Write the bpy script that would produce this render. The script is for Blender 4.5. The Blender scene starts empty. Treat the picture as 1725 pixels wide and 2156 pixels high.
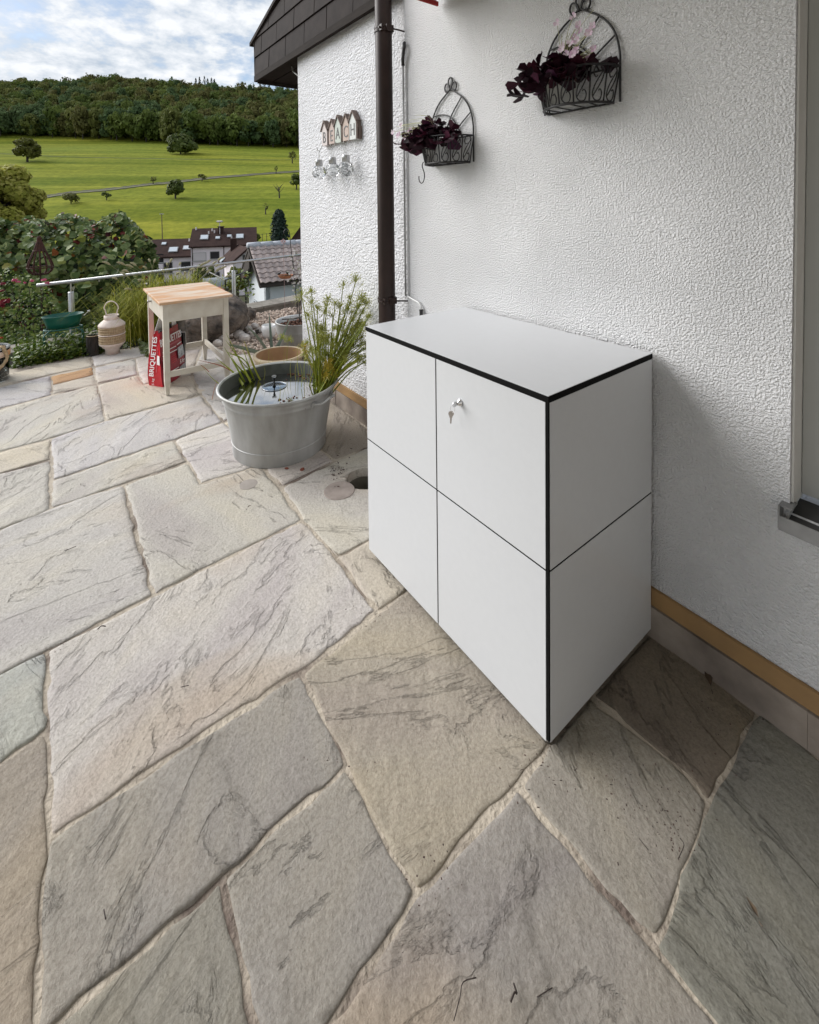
import bpy, bmesh, math, random
import numpy as np
from mathutils import Vector, Matrix

# ---------------------------------------------------------------- camera, sky, sun, exposure
SC = bpy.context.scene
COL = SC.collection
FPX, YAW, PITCH, ROLL, CX, CY, CAMY, CAMZ = 988.8273, 2.494895, -0.030134, -0.011226, 861.89, 457.134, -1.700802, 1.58
def _axes():
    F = np.array([math.cos(PITCH)*math.cos(YAW), math.cos(PITCH)*math.sin(YAW), math.sin(PITCH)])
    r = np.array([math.sin(YAW), -math.cos(YAW), 0.0]); u = np.cross(r, F)
    c, s = math.cos(ROLL), math.sin(ROLL)
    return F, r*c+u*s, -r*s+u*c
CF, CR, CU = _axes()
CC = np.array([0.0, CAMY, CAMZ])
FH = np.array([math.cos(YAW), math.sin(YAW), 0.0]); RH = np.array([math.sin(YAW), -math.cos(YAW), 0.0])
cam = bpy.data.cameras.new('camera'); camo = bpy.data.objects.new('camera', cam); COL.objects.link(camo)
m = Matrix.Identity(4)
for i in range(3):
    m[i][0] = CR[i]; m[i][1] = CU[i]; m[i][2] = -CF[i]; m[i][3] = CC[i]
camo.matrix_world = m
cam.sensor_fit = 'HORIZONTAL'; cam.sensor_width = 36.0
cam.lens = FPX/1725*36; cam.shift_x = 0.0; cam.shift_y = (CY-1078)/1725
cam.clip_start = 0.05; cam.clip_end = 8000
SC.camera = camo

SUN_DIR = Vector((-1.0, -0.76, 0.76)).normalized()      # towards the sun
SUN_EL = math.asin(SUN_DIR.z); SUN_AZ = math.atan2(SUN_DIR.x, SUN_DIR.y)
W = bpy.data.worlds.new('World'); SC.world = W; W.use_nodes = True
def build_world():
    nt = W.node_tree; N = nt.nodes; L = nt.links; N.clear()
    out = N.new('ShaderNodeOutputWorld')
    sky = N.new('ShaderNodeTexSky'); sky.sky_type = 'NISHITA'; sky.sun_disc = False
    sky.sun_elevation = SUN_EL; sky.sun_rotation = SUN_AZ
    bg = N.new('ShaderNodeBackground'); bg.inputs['Strength'].default_value = 0.05
    L.new(sky.outputs[0], bg.inputs[0])
    tc = N.new('ShaderNodeTexCoord'); sep = N.new('ShaderNodeSeparateXYZ'); L.new(tc.outputs['Generated'], sep.inputs[0])
    mz = N.new('ShaderNodeMath'); mz.operation = 'MAXIMUM'; L.new(sep.outputs[2], mz.inputs[0]); mz.inputs[1].default_value = 0.0
    az = N.new('ShaderNodeMath'); az.operation = 'ADD'; L.new(mz.outputs[0], az.inputs[0]); az.inputs[1].default_value = 0.22
    dx = N.new('ShaderNodeMath'); dx.operation = 'DIVIDE'; L.new(sep.outputs[0], dx.inputs[0]); L.new(az.outputs[0], dx.inputs[1])
    dy = N.new('ShaderNodeMath'); dy.operation = 'DIVIDE'; L.new(sep.outputs[1], dy.inputs[0]); L.new(az.outputs[0], dy.inputs[1])
    cmb = N.new('ShaderNodeCombineXYZ'); L.new(dx.outputs[0], cmb.inputs[0]); L.new(dy.outputs[0], cmb.inputs[1])
    n1 = N.new('ShaderNodeTexNoise'); n1.inputs['Scale'].default_value = 1.1; n1.inputs['Detail'].default_value = 5; n1.inputs['Roughness'].default_value = 0.55
    n2 = N.new('ShaderNodeTexNoise'); n2.inputs['Scale'].default_value = 8.0; n2.inputs['Detail'].default_value = 8; n2.inputs['Roughness'].default_value = 0.6; n2.inputs['Distortion'].default_value = 0.1
    L.new(cmb.outputs[0], n1.inputs['Vector']); L.new(cmb.outputs[0], n2.inputs['Vector'])
    mm = N.new('ShaderNodeMix'); mm.data_type = 'FLOAT'; mm.inputs[0].default_value = 0.42
    L.new(n1.outputs[0], mm.inputs[2]); L.new(n2.outputs[0], mm.inputs[3])
    rp = N.new('ShaderNodeValToRGB'); rp.color_ramp.elements[0].position = 0.40; rp.color_ramp.elements[1].position = 0.53
    L.new(mm.outputs[0], rp.inputs[0])
    cr = N.new('ShaderNodeValToRGB'); e = cr.color_ramp.elements
    e[0].position = 0.30; e[0].color = (0.42, 0.50, 0.60, 1); e[1].position = 0.62; e[1].color = (0.86, 0.88, 0.91, 1)
    L.new(n2.outputs[0], cr.inputs[0])
    bc = N.new('ShaderNodeBackground'); bc.inputs['Strength'].default_value = 0.40; L.new(cr.outputs[0], bc.inputs[0])
    mx = N.new('ShaderNodeMixShader'); L.new(rp.outputs[0], mx.inputs[0]); L.new(bg.outputs[0], mx.inputs[1]); L.new(bc.outputs[0], mx.inputs[2])
    L.new(mx.outputs[0], out.inputs[0])
build_world()
sl = bpy.data.lights.new('sun', 'SUN'); so = bpy.data.objects.new('sun', sl); COL.objects.link(so)
sl.energy = 1.5; sl.angle = math.radians(48); sl.color = (1.0, 0.985, 0.965)
so.rotation_euler = SUN_DIR.to_track_quat('Z', 'Y').to_euler()
SC.view_settings.view_transform = 'Standard'; SC.view_settings.look = 'None'
SC.view_settings.exposure = 1.52; SC.view_settings.gamma = 1.0; SC.view_settings.use_curve_mapping = False

# ---------------------------------------------------------------- measuring helpers: pixel of the 1725-wide photo -> point on a plane of the place
def ray(x, y): return CF + CR*(x-CX)/FPX - CU*(y-CY)/FPX
def FL(x, y, z=0.0):
    d = ray(x, y); return CC + d*((z-CC[2])/d[2])
def WL(x, y, Y=0.0):
    d = ray(x, y); return CC + d*((Y-CC[1])/d[1])
def AT(x, y, D): return CC + ray(x, y)*D
def V(a): return Vector((float(a[0]), float(a[1]), float(a[2])))

rnd = random.Random(7)
# ---------------------------------------------------------------- materials
def _new(name):
    mt = bpy.data.materials.new(name); mt.use_nodes = True
    nt = mt.node_tree; return mt, nt, nt.nodes, nt.links, nt.nodes['Principled BSDF']
def c4(c): return (c[0], c[1], c[2], 1.0)
def pm(name, c1, c2=None, rough=0.6, metal=0.0, vs=6.0, detail=4, stretch=(1, 1, 1), bump=0.0, bs=60.0, bdist=0.004, spec=0.5, island=0.0, contrast=(0.35, 0.65), coat=0.0):
    mt, nt, N, L, P = _new(name)
    P.inputs['Roughness'].default_value = rough; P.inputs['Metallic'].default_value = metal
    P.inputs['Specular IOR Level'].default_value = spec
    if coat: P.inputs['Coat Weight'].default_value = coat
    tc = N.new('ShaderNodeTexCoord'); mp = N.new('ShaderNodeMapping'); mp.inputs['Scale'].default_value = stretch
    L.new(tc.outputs['Object'], mp.inputs[0])
    col = None
    if c2 is not None:
        ns = N.new('ShaderNodeTexNoise'); ns.inputs['Scale'].default_value = vs; ns.inputs['Detail'].default_value = detail
        L.new(mp.outputs[0], ns.inputs['Vector'])
        r = N.new('ShaderNodeValToRGB'); r.color_ramp.elements[0].position = contrast[0]; r.color_ramp.elements[1].position = contrast[1]
        r.color_ramp.elements[0].color = c4(c1); r.color_ramp.elements[1].color = c4(c2)
        L.new(ns.outputs[0], r.inputs[0]); col = r.outputs[0]
    if island > 0:
        oi = N.new('ShaderNodeObjectInfo'); g = N.new('ShaderNodeNewGeometry')
        ad = N.new('ShaderNodeMath'); ad.operation = 'ADD'; L.new(oi.outputs['Random'], ad.inputs[0]); L.new(g.outputs['Random Per Island'], ad.inputs[1])
        fr = N.new('ShaderNodeMath'); fr.operation = 'FRACT'; L.new(ad.outputs[0], fr.inputs[0])
        hv = N.new('ShaderNodeHueSaturation')
        mr = N.new('ShaderNodeMapRange'); mr.inputs[3].default_value = 1-island; mr.inputs[4].default_value = 1+island
        L.new(fr.outputs[0], mr.inputs[0]); L.new(mr.outputs[0], hv.inputs['Value'])
        if col is None: hv.inputs['Color'].default_value = c4(c1)
        else: L.new(col, hv.inputs['Color'])
        col = hv.outputs[0]
    if col is None: P.inputs['Base Color'].default_value = c4(c1)
    else: L.new(col, P.inputs['Base Color'])
    if bump:
        nb = N.new('ShaderNodeTexNoise'); nb.inputs['Scale'].default_value = bs; nb.inputs['Detail'].default_value = 5
        L.new(mp.outputs[0], nb.inputs['Vector'])
        b = N.new('ShaderNodeBump'); b.inputs['Strength'].default_value = bump; b.inputs['Distance'].default_value = bdist
        L.new(nb.outputs[0], b.inputs['Height']); L.new(b.outputs[0], P.inputs['Normal'])
    return mt
def leafm(name, cols, rough=0.5, transl=0.25, spec=0.4):
    """leaf material: colour picked per leaf (mesh island + object) from a small palette"""
    mt, nt, N, L, P = _new(name)
    oi = N.new('ShaderNodeObjectInfo'); g = N.new('ShaderNodeNewGeometry')
    ad = N.new('ShaderNodeMath'); ad.operation = 'ADD'; L.new(oi.outputs['Random'], ad.inputs[0]); L.new(g.outputs['Random Per Island'], ad.inputs[1])
    fr = N.new('ShaderNodeMath'); fr.operation = 'FRACT'; L.new(ad.outputs[0], fr.inputs[0])
    r = N.new('ShaderNodeValToRGB'); e = r.color_ramp.elements
    while len(e) < len(cols): e.new(0.5)
    for i, (p, c) in enumerate(cols): e[i].position = p; e[i].color = c4(c)
    L.new(fr.outputs[0], r.inputs[0]); L.new(r.outputs[0], P.inputs['Base Color'])
    P.inputs['Roughness'].default_value = rough; P.inputs['Specular IOR Level'].default_value = spec
    tr = N.new('ShaderNodeBsdfTranslucent'); L.new(r.outputs[0], tr.inputs[0])
    mx = N.new('ShaderNodeMixShader'); mx.inputs[0].default_value = transl
    L.new(P.outputs[0], mx.inputs[1]); L.new(tr.outputs[0], mx.inputs[2]); L.new(mx.outputs[0], N['Material Output'].inputs[0])
    return mt
def glassm(name, col=(0.9, 0.95, 0.95), rough=0.03, ior=1.45):
    mt, nt, N, L, P = _new(name)
    P.inputs['Base Color'].default_value = c4(col); P.inputs['Roughness'].default_value = rough
    P.inputs['Transmission Weight'].default_value = 1.0; P.inputs['IOR'].default_value = ior
    return mt

# ---------------------------------------------------------------- mesh helpers
class MB:
    def __init__(s): s.v = []; s.f = []
    def add(s, vs, fs):
        o = len(s.v); s.v += [tuple(map(float, q)) for q in vs]; s.f += [tuple(i+o for i in f) for f in fs]; return s
    def box(s, lo, hi, top_in=0.0):
        (a, b, c), (d, e, f) = lo, hi; t = top_in
        return s.add([(a, b, c), (d, b, c), (d, e, c), (a, e, c), (a+t, b+t, f), (d-t, b+t, f), (d-t, e-t, f), (a+t, e-t, f)],
                     [(3, 2, 1, 0), (4, 5, 6, 7), (0, 1, 5, 4), (1, 2, 6, 5), (2, 3, 7, 6), (3, 0, 4, 7)])
    def obox(s, o, ax, ay, az):
        o, ax, ay, az = (np.array(q, float) for q in (o, ax, ay, az))
        p = [o, o+ax, o+ax+ay, o+ay]; p += [q+az for q in p]
        return s.add(p, [(3, 2, 1, 0), (4, 5, 6, 7), (0, 1, 5, 4), (1, 2, 6, 5), (2, 3, 7, 6), (3, 0, 4, 7)])
    def tube(s, pts, r, n=6, closed=False, cap=True):
        P = [Vector(map(float, q)) for q in pts]; k = len(P)
        rs = r if isinstance(r, (list, tuple)) else [r]*k
        up = None; vs = []
        for i in range(k):
            if closed: t = P[(i+1) % k]-P[i-1]
            else: t = P[min(i+1, k-1)]-P[max(i-1, 0)]
            if t.length < 1e-9: t = Vector((0, 0, 1))
            t.normalize()
            if up is None: up = Vector((0, 0, 1)) if abs(t.z) < 0.9 else Vector((1, 0, 0))
            a = t.cross(up)
            if a.length < 1e-6: a = t.orthogonal()
            a.normalize(); b = a.cross(t); up = b
            for j in range(n):
                q = 2*math.pi*j/n; vs.append(P[i]+(a*math.cos(q)+b*math.sin(q))*rs[i])
        fs = []
        for i in range(k if closed else k-1):
            i2 = (i+1) % k
            for j in range(n): fs.append((i*n+j, i*n+(j+1) % n, i2*n+(j+1) % n, i2*n+j))
        if cap and not closed: fs += [tuple(range(n))[::-1], tuple((k-1)*n+j for j in range(n))]
        return s.add(vs, fs)
    def lathe(s, prof, c, n=24, sx=1.0, sy=1.0, a0=0.0, a1=2*math.pi):
        full = abs(a1-a0-2*math.pi) < 1e-6; cols = n if full else n+1; vs = []
        for r, z in prof:
            for j in range(cols):
                q = a0+(a1-a0)*j/n; vs.append((c[0]+r*sx*math.cos(q), c[1]+r*sy*math.sin(q), c[2]+z))
        fs = []
        for i in range(len(prof)-1):
            for j in range(n):
                j2 = (j+1) % cols; fs.append((i*cols+j, i*cols+j2, (i+1)*cols+j2, (i+1)*cols+j))
        return s.add(vs, fs)
    def prism(s, pts, off):
        """a polygon of 3-D points extruded by a vector"""
        P = [np.array(q, float) for q in pts]; o = np.array(off, float); n = len(P)
        return s.add(P+[q+o for q in P], [tuple(range(n))[::-1], tuple(range(n, 2*n))]+[(i, (i+1) % n, n+(i+1) % n, n+i) for i in range(n)])
def mesh_of(name, mb, mat, smooth=False, origin=(0, 0, 0)):
    me = bpy.data.meshes.new(name)
    o = origin
    me.from_pydata([(v[0]-o[0], v[1]-o[1], v[2]-o[2]) for v in mb.v], [], mb.f); me.update()
    bm = bmesh.new(); bm.from_mesh(me); bmesh.ops.recalc_face_normals(bm, faces=bm.faces); bm.to_mesh(me); bm.free()
    if smooth: me.polygons.foreach_set('use_smooth', [True]*len(me.polygons))
    if mat: me.materials.append(mat)
    return me
def np_mesh(name, verts, faces, mat, smooth=False):
    """fast mesh from arrays; faces is an (n,k) array"""
    verts = np.asarray(verts, np.float32); faces = np.asarray(faces, np.int32); k = faces.shape[1]
    me = bpy.data.meshes.new(name)
    me.vertices.add(len(verts)); me.vertices.foreach_set('co', verts.ravel())
    me.loops.add(faces.size); me.loops.foreach_set('vertex_index', faces.ravel())
    me.polygons.add(len(faces)); me.polygons.foreach_set('loop_start', np.arange(0, faces.size, k, dtype=np.int32))
    me.update(calc_edges=True)
    if smooth: me.polygons.foreach_set('use_smooth', np.ones(len(faces), bool))
    if mat: me.materials.append(mat)
    return me
def link(name, me, parent=None, loc=(0, 0, 0)):
    o = bpy.data.objects.new(name, me); COL.objects.link(o); o.location = loc
    if parent is not None: o.parent = parent
    return o
def tag(o, label=None, cat=None, group=None, kind=None):
    if label: o['label'] = label
    if cat: o['category'] = cat
    if group: o['group'] = group
    if kind: o['kind'] = kind
    return o
def thing(name, label, cat, loc=(0, 0, 0), group=None):
    o = bpy.data.objects.new(name, None); COL.objects.link(o); o.location = loc; o.empty_display_size = 0.1
    return tag(o, label, cat, group)
def wpos(o):
    p = Vector((0, 0, 0))
    while o is not None: p += o.location; o = o.parent
    return p
def part(name, mb, mat, parent, smooth=False, label=None, kind=None, bevel=0.0):
    """mb in world coordinates, stored relative to the (unrotated) parent"""
    o = link(name, mesh_of(name, mb, mat, smooth, wpos(parent)), parent)
    if label: o['label'] = label
    if kind: o['kind'] = kind
    if bevel: bev(o, bevel)
    return o
def solo(name, mb, mat, label, cat, loc=(0, 0, 0), smooth=False, group=None, bevel=0.0):
    o = link(name, mesh_of(name, mb, mat, smooth, loc), None, loc); tag(o, label, cat, group)
    if bevel: bev(o, bevel)
    return o
def bev(o, w, seg=2):
    b = o.modifiers.new('bevel', 'BEVEL'); b.width = w; b.segments = seg; b.limit_method = 'ANGLE'; b.angle_limit = math.radians(35)
def copy_thing(src, loc, label=None, group=None, rotz=None, scale=None):
    r = src.copy(); COL.objects.link(r); r.location = loc
    if label: r['label'] = label
    if group: r['group'] = group
    if rotz is not None: r.rotation_euler.z = rotz
    if scale is not None: r.scale = scale
    for ch in list(src.children):
        c = ch.copy(); COL.objects.link(c); c.parent = r
        for g in list(ch.children):
            d = g.copy(); COL.objects.link(d); d.parent = c
    return r
# leaf templates: (verts, quads/tris)
def T_round():   # heart-shaped, slightly folded, in xy plane, stem at origin, length 1
    v = [(0, 0, 0), (-.42, .12, .06), (-.5, .5, .1), (-.25, .85, .04), (0, 1.05, -.04), (.25, .85, .04), (.5, .5, .1), (.42, .12, .06), (0, .5, -.02)]
    f = [(8, 0, 1), (8, 1, 2), (8, 2, 3), (8, 3, 4), (8, 4, 5), (8, 5, 6), (8, 6, 7), (8, 7, 0)]
    return np.array(v, float), np.array(f)
def T_lance():
    v = [(0, 0, 0), (-.17, .35, .05), (0, 1, -.05), (.17, .35, .05), (0, .4, 0)]
    return np.array(v, float), np.array([(4, 0, 1), (4, 1, 2), (4, 2, 3), (4, 3, 0)])
def T_oval():
    v = [(0, 0, 0), (-.3, .45, .06), (0, 1, -.03), (.3, .45, .06)]
    return np.array(v, float), np.array([(0, 3, 1), (1, 3, 2)])
def T_clump():   # two crossed bent triangles pairs: a far-off leaf clump
    v = [(-.5, 0, 0), (.5, .1, .1), (.1, .9, 0), (-.45, .6, -.15)]
    return np.array(v, float), np.array([(0, 1, 2), (0, 2, 3)])
def scatter(tmpl, pos, nrm, size, rng, up_jit=0.5):
    """copies of a template at pos with its face normal near nrm; returns verts, faces"""
    tv, tf = tmpl; n = len(pos); pos = np.asarray(pos, float)
    nz = np.asarray(nrm, float)+rng.normal(0, up_jit, (n, 3)); nz /= np.linalg.norm(nz, axis=1, keepdims=True)+1e-9
    a = rng.normal(0, 1, (n, 3)); a -= nz*np.sum(a*nz, 1, keepdims=True); a /= np.linalg.norm(a, axis=1, keepdims=True)+1e-9
    b = np.cross(nz, a)
    sz = np.broadcast_to(np.asarray(size, float).reshape(-1, 1, 1), (n, 1, 1)) if np.ndim(size) else np.full((n, 1, 1), size)
    tvc = tv-np.array([0, .5, 0])
    vv = (a[:, None, :]*tvc[None, :, 0:1]+b[:, None, :]*tvc[None, :, 1:2]+nz[:, None, :]*tvc[None, :, 2:3])*sz+pos[:, None, :]
    ff = tf[None]+(np.arange(n)*len(tv))[:, None, None]
    return vv.reshape(-1, 3), ff.reshape(-1, tf.shape[1])
def crown_points(rng, R, H, nblob, per, lump=0.38, flat=1.0, base=0.15):
    """points and outward normals on many lumps spread through an egg-shaped crown of radius R and height H"""
    P = []; Nn = []
    for i in range(nblob):
        th = rng.uniform(0, 2*math.pi); h = rng.uniform(base, 1.0)
        rad = math.sqrt(max(0.0, 1-((h-0.45)/0.62)**2))*rng.uniform(0.35, 0.85)
        c = np.array([R*rad*math.cos(th), R*rad*math.sin(th), H*(0.1+0.8*h)])
        br = R*lump*rng.uniform(0.7, 1.25)
        d = rng.normal(0, 1, (per, 3)); d /= np.linalg.norm(d, axis=1, keepdims=True)
        k = rng.uniform(0.75, 1.05, (per, 1))
        P.append(c+d*br*k*np.array([1, 1, flat])); Nn.append(d+np.array([0, 0, 0.25]))
    return np.concatenate(P), np.concatenate(Nn)
def branch_trunk(mb, h, r, rng, nb=5, spread=0.6, lean=0.0):
    top = (lean*h, 0, h)
    mb.tube([(0, 0, -0.3*r*4), (lean*h*.3, 0, h*.4), top], [r*1.25, r, r*.6], 7)
    for i in range(nb):
        a = rng.uniform(0, 6.28); s = h*rng.uniform(.45, .95); l = h*spread*rng.uniform(.6, 1.1)
        p0 = np.array([lean*s, 0, s]); p1 = p0+np.array([math.cos(a)*l*.6, math.sin(a)*l*.6, l*.55]); p2 = p1+np.array([math.cos(a)*l*.4, math.sin(a)*l*.4, l*.5])
        mb.tube([p0, p1, p2], [r*.5, r*.32, r*.12], 5)
    return mb

# ---------------------------------------------------------------- surface materials of the place
def stucco(name, col, streak=(3.0, 3.0, 9.0), strength=0.55, sc=38.0, dist=0.006):
    mt, nt, N, L, P = _new(name)
    P.inputs['Roughness'].default_value = 0.85; P.inputs['Specular IOR Level'].default_value = 0.25
    tc = N.new('ShaderNodeTexCoord')
    mp = N.new('ShaderNodeMapping'); mp.inputs['Scale'].default_value = streak; L.new(tc.outputs['Object'], mp.inputs[0])
    n1 = N.new('ShaderNodeTexNoise'); n1.inputs['Scale'].default_value = sc/4; n1.inputs['Detail'].default_value = 3; n1.inputs['Distortion'].default_value = 0.6
    L.new(mp.outputs[0], n1.inputs['Vector'])
    n2 = N.new('ShaderNodeTexNoise'); n2.inputs['Scale'].default_value = sc*1.15; n2.inputs['Detail'].default_value = 3; L.new(tc.outputs['Object'], n2.inputs['Vector'])
    big = N.new('ShaderNodeTexNoise'); big.inputs['Scale'].default_value = 2.1; big.inputs['Detail'].default_value = 2; L.new(tc.outputs['Object'], big.inputs['Vector'])
    r = N.new('ShaderNodeValToRGB'); r.color_ramp.elements[0].position = 0.38; r.color_ramp.elements[1].position = 0.62
    L.new(n1.outputs[0], r.inputs[0])
    r2 = N.new('ShaderNodeValToRGB'); r2.color_ramp.elements[0].position = 0.35; r2.color_ramp.elements[1].position = 0.65; L.new(n2.outputs[0], r2.inputs[0])
    rb = N.new('ShaderNodeValToRGB'); rb.color_ramp.elements[0].position = 0.35; rb.color_ramp.elements[1].position = 0.65; L.new(big.outputs[0], rb.inputs[0])
    ml = N.new('ShaderNodeMix'); ml.data_type = 'FLOAT'; L.new(rb.outputs[0], ml.inputs[0])
    L.new(r.outputs[0], ml.inputs[2]); L.new(r2.outputs[0], ml.inputs[3])
    m2 = N.new('ShaderNodeMix'); m2.data_type = 'FLOAT'; m2.inputs[0].default_value = 0.45; L.new(ml.outputs[0], m2.inputs[2]); L.new(r2.outputs[0], m2.inputs[3])
    b = N.new('ShaderNodeBump'); b.inputs['Strength'].default_value = strength; b.inputs['Distance'].default_value = dist
    L.new(m2.outputs[0], b.inputs['Height']); L.new(b.outputs[0], P.inputs['Normal'])
    mc = N.new('ShaderNodeMix'); mc.data_type = 'RGBA'; L.new(big.outputs[0], mc.inputs[0])
    mc.inputs[6].default_value = c4([q*0.95 for q in col]); mc.inputs[7].default_value = c4(col)
    L.new(mc.outputs[2], P.inputs['Base Color'])
    return mt
M_STUC = stucco('stucco_rough', (0.82, 0.82, 0.83), (2.0, 2.0, 3.6), 0.9, 128, 0.010)
M_STUCL = stucco('stucco_scratched', (0.80, 0.80, 0.82), (1.1, 1.1, 4.4), 0.9, 62, 0.016)
M_STUCF = stucco('stucco_fine', (0.74, 0.73, 0.70), (2, 2, 3), 0.15, 60)
M_SOFFIT = pm('brown_timber_lining', (0.16, 0.11, 0.08), (0.12, 0.085, 0.06), 0.7, vs=6, stretch=(1, 8, 8))
M_SHADEWALL = pm('shade_wall_grey', (0.72, 0.71, 0.69), (0.68, 0.67, 0.65), 0.9, vs=3)
def stone_slab():
    mt, nt, N, L, P = _new('sandstone_slab')
    P.inputs['Roughness'].default_value = 0.72; P.inputs['Specular IOR Level'].default_value = 0.3
    oi = N.new('ShaderNodeObjectInfo'); tc = N.new('ShaderNodeTexCoord')
    # every slab has its own bedding direction and offset
    rot = N.new('ShaderNodeCombineXYZ'); ma = N.new('ShaderNodeMath'); ma.operation = 'MULTIPLY'; ma.inputs[1].default_value = 6.283
    L.new(oi.outputs['Random'], ma.inputs[0]); L.new(ma.outputs[0], rot.inputs[2])
    off = N.new('ShaderNodeMath'); off.operation = 'MULTIPLY'; off.inputs[1].default_value = 57.0; L.new(oi.outputs['Random'], off.inputs[0])
    co = N.new('ShaderNodeCombineXYZ'); L.new(off.outputs[0], co.inputs[0]); L.new(off.outputs[0], co.inputs[1])
    mp = N.new('ShaderNodeMapping'); L.new(tc.outputs['Object'], mp.inputs['Vector']); L.new(rot.outputs[0], mp.inputs['Rotation']); L.new(co.outputs[0], mp.inputs['Location'])
    st = N.new('ShaderNodeMapping'); st.inputs['Scale'].default_value = (1.0, 2.6, 1.0); L.new(mp.outputs[0], st.inputs[0])
    n1 = N.new('ShaderNodeTexNoise'); n1.inputs['Scale'].default_value = 1.25; n1.inputs['Detail'].default_value = 9; n1.inputs['Roughness'].default_value = 0.58; n1.inputs['Distortion'].default_value = 0.9
    L.new(st.outputs[0], n1.inputs['Vector'])
    # colour: slab tint, drifting towards grey, lilac and ochre along the bedding
    n2 = N.new('ShaderNodeTexNoise'); n2.inputs['Scale'].default_value = 1.3; n2.inputs['Detail'].default_value = 4; n2.inputs['Distortion'].default_value = 0.6; L.new(st.outputs[0], n2.inputs['Vector'])
    r2 = N.new('ShaderNodeValToRGB'); e = r2.color_ramp.elements; e[0].position = 0.30; e[0].color = (0.86, 0.84, 0.88, 1); e[1].position = 0.70; e[1].color = (1.07, 1.05, 0.98, 1)
    k = e.new(0.5); k.color = (1, 1, 1, 1)
    L.new(n2.outputs[0], r2.inputs[0])
    mu = N.new('ShaderNodeMix'); mu.data_type = 'RGBA'; mu.blend_type = 'MULTIPLY'; mu.inputs[0].default_value = 1.0
    L.new(oi.outputs['Color'], mu.inputs[6]); L.new(r2.outputs[0], mu.inputs[7])
    n3 = N.new('ShaderNodeTexNoise'); n3.inputs['Scale'].default_value = 0.9; n3.inputs['Detail'].default_value = 3; n3.inputs['Distortion'].default_value = 0.8; L.new(mp.outputs[0], n3.inputs['Vector'])
    r3 = N.new('ShaderNodeValToRGB'); r3.color_ramp.elements[0].position = 0.56; r3.color_ramp.elements[1].position = 0.74; r3.color_ramp.elements[1].color = (0.55, 0.55, 0.55, 1); L.new(n3.outputs[0], r3.inputs[0])
    oc = N.new('ShaderNodeMix'); oc.data_type = 'RGBA'; L.new(r3.outputs[0], oc.inputs[0]); L.new(mu.outputs[2], oc.inputs[6]); oc.inputs[7].default_value = (0.48, 0.37, 0.26, 1)
    sp = N.new('ShaderNodeTexNoise'); sp.inputs['Scale'].default_value = 110; sp.inputs['Detail'].default_value = 9; sp.inputs['Roughness'].default_value = 0.75; L.new(mp.outputs[0], sp.inputs['Vector'])
    rs = N.new('ShaderNodeValToRGB'); rs.color_ramp.elements[0].position = 0.33; rs.color_ramp.elements[0].color = (0.70, 0.68, 0.66, 1); rs.color_ramp.elements[1].position = 0.56; rs.color_ramp.elements[1].color = (1.03, 1.03, 1.03, 1); L.new(sp.outputs[0], rs.inputs[0])
    m3 = N.new('ShaderNodeMix'); m3.data_type = 'RGBA'; m3.blend_type = 'MULTIPLY'; m3.inputs[0].default_value = 1.0
    L.new(oc.outputs[2], m3.inputs[6]); L.new(rs.outputs[0], m3.inputs[7])
    # riven relief: stepped bedding ledges + fine grain
    mul = N.new('ShaderNodeMath'); mul.operation = 'MULTIPLY'; mul.inputs[1].default_value = 5.5; L.new(n1.outputs[0], mul.inputs[0])
    fl = N.new('ShaderNodeMath'); fl.operation = 'FLOOR'; L.new(mul.outputs[0], fl.inputs[0])
    fr = N.new('ShaderNodeMath'); fr.operation = 'FRACT'; L.new(mul.outputs[0], fr.inputs[0])
    pw = N.new('ShaderNodeMath'); pw.operation = 'POWER'; pw.inputs[1].default_value = 16.0; L.new(fr.outputs[0], pw.inputs[0])
    ad = N.new('ShaderNodeMath'); ad.operation = 'ADD'; L.new(fl.outputs[0], ad.inputs[0]); L.new(pw.outputs[0], ad.inputs[1])
    # hairline clefts: darker where a ledge breaks
    cl = N.new('ShaderNodeValToRGB'); ce = cl.color_ramp.elements; ce[0].position = 0.0; ce[0].color = (0.83, 0.80, 0.77, 1); ce[1].position = 0.016; ce[1].color = (1, 1, 1, 1)
    L.new(fr.outputs[0], cl.inputs[0])
    gate = N.new('ShaderNodeTexNoise'); gate.inputs['Scale'].default_value = 3.5; L.new(mp.outputs[0], gate.inputs['Vector'])
    gr = N.new('ShaderNodeValToRGB'); gr.color_ramp.elements[0].position = 0.48; gr.color_ramp.elements[1].position = 0.62; L.new(gate.outputs[0], gr.inputs[0])
    m4 = N.new('ShaderNodeMix'); m4.data_type = 'RGBA'; m4.blend_type = 'MULTIPLY'; L.new(gr.outputs[0], m4.inputs[0]); L.new(m3.outputs[2], m4.inputs[6]); L.new(cl.outputs[0], m4.inputs[7])
    L.new(m4.outputs[2], P.inputs['Base Color'])
    nf = N.new('ShaderNodeTexNoise'); nf.inputs['Scale'].default_value = 55; nf.inputs['Detail'].default_value = 12; nf.inputs['Roughness'].default_value = 0.75; L.new(tc.outputs['Object'], nf.inputs['Vector'])
    b1 = N.new('ShaderNodeBump'); b1.inputs['Strength'].default_value = 1.0; b1.inputs['Distance'].default_value = 0.008; L.new(ad.outputs[0], b1.inputs['Height'])
    b2 = N.new('ShaderNodeBump'); b2.inputs['Strength'].default_value = 0.8; b2.inputs['Distance'].default_value = 0.011; L.new(nf.outputs[0], b2.inputs['Height']); L.new(b1.outputs[0], b2.inputs['Normal'])
    L.new(b2.outputs[0], P.inputs['Normal'])
    return mt
M_SLAB = stone_slab()
M_MORTAR = pm('joint_mortar', (0.48, 0.42, 0.34), (0.15, 0.115, 0.095), 0.95, vs=4.5, detail=10, bump=1.0, bs=70, bdist=0.010, contrast=(0.47, 0.66))
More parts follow.
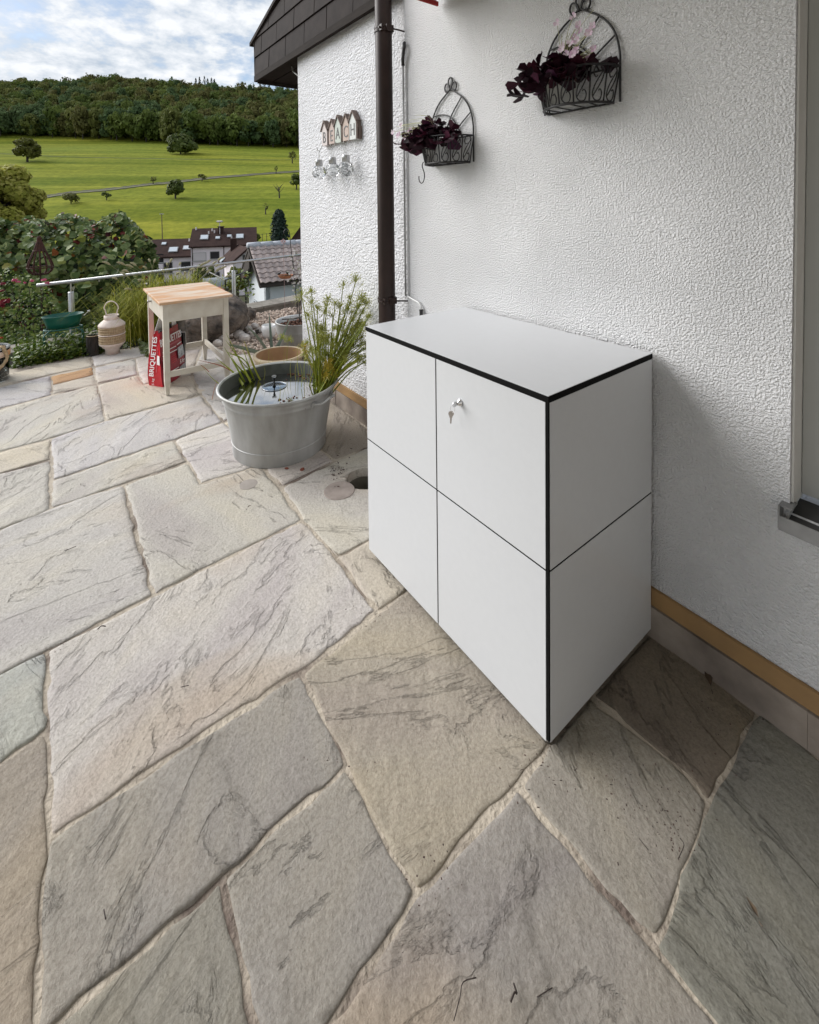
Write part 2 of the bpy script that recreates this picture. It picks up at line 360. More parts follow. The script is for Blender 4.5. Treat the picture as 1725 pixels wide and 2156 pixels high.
M_SKIRT = pm('skirting_stone', (0.33, 0.28, 0.235), (0.15, 0.12, 0.10), 0.75, vs=5, detail=9, bump=0.5, bs=40)
M_OCHRE = pm('ochre_plinth_paint', (0.33, 0.195, 0.08), (0.25, 0.15, 0.065), 0.8, vs=6, detail=9, bump=0.25, bs=90)
M_WHITEP = pm('white_lacquer_panel', (0.565, 0.575, 0.59), (0.555, 0.565, 0.58), 0.3, vs=40, bump=0.03, bs=400, bdist=0.0005, spec=0.5)
M_BLACKC = pm('black_panel_core', (0.006, 0.006, 0.006), rough=0.8, spec=0.1)
M_CHROME = pm('chrome', (0.75, 0.75, 0.76), rough=0.12, metal=1.0)
M_STEEL = pm('brushed_steel', (0.50, 0.50, 0.50), (0.42, 0.42, 0.42), 0.34, 1.0, vs=20, stretch=(1, 1, 12))
M_ZINC = pm('galvanised_zinc', (0.60, 0.61, 0.61), (0.26, 0.255, 0.24), 0.45, 0.3, vs=3.4, detail=9, stretch=(1, 1, .3), bump=0.12, bs=25)
M_BROWNPIPE = pm('dark_brown_metal', (0.030, 0.017, 0.014), (0.022, 0.013, 0.011), 0.42, spec=0.25, vs=12, bump=0.04, bs=30)
M_SLATE = pm('brown_slate', (0.032, 0.025, 0.023), (0.022, 0.017, 0.016), 0.8, spec=0.12, vs=9, bump=0.2, bs=40, island=0.12)
M_DKWOOD = pm('dark_soffit_board', (0.024, 0.018, 0.015), (0.016, 0.012, 0.010), 0.8, spec=0.1, vs=10, stretch=(1, 8, 8))
M_IRON = pm('black_wrought_iron', (0.012, 0.011, 0.012), rough=0.45)
M_WOODTOP = pm('worn_wood', (0.56, 0.30, 0.14), (0.64, 0.53, 0.42), 0.45, vs=3.2, detail=6, stretch=(5, 1, 1), bump=0.1, bs=40, contrast=(0.42, 0.62))
M_OLDPAINT = pm('old_cream_paint', (0.62, 0.58, 0.50), (0.54, 0.49, 0.41), 0.5, vs=12, bump=0.1, bs=60)
M_WICKER = pm('wicker', (0.58, 0.45, 0.29), (0.48, 0.36, 0.22), 0.7, vs=30, bump=0.4, bs=160)
M_WICKERW = pm('whitewashed_wood', (0.74, 0.65, 0.59), (0.66, 0.55, 0.47), 0.6, vs=20)
M_ROPE = pm('jute_rope', (0.48, 0.36, 0.21), (0.36, 0.26, 0.15), 0.85, vs=60, bump=0.8, bs=150)
M_BARK = pm('bark', (0.05, 0.042, 0.036), (0.016, 0.014, 0.012), 0.9, vs=18, stretch=(1, 1, .3), bump=1.0, bs=40, bdist=0.01)
M_TRUNK = pm('trunk_bark', (0.06, 0.05, 0.04), (0.035, 0.03, 0.025), 0.9, vs=9, bump=0.6, bs=20)
M_RED = pm('red_paper_sack', (0.62, 0.010, 0.026), (0.52, 0.008, 0.020), 0.42, vs=8, bump=0.4, bs=14, bdist=0.02)
M_DKRED = pm('dark_red_print', (0.30, 0.014, 0.030), (0.24, 0.012, 0.024), 0.42, vs=8, bump=0.4, bs=14, bdist=0.02)
M_PRINTW = pm('white_print', (0.75, 0.73, 0.72), rough=0.5)
M_PRINTG = pm('grey_print_picture', (0.50, 0.52, 0.54), (0.16, 0.17, 0.18), 0.5, vs=40)
M_BLACKPL = pm('black_plastic', (0.012, 0.012, 0.013), rough=0.35)
M_COAL = pm('charcoal_briquettes', (0.018, 0.018, 0.018), (0.05, 0.05, 0.05), 0.6, vs=40, bump=1, bs=50, bdist=0.01)
M_GREENP = pm('green_enamel', (0.010, 0.115, 0.085), (0.008, 0.095, 0.07), 0.3, vs=20)
M_GREENIRON = pm('green_painted_iron', (0.02, 0.11, 0.09), rough=0.5)
M_RUST = pm('rusted_iron', (0.075, 0.022, 0.012), (0.035, 0.012, 0.008), 0.8, vs=30, bump=0.4, bs=80)
M_ROCK = pm('limestone_boulder', (0.025, 0.020, 0.017), (0.20, 0.16, 0.13), 0.85, vs=6, detail=12, bump=1.0, bs=11, bdist=0.09, contrast=(0.35, 0.6))
M_ROCKW = pm('pale_rock', (0.62, 0.58, 0.54), (0.30, 0.25, 0.22), 0.8, vs=7, bump=0.6, bs=20, island=0.3)
M_GRAVEL = pm('pale_gravel', (0.50, 0.41, 0.34), (0.40, 0.31, 0.25), 0.8, vs=20, island=0.45)
M_GRAVELBED = pm('gravel_bed', (0.40, 0.32, 0.26), (0.22, 0.17, 0.14), 0.9, vs=60, bump=1, bs=90, bdist=0.02)
M_COPING = pm('weathered_coping', (0.30, 0.27, 0.23), (0.19, 0.17, 0.14), 0.85, vs=9, bump=0.5, bs=30)
M_SOIL = pm('dark_soil', (0.030, 0.022, 0.016), (0.012, 0.009, 0.007), 0.95, vs=20, bump=1, bs=40, bdist=0.02)
M_CHIPS = pm('bark_chips', (0.17, 0.075, 0.045), (0.09, 0.04, 0.025), 0.8, vs=20, island=0.5)
M_TERRA = pm('terracotta', (0.36, 0.15, 0.075), (0.30, 0.12, 0.06), 0.7, vs=12)
M_BEIGEPOT = pm('beige_planter', (0.62, 0.50, 0.33), (0.56, 0.44, 0.28), 0.5, vs=12)
M_BEIGEIN = pm('tan_planter_inside', (0.40, 0.24, 0.12), (0.34, 0.2, 0.1), 0.6, vs=12)
M_WHITEC = pm('white_ceramic', (0.75, 0.75, 0.74), rough=0.25)
M_GLASS = glassm('clear_glass'); M_DKGLASS = glassm('smoky_glass', (0.55, 0.60, 0.62), 0.05)
M_SILL = pm('weathered_aluminium', (0.33, 0.33, 0.33), (0.22, 0.22, 0.22), 0.6, 0.4, vs=12, bump=0.1)
M_SILLTOP = pm('dark_sill_dirt', (0.05, 0.05, 0.05), (0.03, 0.03, 0.03), 0.7, vs=12)
M_FRAME = pm('window_frame_paint', (0.42, 0.42, 0.40), rough=0.5)
M_SHUT = pm('brown_shutter', (0.10, 0.06, 0.05), (0.085, 0.05, 0.042), 0.6, vs=12)
def water_mat():
    mt, nt, N, L, P = _new('pond_water')
    P.inputs['Base Color'].default_value = (0.010, 0.011, 0.010, 1); P.inputs['Roughness'].default_value = 0.015
    P.inputs['IOR'].default_value = 2.6; P.inputs['Specular IOR Level'].default_value = 0.9
    P.inputs['Coat Weight'].default_value = 1.0; P.inputs['Coat Roughness'].default_value = 0.01; P.inputs['Coat IOR'].default_value = 2.2
    tc = N.new('ShaderNodeTexCoord'); n = N.new('ShaderNodeTexNoise'); n.inputs['Scale'].default_value = 7; L.new(tc.outputs['Object'], n.inputs['Vector'])
    b = N.new('ShaderNodeBump'); b.inputs['Strength'].default_value = 0.05; b.inputs['Distance'].default_value = 0.004; L.new(n.outputs[0], b.inputs['Height'])
    L.new(b.outputs[0], P.inputs['Normal']); L.new(b.outputs[0], P.inputs['Coat Normal']); return mt
M_WATER = water_mat()
def meadow_mat():
    mt, nt, N, L, P = _new('meadow_grass')
    P.inputs['Roughness'].default_value = 1.0; P.inputs['Specular IOR Level'].default_value = 0.03
    g = N.new('ShaderNodeNewGeometry')
    rt = N.new('ShaderNodeMapping'); rt.inputs['Rotation'].default_value = (0, 0, -YAW+0.05); L.new(g.outputs['Position'], rt.inputs[0])
    st = N.new('ShaderNodeMapping'); st.inputs['Scale'].default_value = (0.075, 0.0055, 0.02); L.new(rt.outputs[0], st.inputs[0])
    n1 = N.new('ShaderNodeTexNoise'); n1.inputs['Scale'].default_value = 1.6; n1.inputs['Detail'].default_value = 5; n1.inputs['Distortion'].default_value = 0.5; L.new(st.outputs[0], n1.inputs['Vector'])
    n2 = N.new('ShaderNodeTexNoise'); n2.inputs['Scale'].default_value = 0.02; n2.inputs['Detail'].default_value = 6; L.new(g.outputs['Position'], n2.inputs['Vector'])
    n3 = N.new('ShaderNodeTexNoise'); n3.inputs['Scale'].default_value = 0.45; n3.inputs['Detail'].default_value = 8; n3.inputs['Roughness'].default_value = 0.75; L.new(g.outputs['Position'], n3.inputs['Vector'])
    r = N.new('ShaderNodeValToRGB'); e = r.color_ramp.elements; e[0].position = 0.36; e[0].color = (0.125, 0.150, 0.016, 1); e[1].position = 0.66; e[1].color = (0.250, 0.255, 0.036, 1)
    L.new(n1.outputs[0], r.inputs[0])
    r2 = N.new('ShaderNodeValToRGB'); e = r2.color_ramp.elements; e[0].position = 0.35; e[0].color = (0.78, 0.88, 0.9, 1); e[1].position = 0.65; e[1].color = (1.08, 1.04, 1.0, 1); L.new(n2.outputs[0], r2.inputs[0])
    r3 = N.new('ShaderNodeValToRGB'); e = r3.color_ramp.elements; e[0].position = 0.36; e[0].color = (0.72, 0.76, 0.8, 1); e[1].position = 0.64; e[1].color = (1.2, 1.17, 1.15, 1); L.new(n3.outputs[0], r3.inputs[0])
    a = N.new('ShaderNodeMix'); a.data_type = 'RGBA'; a.blend_type = 'MULTIPLY'; a.inputs[0].default_value = 1; L.new(r.outputs[0], a.inputs[6]); L.new(r2.outputs[0], a.inputs[7])
    b = N.new('ShaderNodeMix'); b.data_type = 'RGBA'; b.blend_type = 'MULTIPLY'; b.inputs[0].default_value = 1; L.new(a.outputs[2], b.inputs[6]); L.new(r3.outputs[0], b.inputs[7])
    L.new(b.outputs[2], P.inputs['Base Color']); return mt
M_MEADOW = meadow_mat(); M_GARDEN = pm('garden_ground', (.055, .060, .028), (.080, .072, .05), .95, vs=.35, detail=8, spec=.1)

# ---------------------------------------------------------------- terrain: valley, meadow slope, wooded ridge
_U = [-4000, -60, 5.5, 7.2, 9.5, 20, 40, 60, 78, 88, 300, 330, 480, 560, 900, 4000]
_Z = [-8, -0.6, -0.6, -0.75, -3.0, -5.2, -8.2, -10.2, -10.0, -6.7, 40, 50, 109, 118, 95, 60]
def tz(u, v):
    z = np.interp(u, _U, _Z)
    w = np.clip((np.asarray(u)-70)/230, 0, 1)*np.clip((1500-np.asarray(u))/900, 0, 1)
    z = z-0.035*np.clip(v+0.52*u, -400, 400)*w+w*1.6*np.sin(v*0.021+1.3)*np.sin(u*0.017)
    return z+4*np.exp(-((np.asarray(u)-480)/90)**2-((v+0.60*u)/60)**2)
def uv_to(u, v, z): return CC*np.array([1, 1, 0])+FH*u+RH*v+np.array([0, 0, z])
def TER(x, y):
    """where the sight line through a photo pixel meets the terrain"""
    d = ray(x, y); du = float(d@FH); dv = float(d@RH); t = 60.0
    while t < 1200:
        if CAMZ+d[2]*t <= float(tz(du*t, dv*t)): break
        t += 0.5
    return uv_to(du*t, dv*t, float(tz(du*t, dv*t)))
def build_terrain():
    us = np.concatenate([[-4000, -1500, -500, -200, -60], np.arange(-20, 6, 4), np.arange(6, 100, 1.5), np.arange(100, 600, 6), [620, 660, 720, 800, 900, 1100, 1500, 2200, 4000]])
    vs = np.concatenate([[-4000, -2000, -1100, -800], np.arange(-640, -60, 9), np.arange(-60, 30, 3), np.arange(30, 420, 12), [500, 700, 1100, 2000, 4000]])
    Ug, Vg = np.meshgrid(us, vs, indexing='ij'); Zg = tz(Ug, Vg)
    P = np.array([0, CAMY, 0])+Ug[..., None]*FH+Vg[..., None]*RH; P[..., 2] = Zg
    n, mm = Ug.shape; idx = np.arange(n*mm).reshape(n, mm)
    f = np.stack([idx[:-1, :-1], idx[:-1, 1:], idx[1:, 1:], idx[1:, :-1]], -1).reshape(-1, 4)[:, ::-1]
    me = np_mesh('meadow_terrain', P.reshape(-1, 3), f, M_MEADOW, True); me.materials.append(M_GARDEN)
    ui = np.repeat(us[:-1], mm-1); me.polygons.foreach_set('material_index', ((ui > -30) & (ui < 81)).astype(np.int32))
    o = link('meadow_terrain', me); tag(o, kind='structure')
build_terrain()

# ---------------------------------------------------------------- terrace: mortar bed and every flagstone
pave = thing('paved_terrace', None, None); tag(pave, kind='structure')
mb = MB()
# bed with the square shaft opening under the round hole left out
HC = FL(768, 1008); hx, hy = HC[0], HC[1]; hr = 0.105
X0, X1, Y0, Y1 = -6.05, 1.3, -4.6, 0.05
for a, b, c, d in ((X0, hx-.12, Y0, Y1), (hx+.12, X1, Y0, Y1), (hx-.12, hx+.12, Y0, hy-.12), (hx-.12, hx+.12, hy+.12, Y1)):
    mb.box((a, c, -0.30), (b, d, -0.0030))
part('mortar_bed', mb, M_MORTAR, pave)
def offset_poly(P, d):
    n = len(P); A = sum(P[i][0]*P[(i+1) % n][1]-P[(i+1) % n][0]*P[i][1] for i in range(n))
    if A < 0: P = P[::-1]
    out = []
    for i in range(n):
        p0, p1, p2 = (np.array(P[i-1]), np.array(P[i]), np.array(P[(i+1) % n]))
        e1 = p1-p0; e2 = p2-p1; e1 /= np.linalg.norm(e1)+1e-9; e2 /= np.linalg.norm(e2)+1e-9
        n1 = np.array([-e1[1], e1[0]]); n2 = np.array([-e2[1], e2[0]]); b = n1+n2; k = max(0.35, float(b@n1))
        out.append(p1+b*d/k)
    return out
def slab(pix, col, gap=0.0022, world=False, hole=None, lift=None, rough=0.0052):
    P = [np.array(q, float) for q in pix] if world else [FL(x, y)[:2] for x, y in pix]
    P = offset_poly(P, gap)
    # break the edges: short segments with a little wander, corners worn round
    Q = []; n = len(P); w = 0.0
    for i in range(n):
        a, b = P[i], P[(i+1) % n]; l = np.linalg.norm(b-a); k = max(1, int(l/0.034)); t = (b-a)/(l+1e-9); nn = np.array([-t[1], t[0]])
        for j in range(k):
            s = j/k
            if j == 0: Q.append(a+(P[i-1]-a)/(np.linalg.norm(P[i-1]-a)+1e-9)*0.005+t*0.003); Q.append(a+t*0.008); continue
            w = 0.6*w+rnd.gauss(0, rough); Q.append(a+(b-a)*s+nn*max(-0.005, min(0.007, w)))
    h = lift if lift is not None else rnd.uniform(-0.001, 0.0015)
    c = sum(Q)/len(Q)
    A = sum(Q[i][0]*Q[(i+1) % len(Q)][1]-Q[(i+1) % len(Q)][0]*Q[i][1] for i in range(len(Q)))
    if A < 0: Q = Q[::-1]
    inn = [np.array(q) for q in offset_poly(Q, 0.0018)]; k = len(Q)
    dist = math.hypot(c[0]-CC[0], c[1]-CC[1]); step = min(0.04, max(0.0085, 0.0058*dist))
    if world: step = 0.05
    pts = [tuple(q) for q in inn]; edges = [(i, (i+1) % k) for i in range(k)]
    if hole:
        hp = [(hole[0]+hole[2]*math.cos(t), hole[1]+hole[2]*math.sin(t)) for t in np.linspace(0, 2*math.pi, 28, endpoint=False)]
        o = len(pts); pts += hp; edges += [(o+i, o+(i+1) % 28) for i in range(28)]
    I = np.array(inn); lo, hi = I.min(0), I.max(0)
    gx, gy = np.meshgrid(np.arange(lo[0]+step/2, hi[0], step), np.arange(lo[1]+step/2, hi[1], step)); G = np.stack([gx.ravel(), gy.ravel()], 1)
    G += np.random.default_rng(len(SLABOBJ)).uniform(-.25, .25, G.shape)*step
    G = G[inside(G, I) & (edge_dist(G, I) > step*.45)]
    if hole: G = G[np.hypot(G[:, 0]-hole[0], G[:, 1]-hole[1]) > hole[2]+step*.4]
    from mathutils.geometry import delaunay_2d_cdt
    res = delaunay_2d_cdt([Vector(q) for q in pts]+[Vector((float(q[0]), float(q[1]))) for q in G], edges, [], 2 if not hole else 2, 1e-7)
    V2 = np.array([[q.x, q.y] for q in res[0]]); T2 = np.array([t for t in res[2] if len(t) == 3])
    if hole:
        cen = V2[T2].mean(1); T2 = T2[np.hypot(cen[:, 0]-hole[0], cen[:, 1]-hole[1]) > hole[2]*.97]
    Z = relief(V2-c, len(SLABOBJ)); ed = edge_dist(V2, I)
    Z = Z*np.clip(ed/.006, .7, 1)-.0012*np.clip(1-ed/.005, 0, 1)*(.4+.9*np.abs(fbm(V2*22+7, 3)))
    verts = [(p[0]-c[0], p[1]-c[1], h+z) for p, z in zip(V2, Z)]; faces = [tuple(int(i) for i in t) for t in T2]
    n0 = len(verts); zi = Z[:k]                       # the outline comes first and keeps its order
    verts += [(q[0]-c[0], q[1]-c[1], h-.0030+min(0, float(z))) for q, z in zip(Q, zi)]; n1_ = len(verts)
    verts += [(q[0]-c[0], q[1]-c[1], h-.035) for q in Q]
    for i in range(k):
        j = (i+1) % k; faces += [(i, n0+i, n0+j), (i, n0+j, j), (n0+i, n1_+i, n1_+j), (n0+i, n1_+j, n0+j)]
    if hole:
        n2_ = len(verts); verts += [(q[0]-c[0], q[1]-c[1], h-.05) for q in hp]
        for i in range(28): j = (i+1) % 28; faces += [(k+i, k+j, n2_+j), (k+i, n2_+j, n2_+i)]
    me = np_mesh('flagstone', verts, np.array(faces), M_SLAB)
    fl_ = np.zeros(len(faces), bool); fl_[:len(T2)] = True; me.polygons.foreach_set('use_smooth', fl_)
    if me.polygons[0].normal.z < 0: me.flip_normals()
    o = link('flagstone', me, pave, (float(c[0]), float(c[1]), 0)); SLABOBJ.append(o)
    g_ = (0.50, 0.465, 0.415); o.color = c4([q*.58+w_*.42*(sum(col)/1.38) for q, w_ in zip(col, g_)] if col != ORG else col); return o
SLABOBJ = []
_prm = np.random.default_rng(4).permutation(512); _gr = np.random.default_rng(5).uniform(0, 2*math.pi, 512)
def perlin(p):
    i = np.floor(p).astype(int); f = p-i; u = f*f*f*(f*(f*6-15)+10)
    def g(dx, dy):
        hsh = _gr[_prm[(_prm[(i[:, 0]+dx) & 511]+i[:, 1]+dy) & 511]]; return np.cos(hsh)*(f[:, 0]-dx)+np.sin(hsh)*(f[:, 1]-dy)
    a = g(0, 0)*(1-u[:, 0])+g(1, 0)*u[:, 0]; b = g(0, 1)*(1-u[:, 0])+g(1, 1)*u[:, 0]; return (a*(1-u[:, 1])+b*u[:, 1])*1.5
def fbm(p, n=4, gain=.5):
    s = 0; a = 1.0
    for k in range(n): s = s+a*perlin(p*2**k+k*13.7); a *= gain
    return s
def relief(p, seed):
    """riven sandstone: broad waves, split bedding steps running along one direction, small lumps"""
    r = np.random.default_rng(900+seed); th = r.uniform(.2, 1.1)+YAW*0+(1.57 if r.random() < .2 else 0); c_, s_ = math.cos(th), math.sin(th)
    q = np.stack([p[:, 0]*c_+p[:, 1]*s_, -p[:, 0]*s_+p[:, 1]*c_], 1)+r.uniform(0, 200, 2)
    w = fbm(q*np.array([1.1, 3.0]), 7, .55)+.25*fbm(q*np.array([4, 10.0])+31, 4, .6)
    t = w*r.uniform(3.4, 5.6); fl = np.floor(t); fr = t-fl; st = fl+np.clip((fr-.93)/.07, 0, 1)
    gate = np.clip(.55+1.3*fbm(q*1.9+77, 2), 0.15, 1)
    z = .0026*(st-t.mean())*gate+.0007*w+.0013*fbm(q*np.array([16, 30.0]), 5, .66)
    z = z-np.percentile(z, 30)
    z = np.where(z > .003, .003+(z-.003)*.5, z)
    return np.where(z < 0, z*.5, z).clip(-.0020, .0065)
def inside(P, I):
    r = np.zeros(len(P), bool); n = len(I)
    for i in range(n):
        a, b = I[i], I[(i+1) % n]; cnd = (a[1] > P[:, 1]) != (b[1] > P[:, 1])
        with np.errstate(divide='ignore', invalid='ignore'): x = (b[0]-a[0])*(P[:, 1]-a[1])/(b[1]-a[1]+1e-12)+a[0]
        r ^= cnd & (P[:, 0] < x)
    return r
def edge_dist(P, I):
    d = np.full(len(P), 9.0); n = len(I)
    for i in range(n):
        a, b = I[i], I[(i+1) % n]; e = b-a; l = float(e@e)+1e-12; t = np.clip(((P-a)@e)/l, 0, 1); d = np.minimum(d, np.hypot(*(P-a-t[:, None]*e).T))
    return d
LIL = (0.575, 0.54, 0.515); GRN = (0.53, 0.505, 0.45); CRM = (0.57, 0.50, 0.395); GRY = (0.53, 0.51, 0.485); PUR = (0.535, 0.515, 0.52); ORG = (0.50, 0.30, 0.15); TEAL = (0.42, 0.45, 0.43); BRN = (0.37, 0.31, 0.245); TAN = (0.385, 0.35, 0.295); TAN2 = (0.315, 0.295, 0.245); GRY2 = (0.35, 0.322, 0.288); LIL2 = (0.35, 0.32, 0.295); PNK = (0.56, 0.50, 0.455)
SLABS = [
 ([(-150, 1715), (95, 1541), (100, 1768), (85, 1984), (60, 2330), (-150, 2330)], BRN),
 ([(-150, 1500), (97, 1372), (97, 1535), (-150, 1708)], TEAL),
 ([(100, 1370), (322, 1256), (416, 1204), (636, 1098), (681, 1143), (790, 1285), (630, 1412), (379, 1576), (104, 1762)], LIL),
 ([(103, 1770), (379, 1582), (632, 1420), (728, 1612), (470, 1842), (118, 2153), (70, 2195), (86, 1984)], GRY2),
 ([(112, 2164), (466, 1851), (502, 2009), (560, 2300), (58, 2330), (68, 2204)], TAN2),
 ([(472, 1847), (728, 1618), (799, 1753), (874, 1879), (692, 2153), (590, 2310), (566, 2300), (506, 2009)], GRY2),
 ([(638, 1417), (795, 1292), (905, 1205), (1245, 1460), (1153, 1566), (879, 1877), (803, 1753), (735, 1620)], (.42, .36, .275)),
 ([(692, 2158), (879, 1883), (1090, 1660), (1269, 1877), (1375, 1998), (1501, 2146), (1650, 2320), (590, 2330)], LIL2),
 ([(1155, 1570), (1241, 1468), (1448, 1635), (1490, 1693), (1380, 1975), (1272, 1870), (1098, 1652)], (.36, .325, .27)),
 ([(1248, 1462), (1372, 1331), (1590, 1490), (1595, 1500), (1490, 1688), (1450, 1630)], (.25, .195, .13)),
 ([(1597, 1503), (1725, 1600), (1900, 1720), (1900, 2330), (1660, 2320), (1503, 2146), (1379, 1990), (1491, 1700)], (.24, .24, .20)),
 ([(-150, 1195), (0, 1117), (109, 1070), (258, 1022), (320, 1254), (100, 1368), (-150, 1495)], GRY),
 ([(262, 1022), (394, 975), (419, 1021), (549, 980), (634, 1094), (416, 1201), (324, 1252)], GRN),
 ([(-150, 1005), (0, 953), (106, 926), (105, 967), (0, 996), (-150, 1045)], CRM),
 ([(-150, 1047), (0, 998), (105, 970), (104, 1072), (0, 1115), (-150, 1190)], GRN),
 ([(108, 924), (222, 887), (421, 833), (466, 888), (367, 925), (110, 1010)], PUR),
 ([(110, 1013), (364, 928), (393, 972), (108, 1069)], GRN),
 ([(369, 927), (470, 890), (520, 930), (549, 978), (421, 1017)], LIL),
 ([(-150, 1000), (-150, 905), (0, 863), (106, 834), (204, 811), (220, 886), (106, 922), (0, 950)], GRN),
 ([(206, 811), (290, 790), (301, 810), (400, 790), (421, 831), (224, 884)], CRM),
 ([(-150, 855), (0, 816), (106, 791), (107, 831), (0, 859), (-150, 899)], PUR),
 ([(108, 792), (194, 773), (195, 789), (109, 810)], ORG),
 ([(110, 812), (197, 791), (204, 808), (111, 829)], CRM),
 ([(199, 774), (283, 755), (289, 788), (204, 807)], GRY),
 ([(-150, 845), (0, 812), (106, 789), (194, 771), (190, 749), (37, 783), (-60, 800), (-150, 822)], CRM),
 ([(193, 749), (255, 737), (330, 725), (330, 743), (283, 753), (199, 771)], LIL),
 ([(286, 755), (330, 745), (422, 735), (402, 788), (303, 808), (292, 788)], PNK),
 ([(405, 788), (425, 735), (478, 735), (525, 750), (520, 860), (470, 886), (424, 830)], GRY),
 ([(552, 979), (600, 860), (676, 950), (702, 971), (594, 1023)], PNK),
 ([(470, 890), (600, 858), (550, 977), (522, 930)], CRM),
 ([(604, 858), (640, 800), (706, 851), (777, 905), (850, 958), (777, 940), (704, 969), (678, 949)], BRN),
 ([(690, 1152), (713, 1174), (778, 1139), (880, 1075), (985, 1150), (905, 1203), (795, 1286), (745, 1220)], CRM),
]
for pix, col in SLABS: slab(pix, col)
slab([(596, 1026), (706, 973), (776, 943), (850, 905), (905, 1060), (778, 1136), (713, 1170), (690, 1149), (638, 1096)], GRN, hole=(hx, hy, hr), lift=0.002)
# slabs beyond the picture's edge and under the cabinet, same courses
def wslab(x0, x1, y0, y1, col): slab([(x0, y0), (x1, y0), (x1, y1), (x0, y1)], col, world=True)
for i, x in enumerate(np.arange(-6.0, 1.8, 0.8)):
    for j, y in enumerate((-4.5, -3.9, -3.3)):
        wslab(x, x+0.8, y, y+0.6, [GRN, LIL, CRM, GRY][(i+2*j) % 4])
for k, (x, y) in enumerate(((0.25, -3.0), (0.25, -2.3), (0.25, -1.6), (0.25, -0.9), (1.05, -3.0), (1.05, -2.3), (1.05, -1.6), (1.05, -0.9))):
    wslab(x, x+.8, y-.3 if y > -2.9 else y+.3-.3, y+.4, [GRN, LIL, CRM, GRY][k % 4])
_lb = [FL(-150, y)[:2] for y in (822, 899, 1005, 1190, 1500, 1712, 2330)]
for i in range(6):
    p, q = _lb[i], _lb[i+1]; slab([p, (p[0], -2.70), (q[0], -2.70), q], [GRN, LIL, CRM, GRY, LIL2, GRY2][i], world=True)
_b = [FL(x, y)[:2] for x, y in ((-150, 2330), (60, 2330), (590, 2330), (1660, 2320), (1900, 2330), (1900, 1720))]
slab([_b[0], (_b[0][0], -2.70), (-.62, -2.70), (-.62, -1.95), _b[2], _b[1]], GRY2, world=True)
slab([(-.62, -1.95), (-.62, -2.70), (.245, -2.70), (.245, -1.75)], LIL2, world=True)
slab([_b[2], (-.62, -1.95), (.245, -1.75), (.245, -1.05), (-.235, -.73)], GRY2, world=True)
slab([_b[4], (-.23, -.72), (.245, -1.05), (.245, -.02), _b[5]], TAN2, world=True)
# flush round drill-core patches and the open pit
def disc(name, x, y, r, mat, parent, z=0.005, sx=1.0):
    c = FL(x, y); mb = MB(); ring = []
    mb.lathe([(0.0001, z), (r*.8, z), (r*.97, z-.0005), (r, z-.004)], (c[0], c[1], 0), 26, sx, 1.0)
    return part(name, mb, mat, parent)
M_PATCH = pm('brown_stone_patch', (0.33, 0.28, 0.25), (0.24, 0.20, 0.175), 0.85, vs=14, bump=0.6, bs=40)
M_PATCH2 = pm('pale_stone_patch', (0.36, 0.32, 0.29), (0.30, 0.27, 0.24), 0.85, vs=14, bump=0.6, bs=40)
disc('round_patch', 714, 1034, 0.085, M_PATCH, pave, 0.0058); disc('round_patch', 523, 1021, 0.05, M_PATCH2, pave, 0.0055)
mb = MB(); mb.lathe([(hr+.002, -.006), (hr+.001, -.16), (0.02, -.165), (0.0001, -.165)], (hx, hy, 0), 28)
part('drain_pit', mb, pm('pit_concrete', (0.14, 0.13, 0.10), (0.08, 0.075, 0.06), 0.9, vs=12, bump=.5), pave)
mb = MB()
for i in range(46):
    a = rnd.uniform(0, 6.28); r = hr*math.sqrt(rnd.random())*.9; s = rnd.uniform(.008, .02)
    mb.obox((hx+r*math.cos(a), hy+r*math.sin(a), -.16+rnd.uniform(0, .05)), (s*2, rnd.uniform(-s, s), rnd.uniform(-s, s)), (rnd.uniform(-s, s), s, 0), (0, 0, s*.6))
part('pit_litter', mb, M_CHIPS, pave, kind='stuff')

# ---------------------------------------------------------------- the house
house = thing('house', 'white rough plastered house with slate clad roof gable over the stone terrace', 'house', (-2.3, 0, 0))
YL = 0.05                                           # the left wall stands a little further back
XR = -2.30; XW0 = -0.413; ZS = 0.655; XL = float(WL(631, 400, YL)[0])
def bigwall(name, mb, mat): return part(name, mb, mat, house)
mb = MB(); mb.box((XR+.03, 0, -.3), (XW0, .30, 3.4)); mb.box((XW0, 0.0, -.3), (1.2, .30, ZS)); mb.box((XW0, 0.0, 2.45), (1.2, .30, 3.4)); mb.box((1.2, 0, -.3), (3.0, .3, 3.4))
# rounded left edge of the thicker wall
mb.add([(XR+.03-.03*math.sin(t), .03-.03*math.cos(t), z) for z in (-.3, 3.4) for t in np.linspace(0, math.pi/2, 7)]+[(XR, .3, -.3), (XR, .3, 3.4)],
       [(i, i+1, 8+i, 7+i) for i in range(6)]+[(6, 14, 15, 13)])
bigwall('wall', mb, M_STUC)
mb = MB(); mb.box((XL, YL, -3.0), (XR-.001, .35, 2.895)); mb.box((XL, .351, -3.0), (XL+.3, 6.0, 2.895))
bigwall('wall', mb, M_STUCL)
# plaster surround of the window reveal
mb = MB(); mb.box((XW0+.0005, .012, ZS+.02), (XW0+.006, .30, 2.449))
bigwall('window_reveal', mb, M_STUCF)
